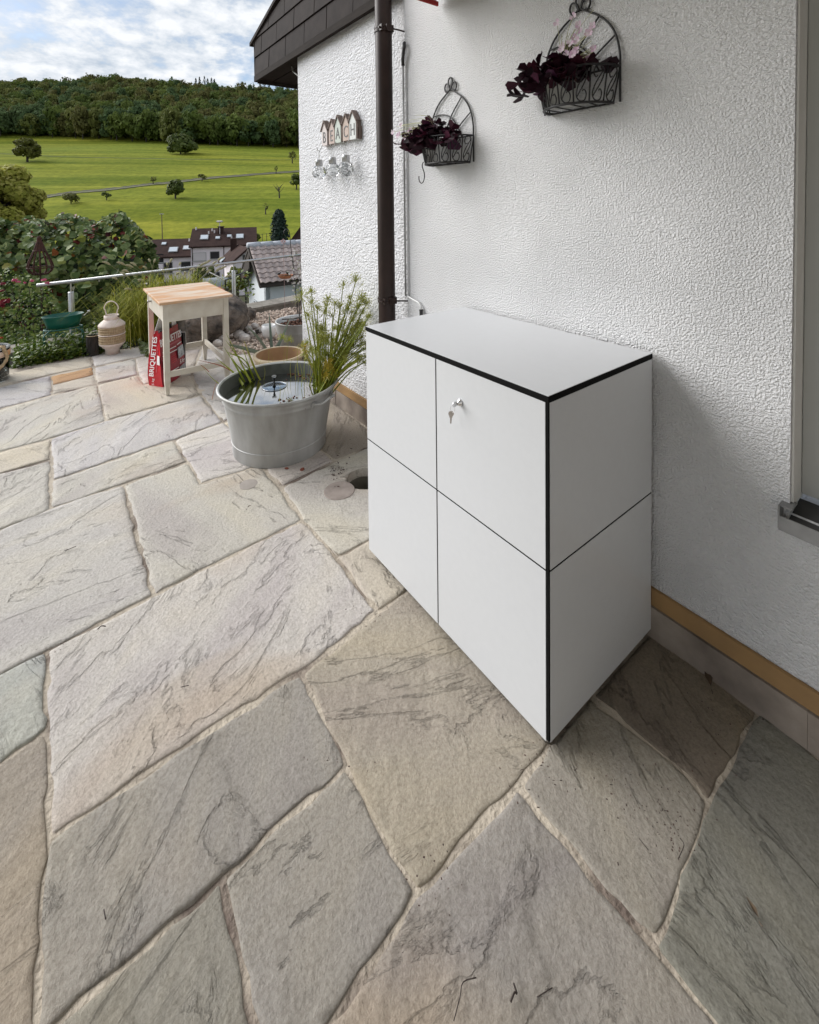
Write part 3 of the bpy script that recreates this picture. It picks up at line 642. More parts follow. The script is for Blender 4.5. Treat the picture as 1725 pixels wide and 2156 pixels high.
# stone skirting and ochre band at the foot of the wall
xs = [-2.27, -1.62, -0.98, -0.36, 0.25, 0.9, 1.5]
for a, b in zip(xs[:-1], xs[1:]):
    mb = MB(); mb.box((a+.0004, -.022, -.01), (b-.0004, .001, .112), .0); part('skirting_stone', mb, M_SKIRT, house)
mb = MB(); mb.box((XR+.05, -.016, .116), (1.5, .0015, .175), .003); part('plinth_band', mb, M_OCHRE, house)
for a, b in ((-3.8, -3.28), (-3.28, -2.76), (-2.76, XR-.01)):
    mb = MB(); mb.box((a+.003, YL-.026, -.01), (b-.003, YL+.001, .112), .004); part('skirting_stone', mb, M_SKIRT, house)
mb = MB(); mb.box((XL+.01, YL-.02, .116), (XR-.01, YL+.0015, .175), .003); part('plinth_band', mb, M_OCHRE, house)
# gable: slate cladding in courses flush above the left wall, roof edge, soffit boards
ZG = 2.90; XG = -4.86
gx0, gz0 = WL(532, 90, 0.0)[0], WL(532, 90, 0.0)[2]; slope = (WL(583, 0, 0.0)[2]-gz0)/(WL(583, 0, 0.0)[0]-gx0)
def topz(x): return gz0+slope*(x-gx0)-0.03
mb = MB(); mb.prism([(XG+.02, .02, ZG+.03), (XR-.02, .02, ZG+.03), (XR-.02, .02, topz(XR)), (XG+.02, .02, topz(XG+.02))], (0, .3, 0))
gable = part('roof_gable', mb, M_DKWOOD, house)
course = 0.185; wt = 0.40
for r in range(6):
    z0 = ZG+.012+r*course; x = XG-(0.5*wt if r % 2 else 0)
    while x < XR-.1:
        a, b = max(x+.005, XG), min(x+wt-.005, XR-.03); zt = z0+course-.009
        p = [(a, z0), (b, z0), (b, min(zt, topz(b))), (a, min(zt, topz(a)))]
        x += wt
        if b-a < .03 or p[3][1] < z0+.02 and p[2][1] < z0+.02: continue
        p[3] = (a, max(p[3][1], z0+.002))
        mb = MB(); k = .010+rnd.uniform(0, .004)
        mb.add([(q[0], -.004-k*(1 if i < 2 else .25), q[1]) for i, q in enumerate(p)]+[(q[0], .016, q[1]) for q in p],
               [(0, 1, 2, 3), (0, 4, 5, 1), (1, 5, 6, 2), (2, 6, 7, 3), (3, 7, 4, 0)])
        o = part('slate', mb, M_SLATE, gable); o.parent = gable; o.location = (0, 0, 0)
        for vtx in o.data.vertices: pass
mb = MB(); mb.box((XG-.01, -.02, ZG-.05), (XR-.02, .012, ZG+.008)); part('fascia_board', mb, M_DKWOOD, house)
mb = MB(); mb.obox((XG-.10, -.03, topz(XG-.10)+.0), (3.2, 0, 3.2*slope), (0, .5, 0), (0, 0, .035)); mb.box((XG-.012, -.015, ZG), (XG-.002, .5, topz(XG)))
part('roof_edge', mb, M_SLATE, house)
for i in range(6):
    mb = MB(); mb.box((XG+.0, .02+i*.16, ZG-.02-.004*(i % 2)), (XL-.01, .17+i*.16, ZG-.001)); part('soffit_board', mb, M_DKWOOD, house)
mb = MB(); mb.box((XG-.012, .015, ZG-.06), (XG+.01, 3.0, ZG+.12)); part('eaves_board', mb, M_DKWOOD, house)
mb = MB(); mb.tube([V(WL(622, 100, .12)), V(WL(612, 128, .12)), V(WL(616, 150, .12)), V(WL(628, 160, .06))], .006, 6); part('cable', mb, M_FRAME, house, True)
# unseen overhead slab, added and shaped to keep the terrace corner in shade
mb = MB(); mb.prism([(-1.85, -.001, 2.86), (-2.3, -1.9, 2.86), (-2.3, -4.6, 2.86), (1.45, -4.6, 2.86), (1.45, -.001, 2.86)], (0, 0, .2)); part('unseen_shade_slab', mb, M_STUCF, house)
mb = MB(); mb.box((1.2, -4.6, -.3), (1.45, -.001, 2.859)); part('unseen_shade_wall', mb, M_SHADEWALL, house)  # unseen wall added beside the terrace to block light and set the fill

win = thing('window', 'grey framed window with closed brown shutter in deep plaster reveal at right', 'window', (0.3, .1, ZS))
mb = MB(); mb.box((XW0+.007, .085, ZS+.03), (XW0+.062, .135, 2.44)); mb.box((XW0+.063, .09, ZS+.03), (1.19, .13, ZS+.085)); part('frame', mb, M_FRAME, win, bevel=.003)
sh = None
for i in range(40):
    z = ZS+.088+i*.045
    mb = MB(); mb.obox((XW0+.07, .128, z), (1.5, 0, 0), (0, .012, 0), (0, -.006, .043)); part('shutter_slat', mb, M_SHUT, win)
mb = MB(); mb.obox((XW0+.004, -.035, ZS-.012), (1.58, 0, 0), (0, .12, .022), (0, 0, .004)); part('sill_top', mb, M_SILLTOP, win)
mb = MB(); mb.box((XW0-.016, -.040, ZS-.040), (1.19, -.036, ZS+.002)); mb.box((XW0-.018, -.039, ZS-.036), (XW0-.014, .02, ZS+.030)); mb.box((XW0-.014, -.03, ZS+.026), (XW0+.014, .02, ZS+.030))
part('sill_edge', mb, M_SILL, win)

# ---------------------------------------------------------------- cabinet
x1, x0_, yb, yf, zb, zt = -0.805, -1.763, -0.022, -0.614, 0.036, 1.038
cab = thing('cabinet', 'white square edged cabinet with black edges standing against the plaster wall', 'cabinet', ((x0_+x1)/2, (yb+yf)/2, 0))
mb = MB(); mb.box((x0_+.001, yf-.0022, zb), (x1+.0018, yb, zt-.019)); part('body', mb, M_BLACKC, cab)
mb = MB(); mb.box((x0_-.004, yf-.005, zt-.0185), (x1+.004, yb+.001, zt-.0015)); part('top_board', mb, M_BLACKC, cab, bevel=.0006)
mb = MB(); mb.box((x0_-.003, yf-.004, zt-.0015), (x1+.003, yb, zt)); part('top_surface', mb, M_WHITEP, cab)
xm = float(WL(921, 1000, yf)[0]); zm = 0.534
for a, b in ((x0_, xm-.003), (xm+.003, x1-.0075)):
    for c, d, nm in ((zb-.004, zm-.003, 'front_panel'), (zm+.003, zt-.0215, 'front_panel')):
        mb = MB(); mb.box((a, yf-.004, c), (b, yf+.0015, d)); part(nm, mb, M_WHITEP, cab, bevel=.0006)
for c, d in ((zb-.004, zm-.003), (zm+.003, zt-.0215)):
    mb = MB(); mb.box((x1-.0015, yf+.004, c), (x1+.003, yb-.001, d)); part('side_panel', mb, M_WHITEP, cab, bevel=.0006)
    mb = MB(); mb.box((x0_-.003, yf+.004, c), (x0_+.0015, yb-.001, d)); part('side_panel', mb, M_WHITEP, cab)
for fx in (x0_+.03, x1-.03):
    for fy in (yf+.03, yb-.03):
        mb = MB(); mb.lathe([(.0001, .002), (.018, .002), (.018, .010), (.012, .012), (.012, zb+.002), (.0001, zb+.002)], (fx, fy, 0), 14); part('foot', mb, M_STEEL, cab, True)
L0 = WL(969, 847, yf-.004); lx, lz = L0[0], L0[2]
def ylathe(mb, prof, x, y, z, n=18):
    """turned shape about an axis pointing out of the wall (-y)"""
    k = len(mb.v); mb.lathe([(r, d) for r, d in prof], (0, 0, 0), n)
    for i in range(k, len(mb.v)):
        a, b, c = mb.v[i]; mb.v[i] = (x+a, y-c, z+b)
    return mb
mb = MB(); ylathe(mb, [(.0001, .0), (.0125, .0), (.0125, .004), (.010, .007), (.0085, .0075), (.0085, .012), (.0001, .0125)], lx, yf-.004, lz); part('lock', mb, M_CHROME, cab, True)
keys = thing('keys', 'small metal key in the cabinet lock with a second key hanging from its ring', 'keys', (lx, yf-.03, lz))
def key(o, ux, uz, uy, blade=True):
    """flat key: oval bow in the plane (ux,uz), blade along -uz"""
    o, ux, uz, uy = (np.array(q, float) for q in (o, ux, uz, uy)); mb = MB(); t = .0012
    bow = [(.0095*math.cos(a), .0105*math.sin(a)+.012*0) for a in np.linspace(math.radians(-60), math.radians(240), 16)]
    out = bow+[(-.0075, -.012), (-.0032, -.014), (-.0032, -.024), (-.0022, -.027), (-.003, -.030), (-.0018, -.033), (0, -.036), (.0022, -.033), (.0032, -.014), (.0055, -.012)]
    mb.prism([o+ux*a+uz*b for a, b in out], uy*t); return mb
part('key', key((lx-.0006, yf-.030, lz), (0, 0, 1), (0, -1, 0), (1, 0, 0)), M_CHROME, keys)
part('key', key((lx-.014, yf-.034, lz-.036), (.75, .66, 0), (.06, 0, 1), (-.66, .75, 0)), M_CHROME, keys)
mb = MB(); mb.tube([(lx-.006-.006*math.cos(a), yf-.034-.004*math.cos(a), lz-.016+.013*math.sin(a)) for a in np.linspace(0, 2*math.pi, 22, endpoint=False)], .0006, 5, True); part('key_ring', mb, M_CHROME, keys, True)

# ---------------------------------------------------------------- downpipe, cable in conduit, banner
px_, py_ = -2.395, -0.075
pipe = thing('downpipe', 'dark brown metal rain downpipe running down the white wall beside the cabinet', 'downpipe', (px_, py_, 0))
mb = MB(); mb.lathe([(.052, .0), (.052, 3.4)], (px_, py_, 0), 28); part('pipe', mb, M_BROWNPIPE, pipe, True)
for z in (2.63, 0.985):
    mb = MB(); mb.lathe([(.0525, -.016), (.057, -.015), (.057, -.004), (.0545, -.002), (.0545, .004), (.057, .006), (.057, .016), (.0525, .017)], (px_, py_, z), 28)
    mb.box((px_+.030, py_-.05, z-.018), (px_+.052, py_-.038, z+.018)); mb.box((px_+.048, py_-.02, z-.02), (px_+.066, py_+.03, z+.02))
    c = part('clamp', mb, M_BROWNPIPE, pipe)
    mb = MB(); mb.tube([(px_+.036, py_-.062, z), (px_+.038, py_-.03, z)], .007, 8); mb.tube([(px_+.06, py_+.01, z), (px_+.075, py_+.06, z-.005), (px_+.085, .03, z-.01)], .005, 6); part('bolt', mb, M_BROWNPIPE, c)
cond = thing('conduit', 'thin cable conduit with black bent cap behind the downpipe', 'conduit', (-2.305, -.02, 1.5))
cx_ = float(WL(849, 200, -.02)[0])
mb = MB(); mb.tube([(cx_, -.02, 1.02), (cx_, -.02, 2.42)], .0055, 8); part('tube', mb, M_SILL, cond, True)
mb = MB(); mb.tube([(cx_, -.02, 2.40), (cx_+.004, -.024, 2.44), (cx_+.022, -.03, 2.49), (cx_+.016, -.02, 2.53), (cx_-.02, -.0, 2.51)], .010, 8); part('cap', mb, M_IRON, cond, True)
cab2 = thing('cable', 'short white cable bending into a black socket sleeve behind the cabinet', 'cable', (-2.25, -.01, 1.05))
pts = [V(WL(853, 621, -.012)), V(WL(862, 626, -.012)), V(WL(872, 632, -.012)), V(WL(880, 636, -.012)), V(WL(885, 643, -.014)), V(WL(886.5, 652, -.016))]
mb = MB(); mb.tube(pts, .006, 8); part('cord', mb, M_WHITEC, cab2, True)
q = pts[-1]; mb = MB(); mb.tube([(q.x, q.y, q.z+.002), (q.x, q.y, q.z-.004), (q.x, q.y, q.z-.012), (q.x, q.y, q.z-.16)], [.010, .012, .0105, .0105], 10); part('sleeve', mb, M_BLACKPL, cab2)
bx = -2.0; bl = WL(920, 12, -.03)
flag = thing('banner', 'white cloth banner with red stripes and red hem hanging at the wall', 'banner', (float(bl[0]), -.2, 3.0))
bx = float(bl[0]); bz = float(bl[2])
M_CLOTHW = pm('white_cloth', (0.62, 0.60, 0.56), rough=0.9); M_CLOTHR = pm('red_cloth', (0.30, 0.02, 0.02), rough=0.9)
for i in range(8):
    mb = MB(); y = -.035-i*.055; mb.box((bx-.002, y-.045, bz+.02), (bx, y, bz+.5)); part('cloth_strip', mb, M_CLOTHW, flag)
    mb = MB(); mb.box((bx-.003, y-.054, bz+.02), (bx+.001, y-.046, bz+.5)); part('stripe', mb, M_CLOTHR, flag)
mb = MB(); mb.box((bx-.006, -.48, bz), (bx+.006, -.025, bz+.022)); part('hem', mb, M_CLOTHR, flag)

# ---------------------------------------------------------------- BEACH sign and three solar bulbs on the left wall
FONT = None
def text_mesh(name, body, size, mat, parent, origin, ux, uy, extrude=0.001, weight=0.0, squeeze=1.0):
    cu = bpy.data.curves.new(name, 'FONT'); cu.body = body; cu.size = size; cu.extrude = extrude; cu.offset = weight; cu.align_x = 'CENTER'; cu.align_y = 'CENTER'; cu.resolution_u = 3
    tmp = bpy.data.objects.new('t', cu); COL.objects.link(tmp)
    dg = bpy.context.evaluated_depsgraph_get(); me = bpy.data.meshes.new_from_object(tmp.evaluated_get(dg)); bpy.data.objects.remove(tmp)
    ux = V(ux).normalized(); uy = V(uy).normalized(); uz = ux.cross(uy); w = wpos(parent); o = V(origin)
    for v in me.vertices:
        v.co = o+ux*(v.co.x*squeeze)+uy*v.co.y+uz*v.co.z-w
    me.name = name; me.materials.clear(); me.materials.append(mat)
    return link(name, me, parent)
S1 = WL(681, 307.5, YL-.02); S2 = WL(756, 292, YL-.02)
sx0, sx1, sz0 = S1[0], S2[0], (S1[2]+S2[2])/2
sign = thing('beach_sign', 'small wooden wall sign of five beach huts spelling BEACH', 'sign', ((sx0+sx1)/2, YL, sz0))
M_DRIFT = pm('driftwood', (0.52, 0.44, 0.40), (0.40, 0.32, 0.28), 0.8, vs=30, stretch=(1, 1, .3), bump=.3)
M_DRIFTD = pm('dark_roof_wood', (0.20, 0.15, 0.13), (0.12, 0.09, 0.075), 0.8, vs=30)
M_HUTC = [pm('hut_paint', c, rough=.8) for c in ((.58, .52, .50), (.46, .37, .33), (.48, .52, .47), (.46, .37, .32), (.60, .62, .60))]
hw = (sx1-sx0)/5
for i, ch in enumerate('BEACH'):
    a = sx0+i*hw+.006; b = a+hw-.022; y0 = YL-.001; y1 = YL-.032-(.006 if i % 2 == 0 else 0); z0 = sz0+.004*(i % 2); h = (.125, .118, .135, .125, .135)[i]; mid = (a+b)/2
    mb = MB(); mb.prism([(a, y1, z0), (b, y1, z0), (b, y1, z0+h), (mid, y1, z0+h+.060), (a, y1, z0+h)], (0, y0-y1, 0))
    hut = part('hut', mb, M_HUTC[i], sign)
    mb = MB()
    for sgn in (-1, 1):
        e = np.array([mid+sgn*(b-a)*.5+sgn*.010, y1-.008, z0+h-.012]); t = np.array([mid, y1-.008, z0+h+.062])
        mb.prism([e, t, t+np.array([0, 0, .012]), e+np.array([sgn*.006, 0, .008])], (0, y0-y1+.007, 0))
    part('hut_roof', mb, M_DRIFTD, hut)
    mb = MB(); mb.box((b+.0005, y1+.004, z0), (b+.013, y0, z0+h*.98)); part('hut_side', mb, M_DRIFTD, hut)
    text_mesh('letter', ch, .125, M_IRON, hut, (mid, y1-.0012, z0+h*.48), (1, 0, 0), (0, 0, 1), .001, -.0005, .78)
mb = MB(); t = MB(); t.box((sx1-.012, YL-.02, sz0), (sx1+.012, YL-.001, sz0+.09)); part('side_post', t, M_DRIFTD, sign)
hooks = []
for i, fx in enumerate((0.02, 0.43, 0.80)):
    x = sx0+(sx1-sx0)*fx; mb = MB()
    mb.tube([(x, YL-.035, sz0+.015), (x, YL-.05, sz0-.02), (x+.004, YL-.066, sz0-.042), (x+.006, YL-.085, sz0-.030), (x+.006, YL-.088, sz0-.012)], .003, 6); part('hook', mb, M_FRAME, sign, True); hooks.append((x+.005, YL-.070, sz0-.040))
M_BULB = glassm('crackle_glass', (0.96, 0.97, 0.97), 0.08, 1.35)
def crackle_sphere(c, r):
    bm = bmesh.new(); bmesh.ops.create_icosphere(bm, subdivisions=3, radius=r)
    for v in bm.verts: v.co *= 1+rnd.uniform(-.06, .05)
    mb = MB(); mb.v = [(v.co.x+c[0], v.co.y+c[1], v.co.z+c[2]) for v in bm.verts]; mb.f = [tuple(v.index for v in f.verts) for f in bm.faces]; bm.free(); return mb
for i, (h, dz, nm) in enumerate(zip(hooks, (.105, .110, .100), ('left', 'middle', 'right'))):
    x, y, z = h
    lab = ('crackle glass solar bulb hanging under the letter B, leftmost of the three bulbs', 'crackle glass solar bulb hanging under the letter A, middle of the three bulbs', 'crackle glass solar bulb hanging under the letters C and H, nearest the downpipe')[i]
    b = thing('solar_bulb', lab, 'solar lamp', (x, y, z-.07), 'crackle glass solar bulbs under the wall sign')
    mb = MB(); mb.tube([(x-.013, y, z-.075), (x-.010, y, z-.03), (x, y, z+.004), (x+.010, y, z-.03), (x+.013, y, z-.075)], .0012, 5); part('wire_handle', mb, M_FRAME, b, True)
    mb = MB(); mb.lathe([(.0001, -.070), (.027, -.070), (.028, -.073), (.028, -.118), (.024, -.120), (.0001, -.120)], (x, y, z), 20); part('cap', mb, M_STEEL, b, True)
    part('glass_globe', crackle_sphere((x, y, z-.168), .055), M_BULB, b, False)
    mb = MB(); mb.tube([(x+.053*math.cos(a)*math.cos(.4), y+.053*math.sin(a), z-.168+.053*math.cos(a)*.4) for a in np.linspace(0, 6.283, 20, endpoint=False)], .0022, 5, True)
    for k in range(16):
        a = rnd.uniform(0, 6.28); e = rnd.uniform(-1.2, 1.2); q = np.array([math.cos(a)*math.cos(e), math.sin(a)*math.cos(e), math.sin(e)]); t = np.cross(q, (0, .3, 1)); t /= np.linalg.norm(t); t2 = np.cross(q, t); cc = np.array([x, y, z-.168])+q*.054
        mb.tube([cc+(t*math.cos(s)+t2*math.sin(s))*.012 for s in np.linspace(0, 6.283, 9, endpoint=False)], .0016, 4, True)
    part('crackle_veins', mb, M_PRINTG, b, True)

# ---------------------------------------------------------------- wrought iron wall baskets (half round, gothic back)
def P2(x, y, Y=-.008): return V(WL(x, y, Y))
def c8(x, y): return (843+.1135*x, 149.6+.1135*y)
bcx, br_, zt_, zb_ = -1.868, .168, 1.918, 1.785
bk = thing('wall_basket', 'black iron wall basket with purple plant nearest the downpipe, wire hook below it', 'wall basket', (bcx, 0, zb_), 'black iron baskets on the white wall')
W_ = .0042
def wire(mb, pts, r=W_, n=6): mb.tube(pts, r, n)
def smooth(pts, k=4):
    P = [np.array(p, float) for p in pts]; out = []
    for i in range(len(P)-1):
        p0 = P[max(i-1, 0)]; p1, p2 = P[i], P[i+1]; p3 = P[min(i+2, len(P)-1)]
        for j in range(k):
            t = j/k; out.append(.5*((2*p1)+(p2-p0)*t+(2*p0-5*p1+4*p2-p3)*t*t+(3*p1-p0-3*p2+p3)*t**3))
    out.append(P[-1]); return out
ap = (bcx+.0, -.008, 2.155)
def wallpt(u, z): return (bcx+u, -.008, z)
LW = [wallpt(-br_, zb_), wallpt(-br_, zt_), wallpt(-.167, zt_+.05), wallpt(-.153, zt_+.115), wallpt(-.125, zt_+.168), wallpt(-.085, zt_+.210), wallpt(-.040, zt_+.240), wallpt(-.008, zt_+.262)]
mb = MB(); wire(mb, smooth(LW)); wire(mb, smooth([(2*bcx-p[0], p[1], p[2]) for p in LW])); part('arch', mb, M_IRON, bk, True)
mb = MB()
inner = [wallpt(-.143, zt_+.138), wallpt(-.07, zt_+.14), wallpt(.0, zt_+.115), wallpt(.05, zt_+.06), wallpt(.085, zt_)]; wire(mb, smooth(inner), W_*.85)
wire(mb, smooth([wallpt(-.161, zt_+.085), wallpt(-.10, zt_+.08), wallpt(-.06, zt_+.04), wallpt(-.04, zt_)]), W_*.85)
wire(mb, smooth([wallpt(.085, zt_+.210), wallpt(.01, zt_+.13), wallpt(-.03, zt_+.06), wallpt(-.045, zt_)]), W_*.85)
wire(mb, smooth([wallpt(.150, zt_+.120), wallpt(.085, zt_+.075), wallpt(.03, zt_+.03), wallpt(.01, zt_)]), W_*.85); part('fan_bars', mb, M_IRON, bk, True)
mb = MB(); zf = zt_+.265
wire(mb, smooth([wallpt(-.004, zf-.01), wallpt(-.018, zf+.03), wallpt(-.010, zf+.056), wallpt(.006, zf+.058), wallpt(.014, zf+.04), wallpt(.008, zf+.02), wallpt(.004, zf-.01)]))
for s in (-1, 1): wire(mb, smooth([wallpt(s*.004, zf-.005), wallpt(s*.012, zf+.02), wallpt(s*.034, zf+.032), wallpt(s*.046, zf+.012), wallpt(s*.038, zf-.010), wallpt(s*.026, zf-.006)]))
part('finial', mb, M_IRON, bk, True)
def rim(r, z, n=22): return [(bcx+r*math.cos(t), -.008-r*math.sin(t)*.95, z) for t in np.linspace(0, math.pi, n)]
rb_ = .142
mb = MB(); wire(mb, rim(br_, zt_), W_*1.1); wire(mb, [wallpt(-br_, zt_), wallpt(br_, zt_)]); part('top_rim', mb, M_IRON, bk, True)
mb = MB(); wire(mb, rim(rb_, zb_), W_*1.3); wire(mb, [wallpt(-rb_, zb_), wallpt(rb_, zb_)])
for t in np.linspace(.4, 2.74, 6): wire(mb, [(bcx+rb_*math.cos(t), -.008-rb_*.95*math.sin(t), zb_), (bcx+rb_*math.cos(t)*.9, -.008, zb_)], W_*.7, 5)
part('bottom_rim', mb, M_IRON, bk, True)
def bpt(t, s, du=0.0):
    r = rb_+(br_-rb_)*s; return (bcx+r*math.cos(t), -.008-r*.95*math.sin(t), zb_+(zt_-zb_)*s)
for k, t in enumerate(np.linspace(0, math.pi, 9)):
    mb = MB(); wire(mb, [bpt(t, 0), bpt(t, 1)], W_*.75, 5); part('upright', mb, M_IRON, bk, True)
for k in range(8):
    t0 = math.pi*k/8; d = math.pi/8; mb = MB()
    for s in (0, 1):
        f = (lambda u: t0+d*u) if s == 0 else (lambda u: t0+d*(1-u))
        wire(mb, smooth([bpt(f(.55), .70), bpt(f(.68), .66), bpt(f(.80), .78), bpt(f(.70), .94), bpt(f(.38), .95), bpt(f(.18), .80), bpt(f(.30), .55), bpt(f(.62), .28), bpt(f(.80), .14)] if s == 0 else
                         [bpt(f(.55), .30), bpt(f(.68), .34), bpt(f(.80), .22), bpt(f(.70), .06), bpt(f(.38), .05), bpt(f(.18), .20), bpt(f(.30), .45), bpt(f(.62), .72), bpt(f(.80), .86)], 3), W_*.62, 5)
    part('scroll', mb, M_IRON, bk, True)
bk2 = copy_thing(bk, (bcx+.769, 0, zb_+.164), 'black iron wall basket with purple plant hanging above the cabinet')
mb = MB(); o0 = bpt(2.0, 0)
hk = solo('wire_hook', (wire(mb, smooth([(o0[0]-.02, o0[1]-.004, o0[2]+.012), (o0[0]-.02, o0[1]-.012, o0[2]-.01), (o0[0]-.012, o0[1]-.004, o0[2]-.05), (o0[0]-.022, o0[1], o0[2]-.085), (o0[0]-.042, o0[1], o0[2]-.10), (o0[0]-.062, o0[1], o0[2]-.085), (o0[0]-.064, o0[1], o0[2]-.06)]), .0028), mb)[1], M_IRON, 'bent black wire hook dangling from the basket beside the downpipe', 'hook', (o0[0], o0[1], o0[2]), True)
def potted(dx, dz, pot_mat, label, potlabel, seed, glass):
    r = np.random.default_rng(seed); c = np.array([bcx+dx-.035, -.082, zb_+dz+.006])
    p = thing('flower_pot', potlabel, 'flower pot', c)
    mb = MB(); mb.lathe([(.0001, 0), (.052, 0), (.064, .11), (.067, .112), (.067, .122), (.061, .122), (.058, .10), (.0001, .098)], c, 24); part('pot', mb, pot_mat, p, True)
    mb = MB()
    for k in range(3): mb.lathe([(.0655-k*.001, .108-k*.009), (.0675-k*.001, .106-k*.009), (.0655-k*.001, .104-k*.009)], c, 24)
    part('rim_rings', mb, M_STEEL, p, True)
    if not glass:
        mb = MB()
        for k in range(18):
            a = k*2*math.pi/18; mb.lathe([(.0001, .0), (.010, .0)], (0, 0, 0), 8)
            base = len(mb.v)-16
            for i in range(base, len(mb.v)):
                u, v_, _ = mb.v[i]; mb.v[i] = (c[0]+.0665*math.cos(a+u/.066), c[1]+.0665*math.sin(a+u/.066), c[2]+.094+v_)
        part('lace_edging', mb, pm('burgundy_lace', (.14, .06, .07), (.22, .12, .1), .8, vs=60), p)
    t = thing('oxalis_plant', label, 'plant', c+np.array([0, 0, .1]))
    lv = tri_leaf()
    for k in range(66 if glass else 50):
        a = r.uniform(0, 6.28); rr = .15*math.sqrt(r.random()); u = rr*math.cos(a)*1.15-.01; w = -abs(rr*math.sin(a))*.8; h = .11+.085*(1-rr/.15)+r.uniform(-.03, .03)
        if k < 7: u -= .06; w -= .03; h = r.uniform(-.0, .07)+.06
        tip = c+np.array([u, w+.015, h])
        for j in range(3):
            o = link('leaf', lv[j], t, tip-np.array(t.location)); o.rotation_euler = (r.normal(0, .5)+.35, r.normal(0, .5), r.uniform(0, 6.28)); s = r.uniform(.85, 1.25); o.scale = (s, s, s)
    mb = MB(); fl = MB()
    for k in range(36):
        side = -1 if glass else 1
        a = np.array([side*r.uniform(.02, .2), -r.uniform(0, .12), r.uniform(.05, .22)]); e = c+np.array([0, .0, .1])+a*np.array([1, 1, .9])
        if glass: e = e+np.array([-.05, 0, -.03])
        md = c+np.array([a[0]*.4, a[1]*.4, .11+a[2]*.6]); wire(mb, smooth([c+np.array([0, 0, .1]), md, e], 3), .0010, 4)
        if k % 2 == 0:
            for j in range(5):
                th = j*1.257+r.random(); d = np.array([math.cos(th), -.3, math.sin(th)])*.016; s = np.array([-math.sin(th), 0, math.cos(th)])*.007
                fl.add([e, e+d*.6+s, e+d, e+d*.6-s], [(0, 1, 2, 3)])
    part('flower_stems', mb, pm('pale_stem', (.42, .42, .22), rough=.6), t, True)
    part('blossoms', fl, leafm('pale_pink_petal', [(0, (.70, .62, .66)), (1, (.62, .40, .56))], .6, .3), t)
def tri_leaf():
    ms = []
    for j in range(3):
        a = j*2.094; R_ = Matrix.Rotation(a, 3, 'Z'); v = [Vector(q) for q in ((0, 0, 0), (-.020, .018, .004), (-.034, .038, .007), (-.024, .053, .001), (-.004, .050, -.007), (.004, .050, -.007), (.024, .053, .001), (.034, .038, .007), (.020, .018, .004), (0, .03, -.003))]
        me = bpy.data.meshes.new('leaf'); me.from_pydata([tuple(R_ @ q) for q in v], [], [(i, 9, i+1) for i in range(8)]+[(8, 9, 0)]); me.materials.append(M_OXA); ms.append(me)
    return ms
M_OXA = leafm('purple_oxalis_leaf', [(0, (.012, .003, .007)), (.5, (.022, .005, .011)), (.82, (.055, .008, .020)), (1, (.07, .022, .055))], .55, .1, .2)
potted(0, 0, M_ZINC, 'purple leaved shamrock plant with pale flowers in the basket nearest the downpipe', 'ribbed grey metal pot in the basket nearest the downpipe', 3, True)
potted(.769, .164, pm('grey_white_pot', (.40, .40, .37), (.30, .30, .28), .5, vs=9), 'purple leaved shamrock plant with pink flowers in the basket above the cabinet', 'pale pot with lace edging in the basket above the cabinet', 5, False)

# ---------------------------------------------------------------- zinc tub with pond
tc_ = np.array([-2.965, -.553, 0.0]); HT = .42
tub = thing('zinc_tub', 'round galvanised zinc tub filled with water used as a mini pond', 'tub', tc_)
mb = MB(); mb.lathe([(.293, .0), (.296, .004), (.298, .075), (.300, .080), (.312, .16), (.338, .30), (.345, .335), (.351, .343), (.351, .352), (.349, .358), (.355, .372), (.357, .378), (.357, .386), (.356, .392), (.371, HT-.018)], tc_, 64)
mb.lathe([(.371, HT-.018), (.382, HT-.014), (.386, HT-.004), (.381, HT+.004), (.372, HT+.003), (.366, HT-.006)], tc_, 64)
part('body', mb, M_ZINC, tub, True)
mb = MB(); mb.lathe([(.366, HT-.006), (.349, .385), (.338, .340), (.322, .25), (.28, .10), (.0001, .10)], tc_, 64); part('inner_wall', mb, pm('algae_stained_zinc', (.10, .105, .10), (.05, .055, .05), .6, vs=9), tub, True)
mb = MB(); mb.lathe([(.2975, .078), (.3035, .082), (.3035, .086), (.2995, .088)], tc_, 64); part('foot_seam', mb, M_ZINC, tub, True)
def tubpt(a, r, z): return (tc_[0]+r*math.cos(a), tc_[1]+r*math.sin(a), z)
for a0 in (math.radians(28), math.radians(208)):
    mb = MB(); pts = [(-.30, .334, .360), (-.24, .354, .372), (-.20, .362, .366), (-.15, .378, .372), (-.09, .395, .388), (0, .398, .392), (.09, .395, .388), (.15, .378, .372), (.20, .362, .366), (.24, .354, .372), (.30, .344, .360)]
    wire(mb, smooth([tubpt(a0+d, r+.012, z-.012+ (.05 if abs(d) < .16 else 0)*0) for d, r, z in pts]), .008, 8); h = part('handle', mb, M_ZINC, tub, True)
    for d in (-.27, .27):
        mb = MB(); mb.obox(tubpt(a0+d-.04, .349, .335), np.array(tubpt(a0+d+.04, .349, .335))-np.array(tubpt(a0+d-.04, .349, .335)), np.array([math.cos(a0+d), math.sin(a0+d), 0])*.010, (math.cos(a0+d)*.006, math.sin(a0+d)*.006, .038)); part('handle_plate', mb, M_ZINC, h, bevel=.004)
mb = MB(); mb.lathe([(.0001, .345), (.3395, .345)], tc_, 48); part('water', mb, M_WATER, tub)
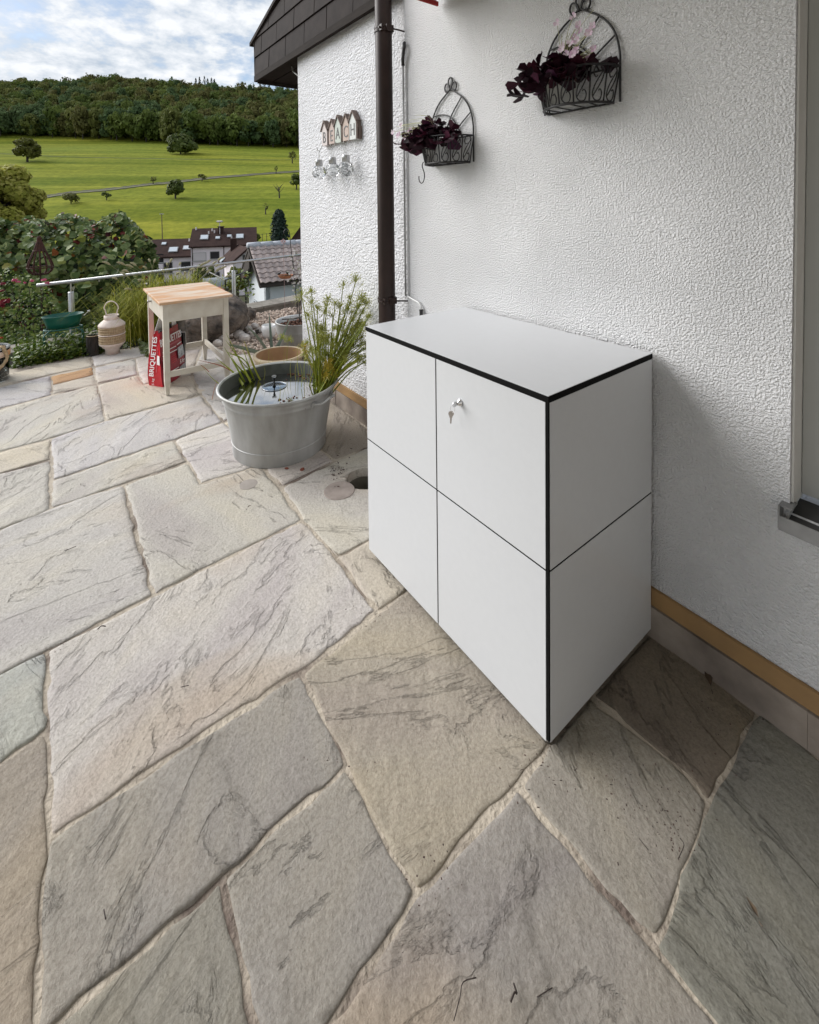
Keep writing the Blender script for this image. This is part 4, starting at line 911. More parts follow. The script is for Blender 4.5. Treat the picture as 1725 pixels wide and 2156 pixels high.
# floating fountain
fx, fy = FL(577, 814, .345)[0], FL(577, 814, .345)[1]
fo = thing('fountain', 'small floating clear solar fountain disc with black nozzle in the tub', 'fountain', (fx, fy, .345))
mb = MB(); mb.lathe([(.0001, .0025), (.074, .0025), (.078, .004), (.080, .003), (.078, .001), (.074, .0005), (.0001, .0005)], (fx, fy, .345), 36); part('disc', mb, glassm('pale_blue_plastic', (.75, .85, .95), .05, 1.3), fo, True)
mb = MB(); mb.tube([(fx+.080*math.cos(a), fy+.080*math.sin(a), .349) for a in np.linspace(0, 6.283, 40, endpoint=False)], .0018, 5, True); part('disc_edge', mb, M_STEEL, fo, True)
mb = MB(); mb.lathe([(.0001, .003), (.012, .003), (.010, .012), (.006, .016), (.006, .050), (.009, .055), (.009, .062), (.0001, .064)], (fx, fy, .345), 12); part('nozzle', mb, M_BLACKPL, fo, True)
mb = MB()
for i in range(12):
    a = i*.523; mb.tube([(fx+.006*math.cos(a), fy+.006*math.sin(a), .407), (fx+.014*math.cos(a), fy+.014*math.sin(a), .416), (fx+.013*math.cos(a), fy+.013*math.sin(a), .420)], .0022, 4)
part('spray_head', mb, M_STEEL, fo)
# floating pebbles and plant litter at the tub's far edge
mb = MB()
for i in range(150):
    a = rnd.uniform(.1, 2.6) if i < 100 else rnd.uniform(-.5, .4); r = .336-abs(rnd.gauss(0, .045)) if i < 100 else rnd.uniform(.12, .34); s = rnd.uniform(.004, .012)
    x, y = tc_[0]+r*math.cos(a), tc_[1]+r*math.sin(a); mb.obox((x, y, .3455), (s, rnd.uniform(-s, s), 0), (rnd.uniform(-s, s)*.4, s*.8, 0), (0, 0, s*.5))
o = part('water_litter', mb, M_CHIPS, tub, kind='stuff')

# ---------------------------------------------------------------- papyrus and reeds in the tub
M_STEM = leafm('papyrus_stem', [(0, (.17, .21, .012)), (.6, (.28, .31, .022)), (1, (.10, .14, .015))], .45, .1)
M_UMB = leafm('papyrus_umbel', [(0, (.27, .29, .05)), (.6, (.36, .36, .08)), (1, (.20, .24, .05))], .5, .35)
M_YEL = leafm('yellowing_umbel', [(0, (.40, .30, .03)), (1, (.34, .27, .03))], .5, .3)
def umbel(rng, n, R_, mat, droop=.35):
    mb = MB()
    for i in range(n):
        a = rng.uniform(0, 6.28); e = rng.uniform(-.25, 1.25); d = np.array([math.cos(a)*math.cos(e), math.sin(a)*math.cos(e), math.sin(e)]); l = R_*rng.uniform(.7, 1.1)
        p1 = d*l*.55; p2 = d*l+np.array([0, 0, -droop*l*rng.uniform(.2, .9)*math.cos(e)]); s = np.cross(d, (0, 0, 1)); s = s/(np.linalg.norm(s)+1e-6)*.0018
        mb.add([(0, 0, 0), p1-s, p2, p1+s], [(0, 1, 2, 3)])
        if i % 2: mb.add([p2, p2+s*2.2+np.array([0, 0, .004]), p2+np.array([0, 0, .010]), p2-s*2.2+np.array([0, 0, .004])], [(0, 1, 2, 3)])
    me = bpy.data.meshes.new('umbel'); me.from_pydata(mb.v, [], mb.f); me.materials.append(mat); return me
rg = np.random.default_rng(11)
UMB = [umbel(rg, 64, r, M_UMB) for r in (.068, .058, .05, .042)]; UY = umbel(rg, 46, .055, M_YEL, .9)
pc = FL(688, 812, .36); pap = thing('papyrus_plant', 'tall bright green papyrus with feathery umbels growing at the right side of the tub', 'plant', pc)
tips = [(748, 594, .0), (722, 603, .02), (785, 633, .04), (655, 616, -.05), (635, 625, -.12), (683, 660, 0), (668, 652, -.03), (735, 628, .05), (752, 650, .05), (760, 660, .06), (771, 655, .06), (705, 640, 0), (715, 650, 0), (727, 655, .02), (743, 672, .04),
        (690, 632, .0), (664, 690, -.04), (650, 668, -.05), (700, 668, 0), (712, 690, 0), (757, 690, .05), (770, 690, .05), (742, 700, .04), (728, 708, .02), (655, 642, -.06), (686, 646, .05), (780, 640, .05), (736, 640, -.03), (760, 632, .03), (720, 690, .05), (738, 730, .03), (690, 712, 0), (672, 700, -.05), (754, 716, .03)]
for i in range(70):
    u = rg.uniform(0, 1); tips.append((645+135*u+rg.normal(0, 8), 720-rg.uniform(0, 95)*(.4+.6*u)+rg.uniform(0, 70), rg.uniform(-.1, .1)))
for i, (x, y, dd) in enumerate(tips):
    b = np.array([pc[0]+rg.normal(0, .055), pc[1]+rg.normal(0, .05), .33]); k = np.hypot(*(b[:2]-tc_[:2]))
    if k > .34: b[:2] = tc_[:2]+(b[:2]-tc_[:2])*.34/k
    D = float((b-CC)@CF)+dd*1.6; t = AT(x, y, D)
    if t[1] > YL-.05: t = t*1.0; t[1] = YL-.06-rg.uniform(0, .1); 
    md = b+(t-b)*.5+np.array([0, 0, .03])
    mb = MB(); mb.tube(smooth([b, md, t], 3), [.0046, .0044, .004, .0038, .0036, .0032, .003], 4, cap=False)
    part('stem', mb, M_STEM, pap)
    o = link('umbel', UMB[i % 4], pap, V(t)-wpos(pap)); ax = (t-md)/np.linalg.norm(t-md); o.rotation_euler = (V(ax).to_track_quat('Z', 'Y')).to_euler(); s = rg.uniform(.8, 1.25)*(1 if i < 34 else .75); o.scale = (s, s, s)
for x, y in ((692, 765), (697, 778), (690, 792), (640, 733)):
    t = AT(x, y, float((pc-CC)@CF)-.12); mb = MB(); mb.tube(smooth([np.array([pc[0], pc[1]-.04, .34]), (np.array(pc)+t)/2+np.array([0, -.04, .03]), t], 3), .0025, 4); part('stem', mb, M_YEL, pap)
    o = link('umbel', UY, pap, V(t)-wpos(pap)); o['label'] = 'yellowed umbel'; o.rotation_euler = (rg.uniform(-1, 1), rg.uniform(-1, 1), 0)
M_REED = leafm('reed_blade', [(0, (.20, .25, .02)), (.6, (.32, .34, .04)), (1, (.38, .32, .05))], .45, .25)
M_REEDR = leafm('red_reed_blade', [(0, (.22, .04, .03)), (1, (.30, .10, .03))], .5, .2)
def blade(mb, pts, w, face=(0, -1, .3)):
    P = smooth(pts, 4); n = len(P); vs = []; fs = []
    f = np.array(face, float)
    for i, p in enumerate(P):
        t = P[min(i+1, n-1)]-P[max(i-1, 0)]; s = np.cross(t, f); s /= np.linalg.norm(s)+1e-9; k = w*(1-(i/(n-1))**2*.92)*.5; q = np.cross(s, t); q /= np.linalg.norm(q)+1e-9
        vs += [p-s*k, p+q*k*.5, p+s*k]
    for i in range(n-1): fs += [(3*i, 3*i+1, 3*i+4, 3*i+3), (3*i+1, 3*i+2, 3*i+5, 3*i+4)]
    return mb.add(vs, fs)
rdc = FL(500, 800, .36); reed = thing('reed_plant', 'yellow green iris reeds leaning out over the left rim of the tub', 'plant', rdc)
DD = float((rdc-CC)@CF)
reeds = [((528, 806), (505, 760), (475, 700)), ((535, 800), (522, 765), (509, 727)), ((545, 795), (530, 757), (512, 715)), ((548, 800), (533, 770), (518, 733)), ((515, 805), (490, 760), (470, 728)), ((540, 792), (508, 760), (474, 715)), ((512, 812), (492, 785), (452, 752)), ((532, 795), (517, 760), (480, 742)), ((528, 800), (500, 770), (484, 745))]
for a, b, c in reeds:
    A = FL(a[0], a[1], .355); mb = MB(); blade(mb, [A, AT(b[0], b[1], DD), AT(c[0], c[1], DD-.03)], .026); part('blade', mb, M_REED, reed)
for a, b, c, mt in (((470, 815), (445, 795), (422, 768), M_REED), ((500, 790), (465, 770), (415, 758), M_REEDR), ((446, 842), (452, 815), (459, 797), M_REEDR), ((440, 783), (430, 774), (419, 766), M_REEDR)):
    mb = MB(); blade(mb, [AT(a[0], a[1], DD), AT(b[0], b[1], DD), AT(c[0], c[1], DD)], .009); part('blade', mb, mt, reed)
rush = thing('rush_plant', 'sparse thin rushes standing in the middle of the pond tub', 'plant', FL(585, 790, .36))
for x, y, h in ((568, 785, 52), (573, 783, 48), (600, 783, 70), (606, 780, 62), (628, 790, 60), (545, 790, 40), (555, 800, 35), (640, 800, 75), (588, 845, 38), (595, 842, 30), (646, 812, 65), (622, 800, 50), (634, 815, 55), (655, 820, 60), (665, 818, 80), (612, 795, 44)):
    A = FL(x, y, .35); D = float((A-CC)@CF); mb = MB(); blade(mb, [A, AT(x+rnd.uniform(-3, 3), y-h*.5, D), AT(x+rnd.uniform(-8, 8), y-h, D)], rnd.choice((.004, .006, .009))); part('blade', mb, M_REED, rush)
    if h > 60:
        o = link('umbel', UMB[3], rush, V(AT(x+rnd.uniform(-6, 6), y-h, D))-wpos(rush))
# red lava pebbles and crumbs on the paving
def stone(name, x, y, s, mat, label, cat, group=None, z=0.0, sq=.6):
    c = FL(x, y, z); bm = bmesh.new(); bmesh.ops.create_icosphere(bm, subdivisions=2, radius=1)
    ax = (rnd.uniform(.8, 1.25), rnd.uniform(.75, 1.1), sq*rnd.uniform(.8, 1.2)); ph = [rnd.uniform(0, 6) for _ in range(6)]
    for v in bm.verts:
        k = 1+.16*math.sin(v.co.x*3+ph[0])*math.cos(v.co.y*2.6+ph[1])+.10*math.sin(v.co.z*4+ph[2]+v.co.x*2)+rnd.uniform(-.04, .04)
        v.co = Vector((v.co.x*ax[0], v.co.y*ax[1], v.co.z*ax[2]))*k*s
    bmesh.ops.rotate(bm, cent=(0, 0, 0), matrix=Matrix.Rotation(rnd.uniform(0, 6.28), 3, 'Z'), verts=bm.verts)
    me = bpy.data.meshes.new(name); bm.to_mesh(me); bm.free(); me.materials.append(mat)
    o = link(name, me, None, (c[0], c[1], z+s*ax[2]*.75)); tag(o, label, cat, group); return o
M_LAVA = pm('red_brown_pebble', (.26, .075, .04), (.16, .045, .03), .8, vs=60, bump=.5, bs=150)
stone('pebble', 603, 988, .011, M_LAVA, 'smaller left of two red brown pebbles on the paving before the tub', 'pebble')
stone('pebble', 636, 990, .014, M_LAVA, 'larger right of two red brown pebbles on the paving before the tub', 'pebble')
mb = MB()
M_CRUMB = pm('dark_crumbs', (.05, .035, .03), (.09, .045, .035), .8, vs=50)
for i in range(70):
    x, y = rnd.gauss(708, 14), rnd.gauss(990, 14); c = FL(x, y, .008); s = rnd.uniform(.002, .0075)
    mb.obox(c, (s, rnd.uniform(-s, s), 0), (rnd.uniform(-s, s)*.6, s*.7, 0), (0, 0, s*.6))
for cxx, cyy, n, sx, sy in ((1370, 1700, 60, 60, 40), (1290, 1630, 30, 30, 25), (1420, 1760, 30, 25, 25), (640, 985, 12, 30, 10), (1500, 1560, 16, 40, 60), (1560, 1500, 40, 60, 30), (750, 925, 40, 25, 18), (120, 1360, 14, 40, 8), (900, 1860, 24, 40, 40), (1130, 1620, 40, 40, 40), (700, 1600, 14, 40, 20), (790, 1290, 20, 30, 20)):
    for i in range(n):
        c = FL(rnd.gauss(cxx, sx), rnd.gauss(cyy, sy), .009); s = rnd.uniform(.001, .0034); mb.obox(c, (s, rnd.uniform(-s, s), 0), (rnd.uniform(-s, s)*.6, s*.7, 0), (0, 0, s*.6))
o = solo('crumbs', mb, M_CRUMB, None, None); tag(o, kind='stuff')
# dry leaves and twigs lying about
M_DRYLEAF = pm('dry_leaf', (.10, .065, .035), (.06, .04, .025), .7, vs=30); M_TWIG = pm('dark_twig', (.040, .028, .024), rough=.8)
def twig(pix, r, label, g='dark twigs on the paving'):
    c = FL(*pix[0]); mb = MB(); mb.tube(smooth([FL(x, y, .011+.003*(i % 2)) for i, (x, y) in enumerate(pix)], 3), r*.62, 5); solo('twig', mb, M_TWIG, label, 'twig', (c[0], c[1], 0), True, g)
twig([(955, 2150), (968, 2100), (975, 2068), (1003, 2059)], .0016, 'bent dark twig lying near the bottom edge of the paving')
twig([(1075, 2110), (1083, 2090), (1088, 2092), (1081, 2070)], .0028, 'short thick dark twig right of the bent twig')
twig([(1130, 2100), (1150, 2088), (1163, 2080)], .0014, 'straight thin twig at lower right centre of the paving')
twig([(380, 1447), (397, 1443)], .0018, 'pale straight splinter on the large lilac slab')
twig([(205, 1325), (213, 1318), (222, 1319)], .003, 'dark curled scrap in the joint of the lilac slab')
twig([(218, 1915), (222, 1935)], .0022, 'short curved twig on the grey slab at lower left')
twig([(135, 1160), (160, 1150)], .0022, 'dark splinter on the large slab at left')
twig([(1428, 1808), (1440, 1780), (1432, 1765)], .0015, 'fine curled twig on the slab joint right of the cabinet')
twig([(1345, 1765), (1365, 1790)], .0015, 'fine twig on the green slab right of the cabinet')
def leaf(x, y, l, rot, label, mat=M_DRYLEAF):
    c = FL(x, y); v, f = T_lance(); a = math.radians(rot); mb = MB()
    mb.add([(c[0]+l*(p[0]*.9*math.cos(a)-p[1]*math.sin(a)), c[1]+l*(p[0]*.9*math.sin(a)+p[1]*math.cos(a)), .016+l*p[2]*1.3) for p in v], [tuple(q) for q in f])
    mb.tube([(c[0], c[1], .008), (c[0]+l*.25*math.sin(a), c[1]-l*.25*math.cos(a), .010)], .0012, 4)
    solo('fallen_leaf', mb, mat, label, 'leaf', (c[0], c[1], 0), False, 'fallen leaves on the paving')
leaf(1497, 1455, .075, 35, 'curled brown leaf on the dark slab right of the cabinet')
leaf(1598, 1948, .035, 60, 'small dark leaf on the greenish slab at lower right')
leaf(520, 1075, .03, 20, 'tiny dark leaf on the slab before the tub')
leaf(190, 787, .04, 110, 'small dark leaf near the rope bucket', M_TWIG)

# ---------------------------------------------------------------- side table with briquette sack beneath
TX0, TX1, TY0, TY1, TH = -5.13, -4.255, -1.045, -.462, .79
table = thing('side_table', 'old cream painted side table with worn wooden top on the terrace', 'table', ((TX0+TX1)/2, (TY0+TY1)/2, 0))
mb = MB(); mb.box((TX0, TY0, TH-.022), (TX1, TY1, TH)); part('tabletop', mb, M_WOODTOP, table, bevel=.004)
i_ = .03; lw = .043
for nm, lo, hi in (('apron', (TX0+i_+lw, TY0+i_+.004, TH-.175), (TX1-i_-lw, TY0+i_+.022, TH-.0225)), ('apron', (TX0+i_+lw, TY1-i_-.022, TH-.175), (TX1-i_-lw, TY1-i_-.004, TH-.0225)), ('apron', (TX1-i_-.022, TY0+i_+lw, TH-.175), (TX1-i_-.004, TY1-i_-lw, TH-.0225)), ('drawer_front', (TX0+i_+.004, TY0+i_+lw, TH-.165), (TX0+i_+.022, TY1-i_-lw, TH-.0225))):
    mb = MB(); mb.box(lo, hi); part(nm, mb, M_OLDPAINT, table, bevel=.002)
mb = MB(); y = TY0+i_+.004; mb.tube([((TX0+TX1)/2-.2, y, TH-.09), ((TX0+TX1)/2-.2, y-.02, TH-.09), ((TX0+TX1)/2-.2, y-.032, TH-.09)], [.008, .009, .016], 10); part('knob', mb, M_STEEL, table, True)
for lx_ in (TX0+i_, TX1-i_-lw):
    for ly_ in (TY0+i_, TY1-i_-lw):
        mb = MB(); mb.box((lx_, ly_, .12), (lx_+lw, ly_+lw, TH-.0225))
        mb.add([(lx_+.010, ly_+.010, 0), (lx_+lw-.010, ly_+.010, 0), (lx_+lw-.010, ly_+lw-.010, 0), (lx_+.010, ly_+lw-.010, 0), (lx_, ly_, .1195), (lx_+lw, ly_, .1195), (lx_+lw, ly_+lw, .1195), (lx_, ly_+lw, .1195)], [(3, 2, 1, 0), (0, 1, 5, 4), (1, 2, 6, 5), (2, 3, 7, 6), (3, 0, 4, 7)])
        part('leg', mb, M_OLDPAINT, table)
zs_ = .15
for nm, lo, hi in (('stretcher', (TX1-i_-lw+.012, TY0+i_+lw, zs_), (TX1-i_-.012, TY1-i_-lw, zs_+.05)), ('stretcher', (TX0+i_+.012, TY0+i_+lw, zs_), (TX0+i_+lw-.012, TY1-i_-lw, zs_+.05)), ('stretcher', (TX0+i_+lw, TY1-i_-lw+.012, zs_+.02), (TX1-i_-lw, TY1-i_-.012, zs_+.07))):
    mb = MB(); mb.box(lo, hi); part(nm, mb, M_OLDPAINT, table, bevel=.002)
# sack: gusset side (bright red) and printed front (dark red)
Bq = [FL(313, 811)[:2], FL(342, 816)[:2], FL(388, 783)[:2]]
bA, bB, bC = (np.array([q[0], q[1], 0]) for q in Bq); bD = bA+bC-bB
sack = thing('briquette_sack', 'open red paper sack of charcoal briquettes under the side table', 'sack', (bA+bC)/2)
cen = (bA+bB+bC+bD)/4; uAB = (bB-bA); uBC = (bC-bB); wAB = np.linalg.norm(uAB); wBC = np.linalg.norm(uBC); eAB = uAB/wAB; eBC = uBC/wBC
HS = .47
def sec(z):     # narrowing gusset towards the open top
    k = z/HS; gs = 1-.55*k**1.3; ws = 1-.22*k**2; bul = 1+.10*math.sin(math.pi*min(1, k*1.15))
    return gs*bul, ws*bul
def spt(sa, sb, z):   # sa across AB (-.5..5), sb along BC
    g_, w_ = sec(z); return cen+uAB*sa*g_+uBC*sb*w_+np.array([0, 0, z])
NZ = 10
def face_grid(f, mat, name, nu=6, label=None):
    mb = MB(); vs = []
    for i in range(NZ+1):
        for j in range(nu+1):
            p = f(j/nu, HS*i/NZ); vs.append(p+eAB*rnd.uniform(-.004, .004)+eBC*rnd.uniform(-.004, .004)*(0 < j < nu))
    mb.add(vs, [(i*(nu+1)+j, i*(nu+1)+j+1, (i+1)*(nu+1)+j+1, (i+1)*(nu+1)+j) for i in range(NZ) for j in range(nu)]); return part(name, mb, mat, sack, True, label)
gus = face_grid(lambda u, z: spt(u-.5, -.5, z)-eBC*(-.035*math.sin(math.pi*u)*(z/HS)), M_RED, 'side_panel')
frn = face_grid(lambda u, z: spt(.5, u-.5, z)+eAB*.02*math.sin(math.pi*u), M_DKRED, 'front_panel')
face_grid(lambda u, z: spt(.5-u, .5, z), M_BLACKPL, 'back_flap'); face_grid(lambda u, z: spt(-.5, .5-u, z), M_RED, 'rear_panel')
n_s = -eBC; n_f = eAB
def on_side(u, z, d=.006): return spt(u-.5, -.5, z)+n_s*d-eBC*(-.035*math.sin(math.pi*u)*(z/HS))
def on_front(u, z, d=.008): return spt(.5, u-.5, z)+n_f*(d+.02*math.sin(math.pi*u))
upS = (on_side(.45, .36)-on_side(.55, .10)); 
text_mesh('lettering', 'BRIQUETTES', .074, M_PRINTW, gus, on_side(.36, .262, .016), (on_side(.34, .36)-on_side(.34, .10)), -eAB, .0008, .0012, .82)
text_mesh('lettering', '5 kg', .036, M_PRINTW, gus, on_side(.40, .045, .016), (on_side(.4, .2)-on_side(.4, .02)), -eAB, .0005)
def patch(f, u0, u1, z0, z1, mat, name, par, d=.012):
    mb = MB(); mb.prism([f(u0, z0, d), f(u1, z0, d), f(u1, z1, d), f(u0, z1, d)], (n_f if f is on_front else n_s)*.001); return part(name, mb, mat, par)
patch(on_side, .70, .98, .20, .275, M_PRINTW, 'label_patch', gus)
patch(on_side, .62, .66, .13, .33, pm('faded_red_print', (.55, .16, .17)), 'printed_line', gus)
patch(on_front, .10, .78, .325, .337, pm('pink_print', (.42, .10, .12)), 'printed_line', frn)
text_mesh('lettering', 'BRIQUETTES', .088, M_PRINTW, frn, on_front(.40, .385, .014), on_front(.7, .385)-on_front(.3, .385), on_front(.5, .40)-on_front(.5, .36), .0008, .0012, .72)
for z, a, b in ((.295, .05, .58), (.262, .05, .60), (.098, .05, .62), (.30, .66, .90)): patch(on_front, a, b, z, z+.007, M_PRINTW, 'printed_line', frn)
for k in range(4): patch(on_front, .34, .55, .225-k*.018, .229-k*.018, M_RED, 'printed_line', frn)
for a, b, c, d in ((.64, .95, .175, .275), (.05, .26, .15, .235), (.66, .98, .02, .095)): patch(on_front, a, b, c, d, M_PRINTG, 'printed_picture', frn)
text_mesh('lettering', '5 kg', .05, M_PRINTW, frn, on_front(.80, .135, .014), on_front(.7, .135)-on_front(.3, .135), (0, 0, 1), .0006, .001)
mb = MB()
for i in range(14):
    c = spt(rnd.uniform(-.35, .35), rnd.uniform(-.4, .4), HS-.02+rnd.uniform(-.02, .03)); mb.lathe([(.001, -.018), (.022, -.012), (.026, 0), (.022, .012), (.001, .018)], c, 8)
part('briquettes', mb, M_COAL, sack)
mb = MB(); p0 = spt(-.3, -.5, HS); p1 = spt(.4, .45, HS)
mb.prism([spt(-.45, -.5, HS-.02), spt(-.45, .1, HS-.01), spt(-.40, .0, HS+.09), spt(-.42, -.35, HS+.11)], eAB*.003); mb.prism([spt(.3, .2, HS-.03), spt(.3, .55, HS-.05), spt(.25, .5, HS+.02), spt(.25, .3, HS+.05)], eAB*.003)
part('torn_paper', mb, M_PRINTW, sack)
hb = thing('carry_frame', 'black metal ash box with thin bright edge leaning behind the red sack', 'box', bC+np.array([-.05, .05, 0]))
q0 = bC+eBC*.012-eAB*.02; mb = MB(); mb.obox(q0-eAB*.12, eAB*.13, eBC*.035, (0, 0, .37)); part('plate', mb, M_BLACKPL, hb, bevel=.004)
mb = MB(); mb.tube(smooth([q0+np.array([0, 0, .37])-eAB*.12, q0+np.array([0, 0, .375]), q0+eAB*.014+eBC*.03+np.array([0, 0, .36]), q0+eAB*.014+eBC*.035+np.array([0, 0, .25])], 4), .004, 6); part('edge', mb, M_STEEL, hb, True)

# ---------------------------------------------------------------- lantern, bark pot, rope bucket
lc = np.array([-5.936, -1.246, 0.0])
lan = thing('wicker_lantern', 'pale whitewashed wicker lantern with round hoop handle on the terrace edge', 'lantern', lc)
mb = MB(); mb.lathe([(.0001, 0), (.068, 0), (.068, .055), (.075, .06), (.118, .105), (.123, .112), (.123, .120), (.112, .122)], lc, 28); part('foot_bowl', mb, M_WICKERW, lan, True)
mb = MB(); mb.lathe([(.108, .12), (.108, .30)], lc, 24); part('inner_screen', mb, M_WICKER, lan, True)
for k in range(48):
    a = k*2*math.pi/48; mb = MB(); mb.tube([(lc[0]+.117*math.cos(a), lc[1]+.117*math.sin(a), z) for z in (.12, .21, .30)], .0042+.0012*(k % 3 == 0), 4, cap=False); part('cane', mb, M_WICKER, lan)
for z in (.135, .165, .195, .215, .235, .265, .29):
    mb = MB(); mb.tube([(lc[0]+(.1205+.003*(i % 2))*math.cos(i*2*math.pi/48), lc[1]+(.1205+.003*(i % 2))*math.sin(i*2*math.pi/48), z) for i in range(48)], .0036 if z != .215 else .006, 4, True); part('weave_band', mb, M_WICKERW if z == .215 else M_WICKER, lan)
mb = MB(); mb.lathe([(.112, .298), (.126, .300), (.127, .312), (.122, .322), (.10, .345), (.072, .368), (.068, .372)], lc, 28); part('shoulder', mb, M_WICKERW, lan, True)
mb = MB(); mb.lathe([(.068, .370), (.070, .372), (.070, .414), (.066, .416), (.062, .414), (.062, .36)], lc, 24); part('collar', mb, M_WICKERW, lan, True)
hd = np.array([RH[0], RH[1], 0]); mb = MB()
mb.tube([lc+hd*.078*1.0*math.cos(t)*(1.0 if math.sin(t) > 0 else .85)+np.array([0, 0, .475+.088*math.sin(t)]) for t in np.linspace(math.radians(-48), math.radians(228), 26)], .0055, 8); part('handle', mb, M_WICKERW, lan, True)
for s in (-1, 1):
    mb = MB(); p = lc+hd*.068*s+np.array([0, 0, .40]); mb.tube([p, p+hd*.012*s], .008, 8); part('rivet', mb, M_RUST, lan)
gc = np.array([-6.015, -1.415, 0.0]); bp = thing('bark_pot', 'dark bark covered candle pot with pale rim left of the wicker lantern', 'pot', gc)
mb = MB(); N_ = 26; prof = []
for z in (0, .02, .06, .11, .16, .20):
    for j in range(N_):
        a = j*2*math.pi/N_; r = .058+rnd.uniform(-.006, .006)+(.012 if z < .01 else 0); prof.append((gc[0]+r*math.cos(a), gc[1]+r*math.sin(a), z))
mb.add(prof, [(i*N_+j, i*N_+(j+1) % N_, (i+1)*N_+(j+1) % N_, (i+1)*N_+j) for i in range(5) for j in range(N_)]); part('bark_sleeve', mb, M_BARK, bp)
mb = MB(); mb.lathe([(.052, .10), (.052, .212), (.056, .214), (.056, .206)], gc, 22); part('glass_liner', mb, M_DKGLASS, bp, True)
mb = MB(); mb.tube([(gc[0]+.056*math.cos(a), gc[1]+.056*math.sin(a), .208) for a in np.linspace(0, 6.283, 24, endpoint=False)], .004, 5, True); part('rim', mb, M_WICKER, bp, True)
kc = np.array([-5.70, -2.255, 0.0]); kr = .185; buck = thing('rope_bucket', 'large smoky glass bucket lantern with wooden band and jute rope handle at the left edge', 'bucket', kc)
mb = MB(); mb.lathe([(.0001, 0), (kr*.93, 0), (kr*.98, .008), (kr*.95, .03), (kr*.96, .10), (kr, .29), (kr*.985, .292), (kr*.94, .10), (kr*.9, .04), (.0001, .03)], kc, 36); part('glass_body', mb, M_DKGLASS, buck, True)
mb = MB(); mb.lathe([(.0001, .036), (kr*.78, .036), (kr*.80, .05), (kr*.82, .22), (.0001, .22)], kc, 30); part('dark_filling', mb, M_SOIL, buck, True)
mb = MB(); mb.lathe([(kr+.002, .225), (kr+.007, .227), (kr+.009, .275), (kr+.004, .278)], kc, 36); part('wooden_band', mb, M_WOODTOP, buck, True)
mb = MB(); mb.lathe([(kr-.02, .292), (kr+.006, .294), (kr+.008, .30), (kr-.015, .303)], kc, 36); part('rim', mb, M_ZINC, buck, True)
he = kc+hd*(kr+.012); hs = kc-hd*(kr+.012); mb = MB(); sidev = -FH
pts = [he+np.array([0, 0, .29]), he+hd*.012+np.array([0, 0, .20]), he-hd*.035+sidev*.10+np.array([0, 0, .10]), kc+hd*.06+sidev*(kr+.03)+np.array([0, 0, .055]), kc-hd*.06+sidev*(kr+.03)+np.array([0, 0, .055]), hs+hd*.035+sidev*.10+np.array([0, 0, .10]), hs+np.array([0, 0, .29])]
sp = smooth(pts, 10); mb.tube(sp, [.013+.0022*math.sin(i*1.9) for i in range(len(sp))], 8); mb.tube([he+np.array([0, 0, .27]), he-hd*.01+np.array([0, 0, .32]), he-hd*.05+np.array([0, 0, .315])], .016, 8); part('rope_handle', mb, M_ROPE, buck, True)

up3 = np.array([0, 0, 1.0])
# ---------------------------------------------------------------- railing and coping along the terrace edge
RZ = .70; RL = FL(81, 600.5, RZ); RR = FL(632, 536, RZ); rdv = (RR-RL)/np.linalg.norm(RR-RL)
def railpt(x, y): return FL(x, y, RZ)
rail = thing('railing', 'stainless steel tube railing along the edge of the terrace above the valley', 'railing', (RL[0], RL[1], 0))
mb = MB(); mb.tube([RL-rdv*.02, RR+rdv*2.2], .0195, 14); part('handrail', mb, M_STEEL, rail, True)
for s_ in (float((railpt(146, 592)-RL)@rdv), float((railpt(495, 553)-RL)@rdv), 4.4):
    q = RL+rdv*s_; x, y = q[0], q[1]
    mb = MB(); mb.lathe([(.031, -.3), (.031, RZ-.128), (.028, RZ-.122), (.0001, RZ-.121)], (x, y, 0), 16); c = part('post', mb, M_STEEL, rail, True)
    mb = MB(); mb.tube([(x, y, RZ-.123), (x, y, RZ-.02)], .009, 10); mb.tube([q-rdv*.035-up3*.022, q+rdv*.035-up3*.022], .006, 6); part('rail_bracket', mb, M_STEEL, c)
cdv = np.array([-.18, 1.0, 0]); cdv /= np.linalg.norm(cdv); cn = np.array([-cdv[1], cdv[0], 0]); c00 = np.array([-7.13, .405, 0.0])
cop = thing('coping_wall', 'low stone wall with weathered coping slabs under the steel railing', 'wall', c00)
mb = MB(); mb.obox(c00-cdv*4.9-cn*.13-up3*3.2, cdv*8.6, cn*.32, up3*3.188); part('wall_body', mb, M_COPING, cop)
for a, b in ((-4.9, -4.0), (-4.0, -3.1), (-3.1, -2.15), (-2.15, -1.70), (-1.70, -.95), (-.95, -.22), (-.22, .38), (.38, 1.1), (1.1, 1.9), (1.9, 2.7), (2.7, 3.5)):
    mb = MB(); mb.obox(c00+cdv*(a+.004)-cn*.16-up3*.011, cdv*(b-a-.008), cn*.38, up3*(.046+rnd.uniform(-.004, .004))); part('coping_slab', mb, M_COPING, cop, bevel=.006)
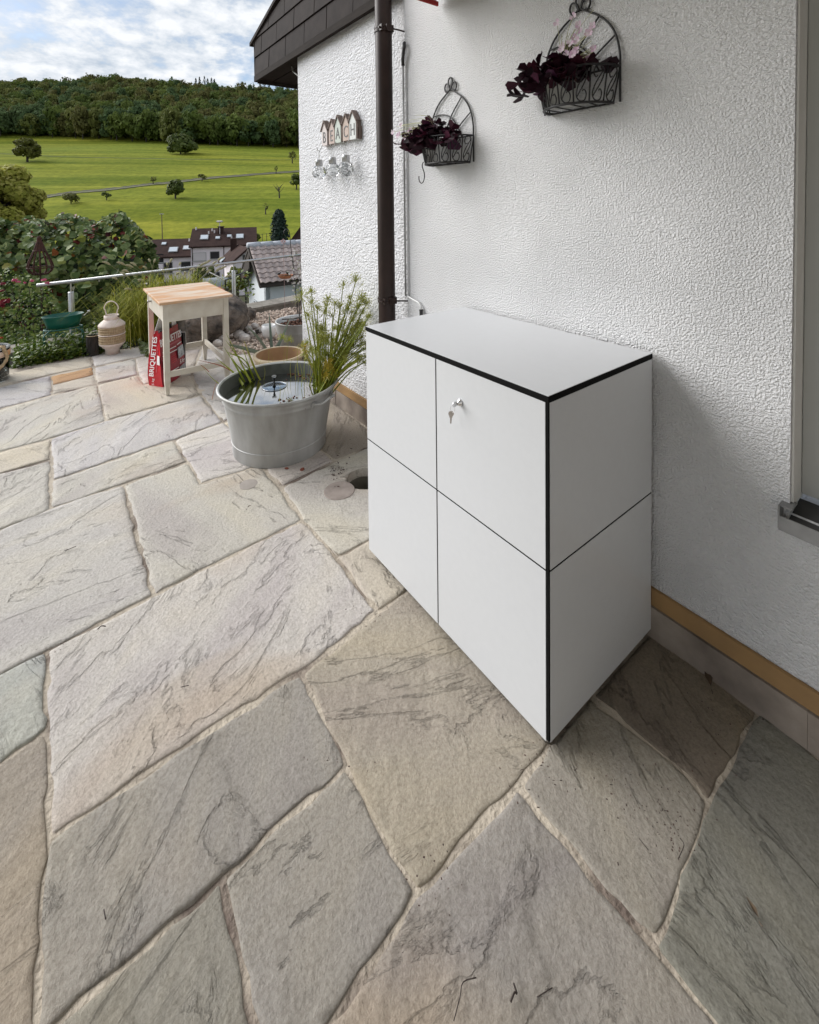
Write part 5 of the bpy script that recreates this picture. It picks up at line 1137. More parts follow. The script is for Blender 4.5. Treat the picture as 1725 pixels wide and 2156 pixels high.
# beds
mb = MB(); mb.box((-6.83, -4.5, -.35), (-6.055, -.62, -.03)); o = link('planting_bed', mesh_of('planting_bed', mb, M_SOIL)); tag(o, kind='structure')
mb = MB(); mb.box((-6.83, -.615, -.35), (-6.055, .052, -.025)); mb.box((-6.83, .055, -.35), (-3.9, 4.0, -.02)); o = link('gravel_bed', mesh_of('gravel_bed', mb, M_GRAVELBED)); tag(o, kind='structure')
rg2 = np.random.default_rng(5)
def pebbles(n, x0, x1, y0, y1, s0, s1, name, mat, z0=-.015):
    bm = bmesh.new(); bmesh.ops.create_icosphere(bm, subdivisions=1, radius=1); tv = np.array([v.co[:] for v in bm.verts]); tf = np.array([[v.index for v in f.verts] for f in bm.faces]); bm.free()
    P = np.stack([rg2.uniform(x0, x1, n), rg2.uniform(y0, y1, n), np.full(n, z0)+rg2.uniform(0, .012, n)], 1)
    S = rg2.uniform(s0, s1, (n, 1, 1))*rg2.uniform(.6, 1.3, (n, 1, 3)); jit = 1+rg2.uniform(-.15, .15, (n, len(tv), 1)); th = rg2.uniform(0, 6.28, n)
    vv = tv[None]*S*jit; c, s = np.cos(th)[:, None], np.sin(th)[:, None]; x = vv[..., 0]*c-vv[..., 1]*s; y = vv[..., 0]*s+vv[..., 1]*c; vv = np.stack([x, y, vv[..., 2]], -1)+P[:, None, :]
    ff = tf[None]+(np.arange(n)*len(tv))[:, None, None]; o = link(name, np_mesh(name, vv.reshape(-1, 3), ff.reshape(-1, 3), mat)); tag(o, kind='stuff'); return o
pebbles(5200, -6.80, -4.6, .06, 2.6, .010, .024, 'gravel', M_GRAVEL)
pebbles(900, -6.75, -6.06, -.6, .05, .010, .03, 'gravel', M_GRAVEL); pebbles(500, -6.0, -5.0, -.30, .08, .006, .016, 'gravel', M_GRAVEL, .004)
# boulder and rocks
def rock(name, c, r, mat, label, cat, group=None, sub=3, amp=.22, seed=0):
    q = random.Random(seed); bm = bmesh.new(); bmesh.ops.create_icosphere(bm, subdivisions=sub, radius=1); pl = []
    for k in range(9):
        d = Vector((q.gauss(0, 1), q.gauss(0, 1), q.gauss(0, 1))).normalized(); pl.append((d, q.uniform(.72, .95)))
    for v in bm.verts:
        p = v.co.copy()
        for d, h in pl:
            k = p.dot(d)
            if k > h: p -= d*(k-h)*.85
        n = amp*.35*math.sin(v.co.x*4.1+seed)*math.sin(v.co.y*3.7+seed*2)+amp*.3*math.sin(v.co.z*6.3+v.co.x*5+seed)+q.uniform(-amp, amp)*.10
        p *= 1+n; v.co = Vector((p.x*r[0], p.y*r[1], p.z*r[2]))
    me = bpy.data.meshes.new(name); bm.to_mesh(me); bm.free(); me.materials.append(mat)
    me.polygons.foreach_set('use_smooth', [sub > 2]*len(me.polygons))
    o = link(name, me, None, c); return tag(o, label, cat, group)
rock('boulder', (-5.95, -.22, .20), (.40, .44, .34), M_ROCK, 'big dark grey boulder behind the side table', 'boulder', None, 4, .22, 3)
RK = [(455, 712, .09), (468, 700, .07), (480, 690, .085), (497, 698, .10), (510, 688, .08), (497, 680, .07), (520, 700, .065), (470, 720, .06), (485, 712, .075), (535, 692, .05), (502, 712, .07), (515, 718, .06), (530, 708, .05), (458, 728, .05), (545, 700, .045)]
RKL = ['white angular rock at the foot of the boulder', 'small pale rock against the boulder', 'pale rock beside the right flank of the boulder', 'largest brown grey rock of the heap', 'white rock at the top of the heap', 'flat rock on the boulder side of the heap', 'pale rock facing the gravel', 'small rock near the table leg', 'pale rock in the middle of the heap', 'small rock out on the gravel', 'rock at the lower edge of the heap', 'low rock in front of the heap', 'pebble sized rock right of the heap', 'small dark rock under the table', 'smallest rock farthest right on the gravel']
for i, (x, y, s) in enumerate(RK):
    s *= 1.2; c = FL(x, y, 0.0); rock('rock', (c[0], c[1], s*.5), (s, s*.9, s*.75), M_ROCKW, RKL[i], 'rock', 'pale rocks heaped between boulder and gravel', 2, .2, 20+i)
c = FL(524, 672, 0.0); rock('rock', (c[0], c[1], .07), (.10, .10, .10), M_ROCK, 'dark rock standing alone at the back of the gravel', 'rock', None, 2, .2, 60)
# wooden edging between the gravel and paving
mb = MB(); mb.obox(FL(560, 695, 0.0), FL(520, 712, 0)-FL(560, 695, 0), (0, .02, 0), (0, 0, .05)); solo('edging_board', mb, M_TRUNK, 'short dark edging board lying in the gravel bed', 'board', V(FL(560, 695)))

# ---------------------------------------------------------------- pots behind the tub
pb = FL(587, 747, .26); pr = .205; bowl = thing('planter_bowl', 'round beige planter bowl just behind the zinc tub', 'planter', (pb[0], pb[1], 0))
mb = MB(); mb.lathe([(.0001, 0), (.13, 0), (.16, .06), (pr, .24), (pr+.012, .25), (pr+.012, .272), (pr+.002, .276), (pr-.012, .272)], (pb[0], pb[1], 0), 40); part('pot', mb, M_BEIGEPOT, bowl, True)
mb = MB(); mb.lathe([(pr-.012, .271), (pr-.03, .20), (.14, .07), (.0001, .07)], (pb[0], pb[1], 0), 40); part('inside', mb, M_BEIGEIN, bowl, True)
ac = FL(572, 733, .05); ag = thing('agave_plant', 'grey green agave with long stiff leaves behind the beige planter', 'plant', ac)
M_AG = leafm('agave_leaf', [(0, (.16, .20, .16)), (.5, (.20, .23, .17)), (1, (.13, .18, .15))], .5, .05)
AD = float((pb-CC)@CF)+.30
for a, b, c, w in (((573, 738), (570, 700), (566, 658), .075), ((565, 740), (545, 712), (520, 688), .075), ((578, 738), (595, 705), (612, 666), .045), ((560, 748), (520, 735), (474, 724), .05), ((583, 738), (590, 720), (604, 690), .05)):
    mb = MB(); blade(mb, [AT(a[0], a[1], AD), AT(b[0], b[1], AD-.05), AT(c[0], c[1], AD-.08)], w); part('leaf', mb, M_AG, ag)
zc = np.array([-4.80, .43, 0.0]); zp = thing('zinc_planter', 'round zinc planter of bark chips half hidden by the house corner', 'planter', zc)
c0 = FL(629, 686, .28); zc = np.array([c0[0], c0[1], 0.0]); zp.location = zc; zr = .235
mb = MB(); mb.lathe([(.0001, 0), (zr*.86, 0), (zr*.92, .2), (zr, .24), (zr, .25), (zr*1.0, .33), (zr*1.04, .34), (zr*1.04, .348), (zr*.97, .345), (zr*.93, .25)], zc, 40); part('pot', mb, M_ZINC, zp, True)
mb = MB(); mb.lathe([(.0001, .27), (zr*.95, .27)], zc, 30); part('soil', mb, M_SOIL, zp)
mb = MB()
for i in range(160):
    a = rnd.uniform(0, 6.28); r = zr*.9*math.sqrt(rnd.random()); s = rnd.uniform(.012, .03); mb.obox((zc[0]+r*math.cos(a), zc[1]+r*math.sin(a), .275+rnd.uniform(0, .03)), (s, rnd.uniform(-s, s), rnd.uniform(-s, s)*.4), (rnd.uniform(-s, s), s*.8, 0), (0, 0, s*.6))
part('bark_chips', mb, M_CHIPS, zp, kind='stuff')
mb = MB(); mb.tube([(zc[0]-.2, zc[1]-.1, .33), (zc[0]-.02, zc[1]-.05, .36), (zc[0]+.1, zc[1], .40)], .008, 5); mb.tube([(zc[0], zc[1], .27), (zc[0]+.02, zc[1], .42), (zc[0]-.02, zc[1]+.02, .58)], .006, 5); part('twigs', mb, M_TRUNK, zp)
jc = FL(566, 712, 0.0); mb = MB(); mb.lathe([(.0001, 0), (.05, 0), (.075, .05), (.085, .11), (.08, .16), (.072, .16), (.07, .10), (.0001, .03)], jc, 24); solo('ceramic_pot', mb, M_WHITEC, 'small white ceramic pot left of the zinc planter', 'pot', V(jc), True)

# ---------------------------------------------------------------- garden plants and ornaments
def leaf_objs(name, parent, pos, nrm, size, tmpl, mat, rng, jit=.5):
    """one object per leaf, mesh data shared"""
    v, f = tmpl; mes = []
    for k in range(3):
        me = bpy.data.meshes.new(name); vv = (v-np.array([0, .5, 0]))*(1, 1, 1)+rng.normal(0, .03, v.shape); me.from_pydata([tuple(q) for q in vv], [], [tuple(int(i) for i in q) for q in f]); me.materials.append(mat); me.polygons.foreach_set('use_smooth', [True]*len(me.polygons)); mes.append(me)
    w = wpos(parent)
    for i, (p, n) in enumerate(zip(pos, nrm)):
        n = np.asarray(n)+rng.normal(0, jit, 3); o = link(name, mes[i % 3], parent, V(p)-w); q = V(n).to_track_quat('Z', 'Y') @ Matrix.Rotation(rng.uniform(0, 6.28), 3, 'Z').to_quaternion()
        o.rotation_euler = q.to_euler(); s = float(size[i]) if np.ndim(size) else size; o.scale = (s, s, s)
def leaf_stuff(name, parent, pos, nrm, size, tmpl, mat, rng, jit=.5, kind='stuff'):
    vv, ff = scatter(tmpl, np.asarray(pos)-np.array(wpos(parent)), nrm, size, rng, jit)
    o = link(name, np_mesh(name, vv, ff, mat, True), parent)
    if kind: o['kind'] = kind
    return o
ra = np.random.default_rng(21)
# large-leaved hazel hedge beyond the railing: leaves on lumps
M_HAZ = leafm('hazel_leaf', [(0, (.038, .070, .018)), (.3, (.085, .130, .032)), (.55, (.15, .20, .075)), (.86, (.27, .31, .11)), (.92, (.20, .22, .03)), (.965, (.22, .035, .02)), (1, (.06, .018, .022))], .5, .25, .22)
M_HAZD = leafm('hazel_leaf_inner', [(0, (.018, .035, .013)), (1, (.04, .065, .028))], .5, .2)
hzc = AT(150, 560, 8.4); hz = thing('hazel_bush', 'big dense dark bush with large round leaves, some red and yellow, beyond the railing', 'bush', (hzc[0], hzc[1], -1.2))
top = [(-140, 420), (-60, 430), (0, 462), (30, 470), (60, 455), (95, 468), (130, 450), (165, 455), (200, 470), (235, 450), (255, 448), (290, 480), (318, 510), (335, 560), (330, 640)]
tx = [t[0] for t in top]; ty = [t[1] for t in top]
P = []; Nn = []
while len(P) < 5200:
    x = ra.uniform(-140, 332); yt = np.interp(x, tx, ty); y = yt+abs(ra.normal(0, 1))*22 if ra.random() < .35 else ra.uniform(yt, 760)
    if y > 760: continue
    edge = min(1, (y-yt)/90)*min(1, (334-x)/50+.15)
    lump = .22*math.sin(x*.055+1)*math.sin(y*.06)+.16*math.sin(x*.13)*math.cos(y*.11)
    D = 8.9-1.15*edge**.5-lump+abs(ra.normal(0, .22)); p = AT(x, y, D); P.append(p); up = .9-.75*min(1, max(0, (y-yt)/160)); n = -ray(x, y)*.7+np.array([0, 0, up])+np.array([-.25, -.1, 0]); Nn.append(n)
P = np.array(P); Nn = np.array(Nn); dist = (P-CC)@CF+ra.uniform(0, .5, len(P)); o_ = np.argsort(dist); big = o_[:290]; rest = o_[290:]
leaf_objs('leaf', hz, P[big], Nn[big], ra.uniform(.085, .14, len(big)), T_round(), M_HAZ, ra, .35)
leaf_stuff('foliage', hz, P[rest], Nn[rest], ra.uniform(.065, .125, len(rest)), T_round(), M_HAZ, ra, .4)
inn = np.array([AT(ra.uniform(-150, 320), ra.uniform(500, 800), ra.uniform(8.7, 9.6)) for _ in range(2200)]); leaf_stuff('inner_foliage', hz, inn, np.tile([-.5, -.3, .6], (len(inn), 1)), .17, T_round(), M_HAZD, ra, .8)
mb = MB()
for x, y, b in ((250, 440, 40), (95, 462, 30), (235, 455, 10), (130, 452, 0), (40, 470, -10), (290, 500, 10), (180, 520, 0), (60, 520, 0)):
    mb.tube([V(AT(x-b*.3, 760, 8.9)), V(AT(x-b*.1, y+90, 8.6)), V(AT(x, y, 8.45))], [.03, .014, .005], 6)
part('stems', mb, M_TRUNK, hz)
# rose bush
M_ROSEL = leafm('rose_leaf', [(0, (.045, .085, .014)), (.5, (.095, .15, .024)), (.85, (.18, .23, .05)), (1, (.25, .25, .08))], .5, .3, .25)
rc = AT(55, 740, 5.7); ro = thing('rose_bush', 'leafy rose bush with pink and red blooms at the left edge of the terrace', 'bush', (rc[0], rc[1], 0))
P = []; Nn = []
tx = [-120, -40, 0, 20, 40, 60, 80, 100, 115, 130, 145, 160]; ty = [560, 575, 570, 560, 580, 570, 590, 600, 625, 655, 700, 740]
while len(P) < 2600:
    x = ra.uniform(-120, 160); yt = np.interp(x, tx, ty); y = ra.uniform(yt, 775)
    D = 5.95-.45*min(1, (y-yt)/80)-.18*math.sin(x*.09)*math.sin(y*.08)+abs(ra.normal(0, .16)); P.append(AT(x, y, D)); Nn.append(-ray(x, y)*.5+np.array([0, 0, .7]))
P = np.array(P); P[:, 2] = np.maximum(P[:, 2], .0); Nn = np.array(Nn); leaf_stuff('foliage', ro, P, Nn, ra.uniform(.028, .058, len(P)), T_oval(), M_ROSEL, ra, .6)
mb = MB()
for x, y in ((20, 600), (60, 600), (90, 610), (110, 640), (40, 640), (0, 590), (128, 690)): mb.tube([V(AT(60+x*.2, 770, 5.8)), V(AT((60+x)/2+10, (770+y)/2, 5.75)), V(AT(x, y, 5.75))], [.010, .007, .003], 5)
part('stems', mb, M_TRUNK, ro)
M_PINK = leafm('pink_petal', [(0, (.52, .06, .17)), (.7, (.62, .12, .24)), (1, (.60, .22, .25))], .5, .25); M_CRIM = leafm('crimson_petal', [(0, (.16, .008, .018)), (1, (.24, .012, .03))], .5, .2); M_RORG = leafm('orange_red_petal', [(0, (.5, .09, .03)), (1, (.42, .05, .03))], .5, .2)
def bloom(p, r, mat, par):
    P_, N_ = [], []
    for i in range(26):
        d = ra.normal(0, 1, 3); d /= np.linalg.norm(d); d[2] = abs(d[2])*.8; P_.append(np.array(p)+d*r*ra.uniform(.4, .9)); N_.append(d)
    leaf_stuff('bloom', par, P_, N_, r*1.1, T_oval(), mat, ra, .4, None)
for x, y, r, mt in ((30, 591, .030, M_PINK), (38, 594, .022, M_PINK), (5, 598, .028, M_CRIM), (66, 592, .026, M_PINK), (92, 590, .025, M_PINK), (98, 597, .028, M_PINK), (4, 613, .024, M_CRIM), (10, 637, .06, M_CRIM), (0, 645, .05, M_CRIM), (118, 693, .014, M_RORG), (2, 712, .02, M_RORG), (52, 596, .018, M_PINK)): bloom(AT(x, y, 5.35), r, mt, ro)
# ground cover
M_COVER = leafm('ground_cover_leaf', [(0, (.045, .085, .010)), (.5, (.085, .14, .014)), (.85, (.15, .20, .025)), (1, (.21, .24, .04))], .45, .25)
P = []; Nn = []
while len(P) < 2600:
    x = ra.uniform(30, 212); z = abs(ra.normal(0, .075)); px = FL(x, np.interp(x, [0, 37, 190, 215], [806, 786, 752, 744])-ra.uniform(0, 1)**1.3*42, 0)
    if px[0] > -5.98 or px[0] < -6.8: continue
    P.append(px+np.array([0, 0, z])); Nn.append([-.2, -.3, 1])
gcv = link('ground_cover', np_mesh('ground_cover', *scatter(T_oval(), P, Nn, ra.uniform(.03, .065, len(P)), ra, .55), M_COVER, True)); tag(gcv, kind='stuff')
P = [np.array([ra.uniform(-6.8, -6.0), ra.uniform(-4.4, -.62), abs(ra.normal(0, .03))-.01]) for _ in range(2200)]
gcv = link('ground_cover', np_mesh('ground_cover', *scatter(T_oval(), P, np.tile([-.2, -.3, 1], (len(P), 1)), .045, ra, .55), M_COVER, True)); tag(gcv, kind='stuff')
ivc = FL(318, 752); iv = thing('ivy_plant', 'low pale green leafy clump on the paving edge left of the side table', 'plant', ivc)
P = []
for i in range(150): x = ra.uniform(293, 330); P.append(FL(x, np.interp(x, [293, 310, 330], [742, 752, 757])-ra.uniform(0, 22), 0)+np.array([0, 0, abs(ra.normal(0, .035))]))
leaf_stuff('foliage', iv, P, np.tile([.2, -.3, 1], (len(P), 1)), ra.uniform(.04, .075, len(P)), T_oval(), leafm('pale_ivy_leaf', [(0, (.11, .15, .05)), (.6, (.17, .20, .08)), (1, (.24, .26, .13))], .4, .25), ra, .5)
lpc = FL(440, 712); lp = thing('sedum_plant', 'small yellow green plant in front of the boulder under the side table', 'plant', lpc)
P = [FL(ra.normal(442, 11), ra.normal(708, 6), 0)+np.array([0, 0, abs(ra.normal(0, .05))]) for _ in range(160)]
leaf_stuff('foliage', lp, P, np.tile([.2, -.3, 1], (len(P), 1)), ra.uniform(.03, .05, len(P)), T_oval(), leafm('sedum_leaf', [(0, (.05, .07, .01)), (.6, (.20, .20, .03)), (1, (.34, .26, .08))], .4, .25), ra, .6)
sp_ = FL(612*.0+421, 712); 
wd = FL(432, 716)
# ornamental fountain grass
M_GRASS = leafm('fountain_grass_blade', [(0, (.15, .17, .014)), (.5, (.30, .32, .035)), (.85, (.42, .41, .06)), (1, (.50, .45, .14))], .6, .35, .15)
M_PLUME = leafm('grass_plume', [(0, (.38, .35, .20)), (1, (.46, .42, .28))], .8, .3)
gcx = np.array([-6.35, -.62, .0]); fg = thing('ornamental_grass', 'large arching fountain grass with pale plumes between lantern and boulder', 'grass', gcx)
vs, fs = [], []
for i in range(3600):
    b = gcx+np.array([ra.normal(0, .12), ra.normal(0, .20), 0]); a = ra.uniform(0, 6.28); L_ = ra.uniform(.50, .98); out = ra.uniform(.10, .66)*L_; hgt = L_*ra.uniform(.62, .92)-.35*out
    d = np.array([math.cos(a)*.8, math.sin(a)*1.25, 0]); p = [b, b+d*out*.25+np.array([0, 0, hgt*.62]), b+d*out*.62+np.array([0, 0, hgt*.98]), b+d*out*(1.05)+np.array([0, 0, hgt*(.95-.5*out)])]
    s = np.array([-d[1], d[0], 0])*.0042; k = len(vs); 
    for j, q in enumerate(p): w = (1, .9, .6, .08)[j]; vs += [q-s*w, q+s*w]
    fs += [(k+2*j, k+2*j+1, k+2*j+3, k+2*j+2) for j in range(3)]
o = link('blades', np_mesh('blades', np.array(vs)-gcx, np.array(fs), M_GRASS, True), fg); o['kind'] = 'stuff'
for i in range(34):
    a = ra.uniform(0, 6.28); b = gcx+np.array([ra.normal(0, .08), ra.normal(0, .12), 0]); d = np.array([math.cos(a)*.8, math.sin(a)*1.2, 0]); L_ = ra.uniform(.72, 1.0); o1 = b+d*.16+np.array([0, 0, L_*.7]); o2 = b+d*ra.uniform(.28, .5)+np.array([0, 0, L_*ra.uniform(.82, 1.0)]); o3 = o2+(o2-o1)*.16+d*.03
    mb = MB(); mb.tube([b, o1, o2], .0014, 4); mb.tube(smooth([o2, (o2+o3)/2+np.array([0, 0, .012]), o3], 3), [.004, .011, .014, .014, .012, .008, .003], 6); part('plume', mb, M_PLUME, fg)
# green bowl on an iron stand
sc_ = FL(158, 742, 0.0); sc_ = np.array([-6.33, -1.66, 0.0]); 
stand = thing('plant_stand', 'green wrought iron plant stand with scrolls among the ground cover', 'plant stand', sc_)
zt2 = .262; mb = MB(); EL = lambda r, s, z, t: (sc_[0]+r*math.cos(t)*.62, sc_[1]+s*math.sin(t), z)
mb.tube([EL(.15, .17, zt2, t) for t in np.linspace(0, 6.283, 28, endpoint=False)], .008, 6, True); part('ring', mb, M_GREENIRON, stand, True)
for dx, dy in ((.085, .12), (.085, -.12), (-.085, .12), (-.085, -.12)):
    mb = MB(); mb.tube(smooth([(sc_[0]+dx, sc_[1]+dy, zt2), (sc_[0]+dx*1.5, sc_[1]+dy*1.45, zt2-.05), (sc_[0]+dx*1.25, sc_[1]+dy*1.35, .10), (sc_[0]+dx*1.5, sc_[1]+dy*1.55, -.03)], 4), .007, 6); part('leg', mb, M_GREENIRON, stand, True)
mb = MB()
for s in (-1, 1):
    cyl = [(sc_[0]+.09, sc_[1]+.04+s*.045+s*.030*math.cos(t)*(1-t/9), zt2-.055+.032*math.sin(t)*(1-t/9)) for t in np.linspace(0, 6.5, 18)]; mb.tube(cyl, .0045, 5); mb.tube([(sc_[0]+.09, sc_[1]-.09+s*.03+s*.022*math.cos(t)*(1-t/9), zt2-.05+.026*math.sin(t)*(1-t/9)) for t in np.linspace(0, 6.5, 18)], .0045, 5)
part('scroll', mb, M_GREENIRON, stand, True)
mb = MB(); mb.lathe([(.0001, 0), (.14, 0), (.16, .06), (.185, .13), (.19, .136), (.184, .138), (.155, .06), (.13, .012), (.0001, .01)], (sc_[0], sc_[1], zt2+.009), 36, .62, 1.0); 
solo('green_bowl', mb, M_GREENP, 'dark green oval bowl standing on the iron plant stand', 'bowl', (sc_[0], sc_[1], zt2+.009), True)
mb = MB(); a = AT(176, 664, 5.6); b = AT(186, 655, 5.6); mb.tube([a, b], .004, 5); mb.tube([b-np.array([0, .012, 0]), b+np.array([0, .014, 0])], .013, 8); solo('plant_label', mb, M_PRINTW, 'small white plant marker sticking up behind the green bowl', 'marker', V(b), False)
# rusty teardrop ornament on a rod
oc = AT(84, 560, 6.1); orn = thing('garden_ornament', 'rusty iron teardrop garden ornament on a thin rod before the hazel bush', 'ornament', (oc[0], oc[1], 0))
zt3 = AT(84, 497, 6.1)[2]; zb3 = AT(84, 577, 6.1)[2]; Hh = zt3-zb3; prof = [(.006, 1.0), (.020, .95), (.018, .90), (.036, .78), (.062, .62), (.098, .44), (.128, .28), (.136, .18), (.118, .07), (.075, .0)]
for k in range(12):
    a = k*2*math.pi/12; mb = MB(); pts = smooth([(oc[0]+r*math.cos(a), oc[1]+r*math.sin(a), zb3+z*Hh) for r, z in prof], 3); mb.tube(pts, .0085, 5); part('rib', mb, M_RUST, orn)
mb = MB()
for r, z in ((.136, .18), (.075, 0), (.062, .62), (.02, .95)):
    mb = MB(); mb.tube([(oc[0]+r*math.cos(t), oc[1]+r*math.sin(t), zb3+z*Hh) for t in np.linspace(0, 6.283, 24, endpoint=False)], .008, 5, True); part('hoop', mb, M_RUST, orn)
mb = MB(); mb.lathe([(.018, .90), (.038, .78), (.064, .62)], (0, 0, 0), 16); n0 = len(mb.v)-48
for i in range(n0, len(mb.v)): u, v_, w_ = mb.v[i]; mb.v[i] = (oc[0]+u, oc[1]+v_, zb3+w_*Hh)
part('funnel', mb, M_RUST, orn)
mb = MB(); mb.tube([(oc[0], oc[1], -.05), (oc[0], oc[1], zt3)], .0065, 6); part('rod', mb, M_RUST, orn)
# shepherd's crook stake with terracotta bird dish
SD = 5.75; sb = FL(626, 668, 0.0); SD = float((sb-CC)@CF); stk = thing('crook_stake', 'thin black shepherds crook stake rising from the gravel beside the house corner', 'stake', sb)
mb = MB(); mb.tube(smooth([AT(627, 668, SD), AT(619, 580, SD), AT(612, 520, SD), AT(609, 490, SD), AT(604, 482, SD), AT(598, 486, SD), AT(597, 492, SD)], 4), .006, 6); part('rod', mb, M_IRON, stk, True)
dcn = AT(601, 581, SD-.05); dish = thing('bird_dish', 'terracotta bird dish with two small dark birds on its rim, held on the stake', 'bird dish', dcn)
mb = MB(); mb.lathe([(.0001, -.030), (.07, -.030), (.094, -.005), (.100, .012), (.104, .018), (.098, .018), (.09, .002), (.0001, -.008)], dcn, 30); part('bowl', mb, M_TERRA, dish, True)
mb = MB(); mb.lathe([(.0001, .008), (.093, .008)], dcn, 26); part('water', mb, M_WATER, dish)
def bird(c, d, s):
    bm = bmesh.new(); bmesh.ops.create_uvsphere(bm, u_segments=10, v_segments=8, radius=1); d = V(d).normalized(); up = Vector((0, 0, 1)); sd = d.cross(up)
    mb = MB(); c = V(c)
    def blob(o, r, stretch):
        k = len(mb.v)
        mb.add([c+o+(d*v.co.x*stretch+sd*v.co.y+up*v.co.z)*r for v in bm.verts], [tuple(v.index for v in f.verts) for f in bm.faces])
    blob(up*.014*s, .014*s, 1.6); blob(d*.020*s+up*.028*s, .0095*s, 1.05)
    mb.add([c+d*.028*s+up*.030*s, c+d*.028*s+up*.026*s+sd*.003*s, c+d*.040*s+up*.027*s], [(0, 1, 2)]); mb.obox(c-d*.045*s+up*.016*s-sd*.005*s, d*.03*s, sd*.010*s, up*.004*s); mb.tube([c+sd*.004, c+sd*.004+up*.01*s], .0012*s, 4); mb.tube([c-sd*.004, c-sd*.004+up*.01*s], .0012*s, 4); bm.free(); return mb
part('bird_figure', bird(dcn-RH*.095+np.array([0, 0, .017]), RH, 1.1), M_IRON, dish, True); part('bird_figure', bird(dcn+FH*.095+np.array([0, 0, .017]), -RH+FH*.2, 1.0), M_IRON, dish, True)
mb = MB(); mb.tube([dcn+RH*.10, AT(618, 578, SD)], .004, 5); part('arm', mb, M_IRON, dish)
# thin flowering stems by the corner
fst = thing('allium_stem', 'single tall faded pink flower ball on a thin stem before the tiled roof', 'flower', FL(598, 668))
FD = SD-.1; mb = MB(); mb.tube([AT(600, 668, FD), AT(598, 590, FD), AT(596, 514, FD)], .0028, 4); part('stem', mb, pm('faded_pink_stem', (.40, .27, .26)), fst)
q = AT(596, 508, FD); P_ = []; N_ = []
for i in range(60): d = ra.normal(0, 1, 3); d /= np.linalg.norm(d); P_.append(q+d*.036*ra.uniform(.6, 1)); N_.append(d)
leaf_stuff('flower_ball', fst, P_, N_, .020, T_oval(), leafm('faded_pink_petal', [(0, (.42, .28, .28)), (1, (.52, .38, .37))], .7, .3), ra, .5, None)
gau = thing('white_flower_plant', 'airy plant with small white blossoms in front of the house corner', 'plant', FL(630, 668)); mb = MB(); fl = MB(); P_ = []
GD = SD-.15
for x0, x1_, yt in ((628, 616, 540), (630, 622, 530), (632, 628, 560), (630, 610, 575), (632, 633, 545), (634, 630, 600)):
    pts = smooth([AT(x0, 668, GD), AT((x0+x1_)/2+2, (668+yt)/2, GD), AT(x1_, yt, GD)], 6); mb.tube(pts, .0022, 4)
    for p in pts[4:]:
        for j in range(2):
            e = p+ra.normal(0, .028, 3); P_.append(e)
    for p in pts[7:]:
        e = p+ra.normal(0, .02, 3)
        for j in range(4): th = j*1.57+ra.random(); d = (RH*math.cos(th)+np.array([0, 0, math.sin(th)]))*.018; s_ = (RH*-math.sin(th)+np.array([0, 0, math.cos(th)]))*.008; fl.add([e, e+d*.6+s_, e+d, e+d*.6-s_], [(0, 1, 2, 3)])
part('stems', mb, M_TRUNK, gau); part('blossoms', fl, leafm('white_petal', [(0, (.72, .70, .66)), (1, (.78, .74, .74))], .6, .3), gau); leaf_stuff('foliage', gau, P_, np.tile([0, -.3, 1], (len(P_), 1)), .035, T_lance(), M_ROSEL, ra, .6)
pic = FL(555, 650, .02); pi_ = thing('climbing_shoot', 'young leafy shoot growing behind the railing before the white outbuilding', 'plant', AT(523, 650, 7.6)); mb = MB(); P_ = []
pts = smooth([AT(522, 650, 7.6), AT(520, 615, 7.6), AT(514, 590, 7.6), AT(519, 575, 7.6)], 6); mb.tube(pts, .006, 5)
for p in pts[5:]:
    for j in range(4): P_.append(p+ra.normal(0, .055, 3))
part('stem', mb, M_TRUNK, pi_); leaf_stuff('foliage', pi_, P_, np.tile([0, -.3, 1], (len(P_), 1)), .075, T_oval(), M_HAZ, ra, .6)

# ---------------------------------------------------------------- white outbuilding with tiled roof, below the terrace
M_TILE = pm('weathered_roof_tile', (.47, .395, .365), (.37, .30, .275), .8, spec=.2, vs=7, bump=.2, bs=30, island=.16)
M_RIDGE = pm('pale_ridge_tile', (.52, .54, .58), (.44, .46, .50), .6, vs=9)
M_HWHITE = pm('white_render', (.74, .77, .79), (.70, .73, .75), .85, vs=3); M_DKBRN = pm('dark_brown_boards', (.05, .036, .030), (.032, .024, .02), .7, vs=8, stretch=(1, 1, 6))
A_ = AT(522, 518, 16.0); ang = math.radians(55); rd = FH*math.cos(ang)+RH*math.sin(ang); gd = RH*math.cos(ang)-FH*math.sin(ang); wv, hv = 1.19, 1.12
up = np.array([0, 0, 1.0]); LEN = 6.5; sl_ = gd*wv-up*hv; E_ = A_+sl_
ob = thing('outbuilding', 'small white outbuilding with pinkish tiled gable roof beyond the railing', 'outbuilding', A_-up*4)
W0 = E_+rd*.28-gd*.30; zgr = -4.8
def wallpoly(pts, mat, name, off): mb = MB(); mb.prism(pts, off); return part(name, mb, mat, ob)
eh = E_[2]+.18
gl = A_-gd*wv*1.0-up*hv+rd*.28+gd*.2; bot = lambda p: np.array([p[0], p[1], zgr])
wtop = np.array([W0[0], W0[1], eh+.12])
apx = A_+rd*.28-up*.14
wallpoly([bot(gl), bot(W0), wtop, apx, np.array([gl[0], gl[1], eh])], M_HWHITE, 'wall', rd*.15)
wallpoly([bot(W0), bot(W0)+rd*6, wtop+rd*6, wtop], pm('white_render_with_shade', (.66, .71, .74), (.62, .68, .71), .85, vs=3), 'wall', -gd*.15)  # eave wall: white render with its blue-grey shade put into the colour
wallpoly([A_-gd*wv-up*hv+rd*.02, A_-gd*.02+rd*.02-up*.02, A_-up*.75-gd*.02+rd*.02, A_-gd*wv*.85-up*hv*1.2+rd*.02], M_DKBRN, 'gable_boarding', rd*.05)
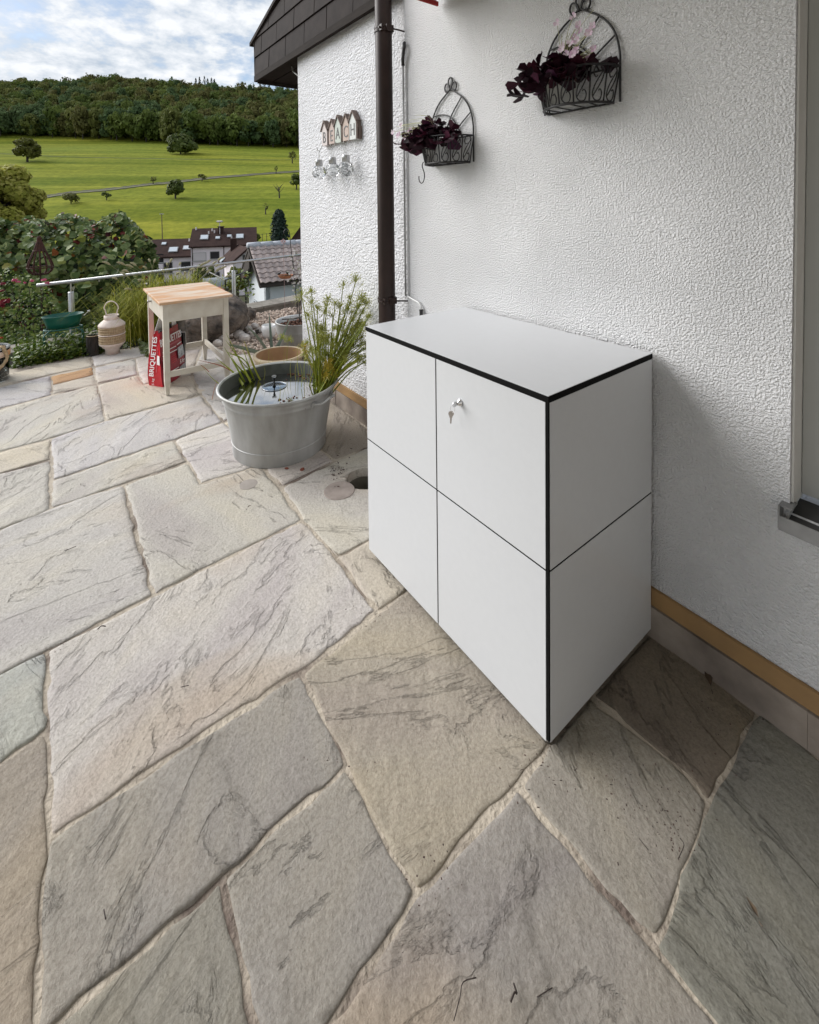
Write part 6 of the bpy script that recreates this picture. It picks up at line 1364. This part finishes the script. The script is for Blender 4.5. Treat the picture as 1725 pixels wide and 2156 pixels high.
rb = part('roof', MB().prism([A_-gd*wv-up*hv, A_, E_, E_-up*.06, A_-up*.10, A_-gd*wv-up*(hv+.06)], rd*LEN), M_DKBRN, ob)
wallpoly([A_-rd*.02, E_-rd*.02, E_-up*.13-rd*.02, A_-up*.16-rd*.02], M_DKBRN, 'verge_board', rd*.03)
wallpoly([E_-gd*.02-up*.10, E_+gd*.05-up*.05, E_+gd*.05-up*.13, E_-gd*.02-up*.16], M_DKBRN, 'gutter', rd*LEN)
ROWS = 8; sdir = sl_/np.linalg.norm(sl_); sn = np.cross(rd, sdir); sn = sn if sn[2] > 0 else -sn; course_ = np.linalg.norm(sl_)/ROWS; tw = .235
TV = []; NU = 6
for k in range(2):
    for j in range(NU+1):
        u = j/NU; hgt = .028*math.sin(u*2*math.pi)+.014; TV.append(np.array(rd*tw*u+sdir*(course_*1.12 if k else 0)+sn*(hgt+(.050 if k else .018))))
for j in range(NU+1): TV.append(TV[NU+1+j]-sn*.030)
TF = [(j, j+1, NU+2+j, NU+1+j) for j in range(NU)]+[(NU+1+j, NU+2+j, 2*NU+3+j, 2*NU+2+j) for j in range(NU)]
tme = bpy.data.meshes.new('roof_tile'); tme.from_pydata([tuple(q) for q in TV], [], TF); tme.materials.append(M_TILE)
for r_ in range(ROWS):
    for c_ in range(20):
        p = A_+sdir*(course_*(r_+.0))+rd*(tw*c_+.01); o = link('roof_tile', tme, rb, V(p)-wpos(rb))
mb = MB()
for c_ in range(12): a = A_+rd*(.42*c_-.03)+up*.02; mb = MB(); mb.tube([a, a+rd*.43], [.10, .115], 10); part('ridge_tile', mb, M_RIDGE, rb, True)
for f_ in (.42, .78):
    c = gl+(W0-gl)*f_; nrm = -rd
    b = np.array([c[0], c[1], -2.6])-rd*.02; g2 = (W0-gl)/np.linalg.norm(W0-gl); g2[2] = 0
    mb = MB(); mb.obox(b-g2*.16, g2*.32, rd*.03, up*.85); w_ = part('window', mb, pm('dark_pane', (.05, .06, .07), rough=.1), ob)
    mb = MB()
    for i in range(3): mb.obox(b-g2*(.16-.15*i)-rd*.015, g2*.025, rd*.012, up*.85)
    for i in range(5): mb.obox(b-g2*.16-rd*.017+up*.205*i, g2*.33, rd*.012, up*.025)
    part('glazing_bars', mb, M_HWHITE, w_)

# ---------------------------------------------------------------- apartment houses in the valley
M_HROOF = pm('dark_brown_roof', (.062, .038, .032), (.044, .027, .024), .9, spec=.1, vs=1.2, detail=8, bump=.4, bs=6); M_HWALL = pm('pink_grey_render', (.84, .77, .79), (.80, .73, .75), .9, vs=.4); M_PANE = pm('dark_window', (.035, .035, .04), rough=.15); M_SKYL = pm('skylight_glass', (.55, .60, .64), rough=.2); M_SHADE = pm('pale_roller_blind', (.62, .58, .58), rough=.7); M_METALG = pm('grey_roof_sheet', (.30, .32, .34), (.25, .27, .29), .5, .3, vs=2)
ang2 = math.radians(72); r2 = FH*math.cos(ang2)+RH*math.sin(ang2); g3 = RH*math.cos(ang2)-FH*math.sin(ang2)
def terrace_house(A, L_, w, h, wallh, label, wins, skys, pipes, chim=None, bal=None):
    b = thing('apartment_house', label, 'house', A-up*(h+wallh), None); E = A+g3*w-up*h; B_ = A-g3*w-up*h
    mb = MB(); i_ = .5; e = E-g3*.55+up*.1; bb = B_+g3*.5; mb.prism([e-up*wallh, e, A-up*.15, bb, bb-up*wallh], r2*(L_-2*i_*0)); mb.v = [tuple(np.array(v)) for v in mb.v]; part('wall', mb, M_HWALL, b)
    mb = MB(); o = -r2*.25; mb.prism([E+o, A+o, B_+o, B_-up*.25+o, A-up*.3+o, E-up*.25+o], r2*(L_+.5)); rf = part('roof', mb, M_HROOF, b)
    def on_roof(u, s, d=.03): return A+r2*(L_*u)+(E-A)*s+np.cross(r2, (E-A)/np.linalg.norm(E-A))*0+up*d
    se = (E-A)/np.linalg.norm(E-A); nn = np.cross(r2, se); nn = nn if nn[2] > 0 else -nn
    for u, s, sw, sh in skys:
        p = on_roof(u, s); f = part('skylight', MB().obox(p-r2*sw/2-se*sh/2, r2*sw, se*sh, nn*.12), M_SILL, rf); part('pane', MB().obox(p-r2*sw*.42-se*sh*.42+nn*.12, r2*sw*.84, se*sh*.84, nn*.03), M_SKYL, f)
    for u, s in pipes: p = on_roof(u, s); mb = MB(); mb.tube([p, p+up*.45], .11, 7); part('vent_pipe', mb, M_SHADE, rf)
    if chim:
        p = on_roof(*chim); mb = MB(); mb.obox(p-up*.4, r2*.8, g3*.7, up*1.1); c = part('chimney', mb, M_HROOF, rf); mb = MB(); mb.obox(p+up*.7-r2*.1-g3*.1, r2*1.0, g3*.9, up*.15); part('chimney_cap', mb, M_HROOF, rf)
    for u, z, ww, hh, kind in wins:
        p = e+r2*(L_*u)-up*z+g3*.02; f = part('window', MB().obox(p-r2*ww/2-up*hh, r2*ww, g3*.05, up*hh), M_FRAME, b); part('pane' if kind == 'd' else 'roller_blind', MB().obox(p-r2*ww*.45-up*hh*.95+g3*.05, r2*ww*.9, g3*.03, up*hh*.88), M_PANE if kind == 'd' else M_SHADE, f)
        part('window_sill', MB().obox(p-r2*ww*.55-up*(hh+.12), r2*ww*1.1, g3*.15, up*.1), M_FRAME, f)
    for u in (.02, .5, .98):
        p = e+r2*(L_*u)+g3*.06; mb = MB(); mb.tube([p, p-up*wallh], .06, 6); part('rain_pipe', mb, M_HROOF, b)
    mb = MB(); mb.tube([E+g3*.08-up*.1, E+r2*L_+g3*.08-up*.1], .09, 6); part('gutter', mb, M_HROOF, b)
    if bal:
        for z in bal: part('balcony', MB().obox(e-up*z-r2*.1, r2*2.6, g3*1.1, up*1.0), M_HWALL, b); part('balcony_opening', MB().obox(e-up*(z-1.02)-r2*.05, r2*2.5, g3*.04, up*1.5), M_PANE, b)
    return b, E, e
H2 = terrace_house(AT(408, 481, 76), 9.4, 5, 2.5, 9.5, 'taller brown roofed apartment house with chimney and antenna down in the valley', [(.13, 1.1, 1.9, 1.3, 's'), (.36, 1.0, 1.4, 1.2, 'd'), (.13, 4.2, 1.9, 1.3, 'd'), (.36, 4.2, 1.4, 1.2, 'd'), (.62, 1.2, 1.3, 1.2, 's'), (.13, 7.0, 1.9, 1.3, 'd')], [(.19, .55, 1.2, 1.4), (.40, .60, .7, .8), (.58, .52, .7, .8), (.75, .55, 1.2, 1.4)], [(.04, .1), (.30, .2), (.34, .3), (.62, .66), (.25, .35)], (.40, .22))
H1 = terrace_house(AT(318, 504, 75), 6.9, 5, 2.35, 8.0, 'lower brown roofed apartment house adjoining on the left with three skylights', [(.38, 1.0, 2.2, 1.7, 'd'), (.80, 1.0, 1.4, 1.5, 'd'), (.05, .9, 1.6, 1.7, 'd')], [(.30, .30, .7, .8), (.53, .66, 1.3, 1.5), (.80, .58, 1.1, 1.2)], [(.82, .2), (.86, .26), (.90, .24)], None, [2.2, 5.0])
mb = MB(); p = AT(462, 474, 75.5); mb.tube([p-up*1.6, p+up*.6], .06, 6); mb.lathe([(.0001, .1), (.35, .05), (.55, .25), (.3, .32), (.0001, .3)], p+up*.4, 12); an = part('antenna', mb, M_SHADE, H2[0])
ph = [AT(496, 513, 68), AT(522, 521, 61), AT(490, 549, 60), AT(458, 550, 66)]
lh = thing('gabled_house', 'smaller brown roofed house with pink grey gable in front of the apartment houses', 'house', AT(500, 620, 62))
mb = MB(); mb.prism([ph[0], ph[1], ph[2], ph[3]], (0, 0, -.3)); rf = part('roof', mb, M_HROOF, lh)
rg_ = ph[1]+(ph[1]-ph[2])*np.array([1, 1, -1])*1.0; rg0 = ph[0]+(ph[0]-ph[3])*np.array([1, 1, -1])
mb = MB(); mb.prism([ph[0], ph[1], rg_, rg0], (0, 0, -.3)); part('roof', mb, M_HROOF, lh)
g_in = (ph[0]-ph[1])*.06; a_, b_, c_ = ph[1]+g_in-up*.35, ph[2]+g_in-up*.35+(ph[1]-ph[2])*.08, rg_+g_in-up*.35
mb = MB(); mb.prism([a_, b_, np.array([b_[0], b_[1], -11]), np.array([c_[0], c_[1], -11]), c_], (ph[0]-ph[1])*.85); part('wall', mb, M_HWALL, lh)
p = ph[0]+(ph[3]-ph[0])*.35+(ph[1]-ph[0])*.12; mb = MB(); mb.obox(p-up*.5, r2*.8, g3*.8, up*2.2); part('chimney', mb, M_HROOF, rf)
p = ph[0]+(ph[3]-ph[0])*.75+(ph[1]-ph[0])*.2; part('skylight', MB().obox(p-r2*.1+up*.02, (ph[1]-ph[0])*.14, (ph[3]-ph[0])*.22, up*.12), M_SKYL, rf)
fwd_ = (b_-c_); fwd_[2] = 0; fwd_ /= np.linalg.norm(fwd_)
for k, (u, dz) in enumerate(((.30, 5.4), (.30, 2.6))):
    p = b_+(c_-b_)*u; p = np.array([p[0], p[1], b_[2]-dz+2.0]); o2 = (ph[1]-ph[0])/np.linalg.norm(ph[1]-ph[0]); o2[2] = 0
    f = part('window', MB().obox(p+o2*.02, -fwd_*1.7, o2*.06, up*1.5), M_FRAME, lh); part('pane', MB().obox(p+o2*.08-fwd_*.1+up*.1, -fwd_*1.5, o2*.03, up*1.3), M_PANE, f)
# barrel roofed shed, little red roofed shed and pergola frame below the railing
bs = AT(462, 604, 30); bsh = thing('barrel_shed', 'shed with rounded grey sheet roof below the railing', 'shed', bs-up*1.6); mb = MB(); n_ = 14; prof_ = [(math.cos(t), math.sin(t)) for t in np.linspace(0, math.pi, n_)]
ax_ = FH*.5+RH*.86; ay_ = RH*.5-FH*.86; L3 = 1.9
mb.add([bs-ax_*L3*.5+ay_*.72*c+up*.62*s for c, s in prof_]+[bs+ax_*L3*.5+ay_*.72*c+up*.62*s for c, s in prof_], [(i, i+1, n_+i+1, n_+i) for i in range(n_-1)]+[tuple(range(n_)), tuple(range(2*n_-1, n_-1, -1))]); part('barrel_roof', mb, M_METALG, bsh)
for k in range(6): q = bs-ax_*L3*(.5-k/5); mb = MB(); mb.tube([q+ay_*.73*c+up*.63*s for c, s in prof_], .018, 5); part('roof_seam', mb, M_METALG, bsh)
mb = MB(); mb.obox(bs-ax_*L3*.5-ay_*.68-up*1.8, ax_*L3, ay_*1.36, up*1.79); part('wall', mb, M_DKBRN, bsh)
rs_ = AT(478, 625, 22); rsh = thing('red_roof_shed', 'small cream walled shed with red sheet roof beside the railing post', 'shed', rs_-up*1.5)
mb = MB(); mb.prism([AT(463, 603, 22.5), AT(495, 625, 21), AT(495, 629, 21), AT(463, 609, 22.5)], -rd*1.4); part('roof', mb, pm('red_sheet', (.26, .06, .05), rough=.6), rsh)
mb = MB(); a = AT(470, 616, 22); b = AT(494, 628, 21.2); mb.prism([a, b, np.array([b[0], b[1], -5.2]), np.array([a[0], a[1], -5.2])], -rd*1.2); part('wall', mb, pm('cream_render', (.62, .56, .42), rough=.9), rsh)
pg = thing('pergola_frame', 'dark metal garden frame behind the side table', 'frame', AT(450, 640, 12)); mb = MB(); q1, q2, q3, q4 = AT(417, 592, 12), AT(439, 572, 13), AT(474, 590, 11.5), AT(474, 640, 11.5)
for a, b in ((q1, q2), (q2, q3), (q1+FH*1, q2+FH*.8), (q3, q3-up*1.6), (q1, q1-up*1.6), (q3-up*.12, q1-up*.12+RH*.6), (q3+FH*1.4, q3), (q3+FH*1.4, q3+FH*1.4-up*1.6)): mb = MB(); mb.tube([a, b], .022, 5); part('bar', mb, M_IRON, pg)
dr = thing('dark_roof', 'dark roof edge of a neighbouring house beside the white wall corner', 'house', AT(628, 500, 40)); mb = MB(); mb.prism([AT(637, 470, 40), AT(700, 440, 46), AT(700, 530, 40), AT(603, 516, 38)], up*-.4); part('roof', mb, M_HROOF, dr); mb = MB(); mb.obox(AT(625, 520, 41)-up*8, r2*4, FH*4, up*8); part('wall', mb, M_DKBRN, dr)
lm = AT(342, 500, 84); lamp = thing('street_lamp', 'thin street lamp on a tall pole at the lower edge of the meadow', 'street lamp', lm-up*3); mb = MB(); t_ = AT(340, 451, 84); mb.tube([t_-up*8, t_], [.09, .06], 6); part('pole', mb, M_SHUT, lamp); mb = MB(); mb.obox(t_-RH*.35-FH*.1, RH*.7, FH*.2, up*.14); part('lamp_head', mb, M_FRAME, lamp)
# garden fence of the valley floor
fz = thing('meadow_fence', 'thin wire fence at the lower edge of the meadow right of the houses', 'fence', AT(550, 505, 86))
for i in range(9): p = AT(534+i*9, 506-i*1.2, 86); mb = MB(); mb.tube([p-up*.8, p+up*1.0], .05, 5); part('post', mb, M_TRUNK, fz)
for dz in (.9, .4): mb = MB(); mb.tube([AT(534, 506, 86)+up*dz, AT(606, 496.5, 86)+up*dz], .02, 4); part('wire', mb, M_TRUNK, fz)

# ---------------------------------------------------------------- trees
M_TL = [leafm('tree_leaf', [(0, (.055, .080, .016)), (.6, (.085, .112, .024)), (1, (.115, .140, .034))], .6, .2, .2), leafm('tree_leaf_olive', [(0, (.085, .095, .018)), (.6, (.12, .125, .028)), (1, (.15, .145, .04))], .6, .2, .2), leafm('tree_leaf_cool', [(0, (.045, .078, .030)), (.6, (.072, .108, .044)), (1, (.098, .135, .058))], .6, .2, .2), leafm('tree_leaf_rust', [(0, (.082, .078, .020)), (.6, (.112, .102, .028)), (1, (.14, .125, .038))], .6, .2, .2)]
M_SPR = leafm('spruce_needles', [(0, (.010, .022, .014)), (1, (.022, .040, .024))], .7, .1, .2)
CACHE = {}
def crown_mesh(key, R_, H_, nb, per, ls, mat, lump=.38, seed=0, flat=.85, base=.12):
    if key in CACHE: return CACHE[key]
    r = np.random.default_rng(seed); P, N_ = crown_points(r, R_, H_, nb, per, lump, flat, base); vv, ff = scatter(T_clump(), P, N_, r.uniform(ls*.6, ls*1.3, len(P)), r, .30); CACHE[key] = np_mesh('crown', vv, ff, mat); return CACHE[key]
def tree(name, label, pix, h_px, w_px, mat, seed, group=None, trunk=.25, bare=False, nb=26, per=70, D=None, lump=.36, lsf=.20):
    b = TER(*pix) if D is None else AT(pix[0], pix[1], D); d = float((b-CC)@CF); h = h_px/FPX*d; R_ = w_px/FPX*d/2
    t = thing(name, label, 'tree', b, group); r = np.random.default_rng(seed); mb = MB(); branch_trunk(mb, h*(.55 if not bare else .75), h*.035+.04, r, 7 if not bare else 10, .55, r.uniform(-.12, .12)); link('trunk', mesh_of('trunk', mb, M_TRUNK), t)
    if not bare or per:
        o = link('crown', crown_mesh((name, seed), R_, h*(1-trunk), nb, per, R_*lsf, mat, lump, seed), t, (0, 0, h*trunk))
    return t
MT = 'single trees scattered over the meadow'
tree('meadow_tree', 'broad round tree standing just below the forest edge', (380, 324), 38, 58, M_TL[0], 1, MT, .08, nb=34, per=110)
tree('meadow_tree', 'tall loose tree at the far left of the upper meadow', (57, 341), 50, 46, M_TL[1], 2, MT, .16, nb=26, per=80)
tree('meadow_tree', 'round dark tree alone in the lower meadow', (369, 418), 38, 36, M_TL[0], 3, MT, .16, nb=28, per=90)
tree('meadow_tree', 'low wide tree at the left end of the lower meadow', (149, 429), 20, 34, M_TL[1], 4, MT, .22, nb=16, per=40)
tree('meadow_tree', 'small umbrella shaped tree left of the round dark tree', (224, 422), 18, 20, M_TL[0], 5, MT, .3, nb=14, per=40)
tree('meadow_tree', 'small leaning tree just above the farm track', (322, 388), 18, 14, M_TL[1], 6, MT, .2, nb=10, per=26)
tree('meadow_tree', 'sparse twin tree above the middle of the farm track', (425, 382), 15, 22, M_TL[1], 7, MT, .3, nb=9, per=26)
tree('meadow_tree', 'small slim tree above the right end of the farm track', (581, 366), 17, 9, M_TL[0], 8, MT, .35, nb=8, per=26)
tree('meadow_tree', 'thin crowned fruit tree at the right edge of the upper meadow', (615, 344), 26, 20, M_TL[1], 9, MT, .3, nb=12, per=26)
tree('meadow_tree', 'dark bushy tree beside the white wall below the farm track', (624, 399), 32, 30, M_TL[0], 10, MT, .15, nb=18, per=60)
tree('meadow_tree', 'nearly bare dead tree in the lower meadow at right', (588, 417), 30, 10, M_TL[1], 11, MT, .5, True, 5, 0)
tree('meadow_tree', 'sparse young tree above the dark conifer', (559, 451), 24, 12, M_TL[1], 12, MT, .3, nb=9, per=22)
tree('roadside_tree', 'bushy green tree between the houses and the conifer', (530, 512), 22, 34, M_TL[0], 13, None, .05, nb=16, per=60, D=80)
tree('garden_tree', 'yellow green shrub tree behind the ornamental grass', (490*.0+498, 620), 60, 46, leafm('yellow_green_leaf', [(0, (.10, .13, .012)), (1, (.20, .22, .02))], .5, .3), 14, None, .0, nb=18, per=60, D=17)
tree('garden_tree', 'small dark green tree in front of the apartment houses', (428, 600), 42, 50, M_TL[0], 15, None, .0, nb=16, per=60, D=50)
tree('willow_tree', 'pale yellow green willow crown rising at the left edge', (-14, 560), 232, 200, leafm('willow_leaf', [(0, (.28, .29, .05)), (.6, (.40, .39, .08)), (1, (.48, .44, .13))], .6, .45, .1), 16, None, .0, nb=90, per=300, D=24, lump=.24, lsf=.085)
# cypress-like dark conifer
def conifer(name, label, b, h, r0, seed, group=None, tiers=14, mat=None, narrow=False, detail=90):
    r = np.random.default_rng(seed); t = thing(name, label, 'tree', b, group); mb = MB(); mb.tube([(0, 0, -.5), (0, 0, h*.95)], [r0*.12, r0*.03], 6); link('trunk', mesh_of('trunk', mb, M_TRUNK), t); P = []; N_ = []
    for i in range(tiers*detail):
        z = r.random()**1.1; rad = r0*((1-z)**(.62 if not narrow else .30))*(.55+.45*abs(math.sin(z*tiers*math.pi)))*(1 if not narrow else min(1, .7+z*2)); a = r.uniform(0, 6.28); k = math.sqrt(r.uniform(.35, 1)); P.append((rad*k*math.cos(a), rad*k*math.sin(a), z*h)); N_.append((math.cos(a), math.sin(a), .4))
    vv, ff = scatter(T_clump(), P, N_, r.uniform(r0*.12, r0*.28, len(P)), r, .5); link('crown', np_mesh('crown', vv, ff, mat or M_SPR), t); return t
conifer('dark_conifer', 'tall dense dark conifer left of the white wall corner', AT(588, 512, 62), 70/FPX*62, 22/FPX*62, 31, None, 18, leafm('conifer_leaf', [(0, (.014, .028, .020)), (.7, (.028, .048, .032)), (1, (.05, .07, .05))], .7, .1, .2), True, 130)
# forest
rf_ = np.random.default_rng(77); FP = []
def forestm(name, c1, c2):
    mt, nt, N, L, P = _new(name); P.inputs['Roughness'].default_value = 0.8; P.inputs['Specular IOR Level'].default_value = 0.08
    g = N.new('ShaderNodeNewGeometry'); n = N.new('ShaderNodeTexNoise'); n.inputs['Scale'].default_value = 0.085; n.inputs['Detail'].default_value = 3; L.new(g.outputs['Position'], n.inputs['Vector'])
    r = N.new('ShaderNodeValToRGB'); r.color_ramp.elements[0].position = 0.38; r.color_ramp.elements[1].position = 0.62; r.color_ramp.elements[0].color = c4(c1); r.color_ramp.elements[1].color = c4(c2); L.new(n.outputs[0], r.inputs[0])
    mr = N.new('ShaderNodeMapRange'); mr.inputs[3].default_value = 0.86; mr.inputs[4].default_value = 1.14; L.new(g.outputs['Random Per Island'], mr.inputs[0])
    hv = N.new('ShaderNodeHueSaturation'); L.new(mr.outputs[0], hv.inputs['Value']); L.new(r.outputs[0], hv.inputs['Color']); L.new(hv.outputs[0], P.inputs['Base Color'])
    tr = N.new('ShaderNodeBsdfTranslucent'); L.new(hv.outputs[0], tr.inputs[0]); mx = N.new('ShaderNodeMixShader'); mx.inputs[0].default_value = 0.3; L.new(P.outputs[0], mx.inputs[1]); L.new(tr.outputs[0], mx.inputs[2]); L.new(mx.outputs[0], N['Material Output'].inputs[0]); return mt
M_FOR = [forestm('forest_green', (.085, .118, .030), (.130, .165, .042)), forestm('forest_olive', (.105, .125, .036), (.155, .165, .050)), forestm('forest_cool_green', (.072, .115, .048), (.110, .155, .066)), forestm('forest_tawny', (.110, .110, .038), (.145, .138, .05))]
CR_F = [[crown_mesh(('f', i, j), 1.0, 1.9, 20, 46, .21, M_FOR[i], .42, 100+i*10+j) for j in range(3)] for i in range(4)]
mbt = MB(); branch_trunk(mbt, 1.1, .06, rf_, 4, .4); ftr = mesh_of('trunk', mbt, M_TRUNK)
near = []; far = []
x = -330.0
while x < 930:
    xf = min(max(x, -40), 700); yb = np.interp(xf, [-40, 0, 200, 380, 640, 700], [284, 286, 293, 303, 312, 315]); near.append((x, yb)); x += rf_.uniform(17, 30)
GRP = 'trees along the front edge of the forest'
FD_ = {}
for i, (x, yb) in enumerate(near):
    d = ray(min(max(x, -60), 720), yb); b = TER(min(max(x, -60), 720), yb)
    u = float((b-CC)@FH); v = float(ray(x, yb)@RH)/float(ray(x, yb)@FH)*u; b = uv_to(u+rf_.uniform(-4, 6), v, 0); b[2] = float(tz(u, v)); near[i] = (u, v)
    sp = rf_.choice(4, p=[.40, .18, .30, .12]); R_ = rf_.uniform(5.2, 8.4); H_ = rf_.uniform(15, 22)
    t = thing('forest_tree', 'broadleaf tree in the front row of the forest edge above the meadow', 'tree', b, GRP)
    o = link('crown', CR_F[sp][i % 3], t, (0, 0, H_*.03)); o.scale = (R_, R_, H_/1.9); o.rotation_euler.z = rf_.uniform(0, 6.28)
    o = link('trunk', ftr, t); o.scale = (H_*.3, H_*.3, H_*.3)
UE = np.interp
nu = np.array(sorted(near, key=lambda q: q[1])); edge_u = lambda v: float(np.interp(v, nu[:, 1], nu[:, 0]))
by = [[[], []] for _ in range(4)]
n_far = 0
u = 0
vgrid = np.arange(-640, 170, 10.5)
for v0 in vgrid:
    u0 = edge_u(v0*.93)+9
    for k in range(24):
        u = u0+k*9.0*(1+k*.012)+rf_.uniform(-3, 3); v = v0*(1+.0)+rf_.uniform(-3.5, 3.5)
        if u > 570: break
        sp = rf_.choice(4, p=[.30, .34, .22, .14] if k > 4 else [.40, .18, .30, .12]); R_ = rf_.uniform(5.2, 8.2); H_ = rf_.uniform(14.5, 20)
        by[sp][0].append((u, v, R_, H_)); n_far += 1
for sp in range(4):
    VV = []; FF = []; off = 0
    for (u, v, R_, H_) in by[sp][0]:
        me = CR_F[sp][int(rf_.integers(3))]; 
        if me.name not in FD_:
            a = np.empty(len(me.vertices)*3, np.float32); me.vertices.foreach_get('co', a); f = np.empty(len(me.loops), np.int32); me.loops.foreach_get('vertex_index', f); FD_[me.name] = (a.reshape(-1, 3), f.reshape(-1, 3))
        tv, tf = FD_[me.name]; n3 = (len(tf)//2) if True else 0
        th = rf_.uniform(0, 6.28); c, s = math.cos(th), math.sin(th); tv2 = np.stack([(tv[:, 0]*c-tv[:, 1]*s)*R_, (tv[:, 0]*s+tv[:, 1]*c)*R_, tv[:, 2]*H_/1.9], 1)
        b = uv_to(u, v, float(tz(u, v))); VV.append(tv2+b); FF.append(tf+off); off += len(tv)
    me = np_mesh('forest', np.concatenate(VV), np.concatenate(FF), M_FOR[sp]); o = link('forest', me); tag(o, kind='stuff')
# spruces on the ridge
for i, (x, y, h) in enumerate(((420, 170, 8), (430, 170, 10), (437, 172, 7), (445, 172, 9), (451, 173, 7), (412, 170, 6), (556, 180, 18), (566, 182, 11), (582, 184, 17), (594, 184, 15), (605, 186, 16), (548, 180, 10))):
    D = 560; b = AT(x, y+9, D); lab = 'pointed spruce on the middle of the ridge skyline' if i < 6 else 'pointed spruce on the ridge skyline next to the slate gable'
    conifer('spruce', lab, b-up*14, (h+9)/FPX*D+14, 4.6, 200+i, 'spruces on the ridge skyline in the middle' if i < 6 else 'spruces on the ridge skyline beside the gable', 8, None, False, 40)
# farm track across the meadow: two ruts with a grassy bank
tp = [(20, 421), (79, 418), (118, 412), (160, 406), (209, 402), (240, 399), (280, 394), (320, 389), (352, 386), (400, 381), (440, 376), (500, 371), (560, 366.5), (624, 362), (680, 357), (740, 352)]
TP = [TER(x, y) for x, y in tp]; TP = smooth(TP, 6); M_TRACK = pm('dark_track', (.035, .034, .020), (.060, .052, .034), .95, vs=.4); M_RUT = pm('worn_track', (.13, .125, .055), (.10, .11, .035), .95, vs=.3)
def ribbon(w0, w1, dz, mat, name, wob=0.0):
    vs = []; 
    for i, p in enumerate(TP):
        t = TP[min(i+1, len(TP)-1)]-TP[max(i-1, 0)]; n = np.array([-t[1], t[0], 0]); n /= np.linalg.norm(n)
        if n@FH < 0: n = -n
        for w in (w0, w1):
            q = p+n*(w+rnd.uniform(-wob, wob)); du = float((q-CC)@FH); dv = float((q-CC)@RH); vs.append(np.array([q[0], q[1], float(tz(du, dv))+dz]))
    me = np_mesh(name, np.array(vs), np.array([(2*i, 2*i+1, 2*i+3, 2*i+2) for i in range(len(TP)-1)]), mat); o = link(name, me); tag(o, kind='structure')
ribbon(-1.3, 1.5, .12, M_RUT, 'farm_track'); ribbon(1.3, 2.9, .16, M_TRACK, 'track_bank', .5); ribbon(-1.5, -.7, .15, M_TRACK, 'track_verge', .3)
tp = [(-60, 322), (0, 324), (130, 330), (260, 333), (420, 336), (560, 337), (640, 336)]
TP = smooth([TER(x, y) for x, y in tp], 6); ribbon(-.5, .6, .12, pm('mown_edge', (.060, .085, .012), (.085, .11, .012), .95, vs=.1), 'path', .25)
P = []
for i in range(60):
    q = TP[rnd.randrange(len(TP))]; P.append(q)
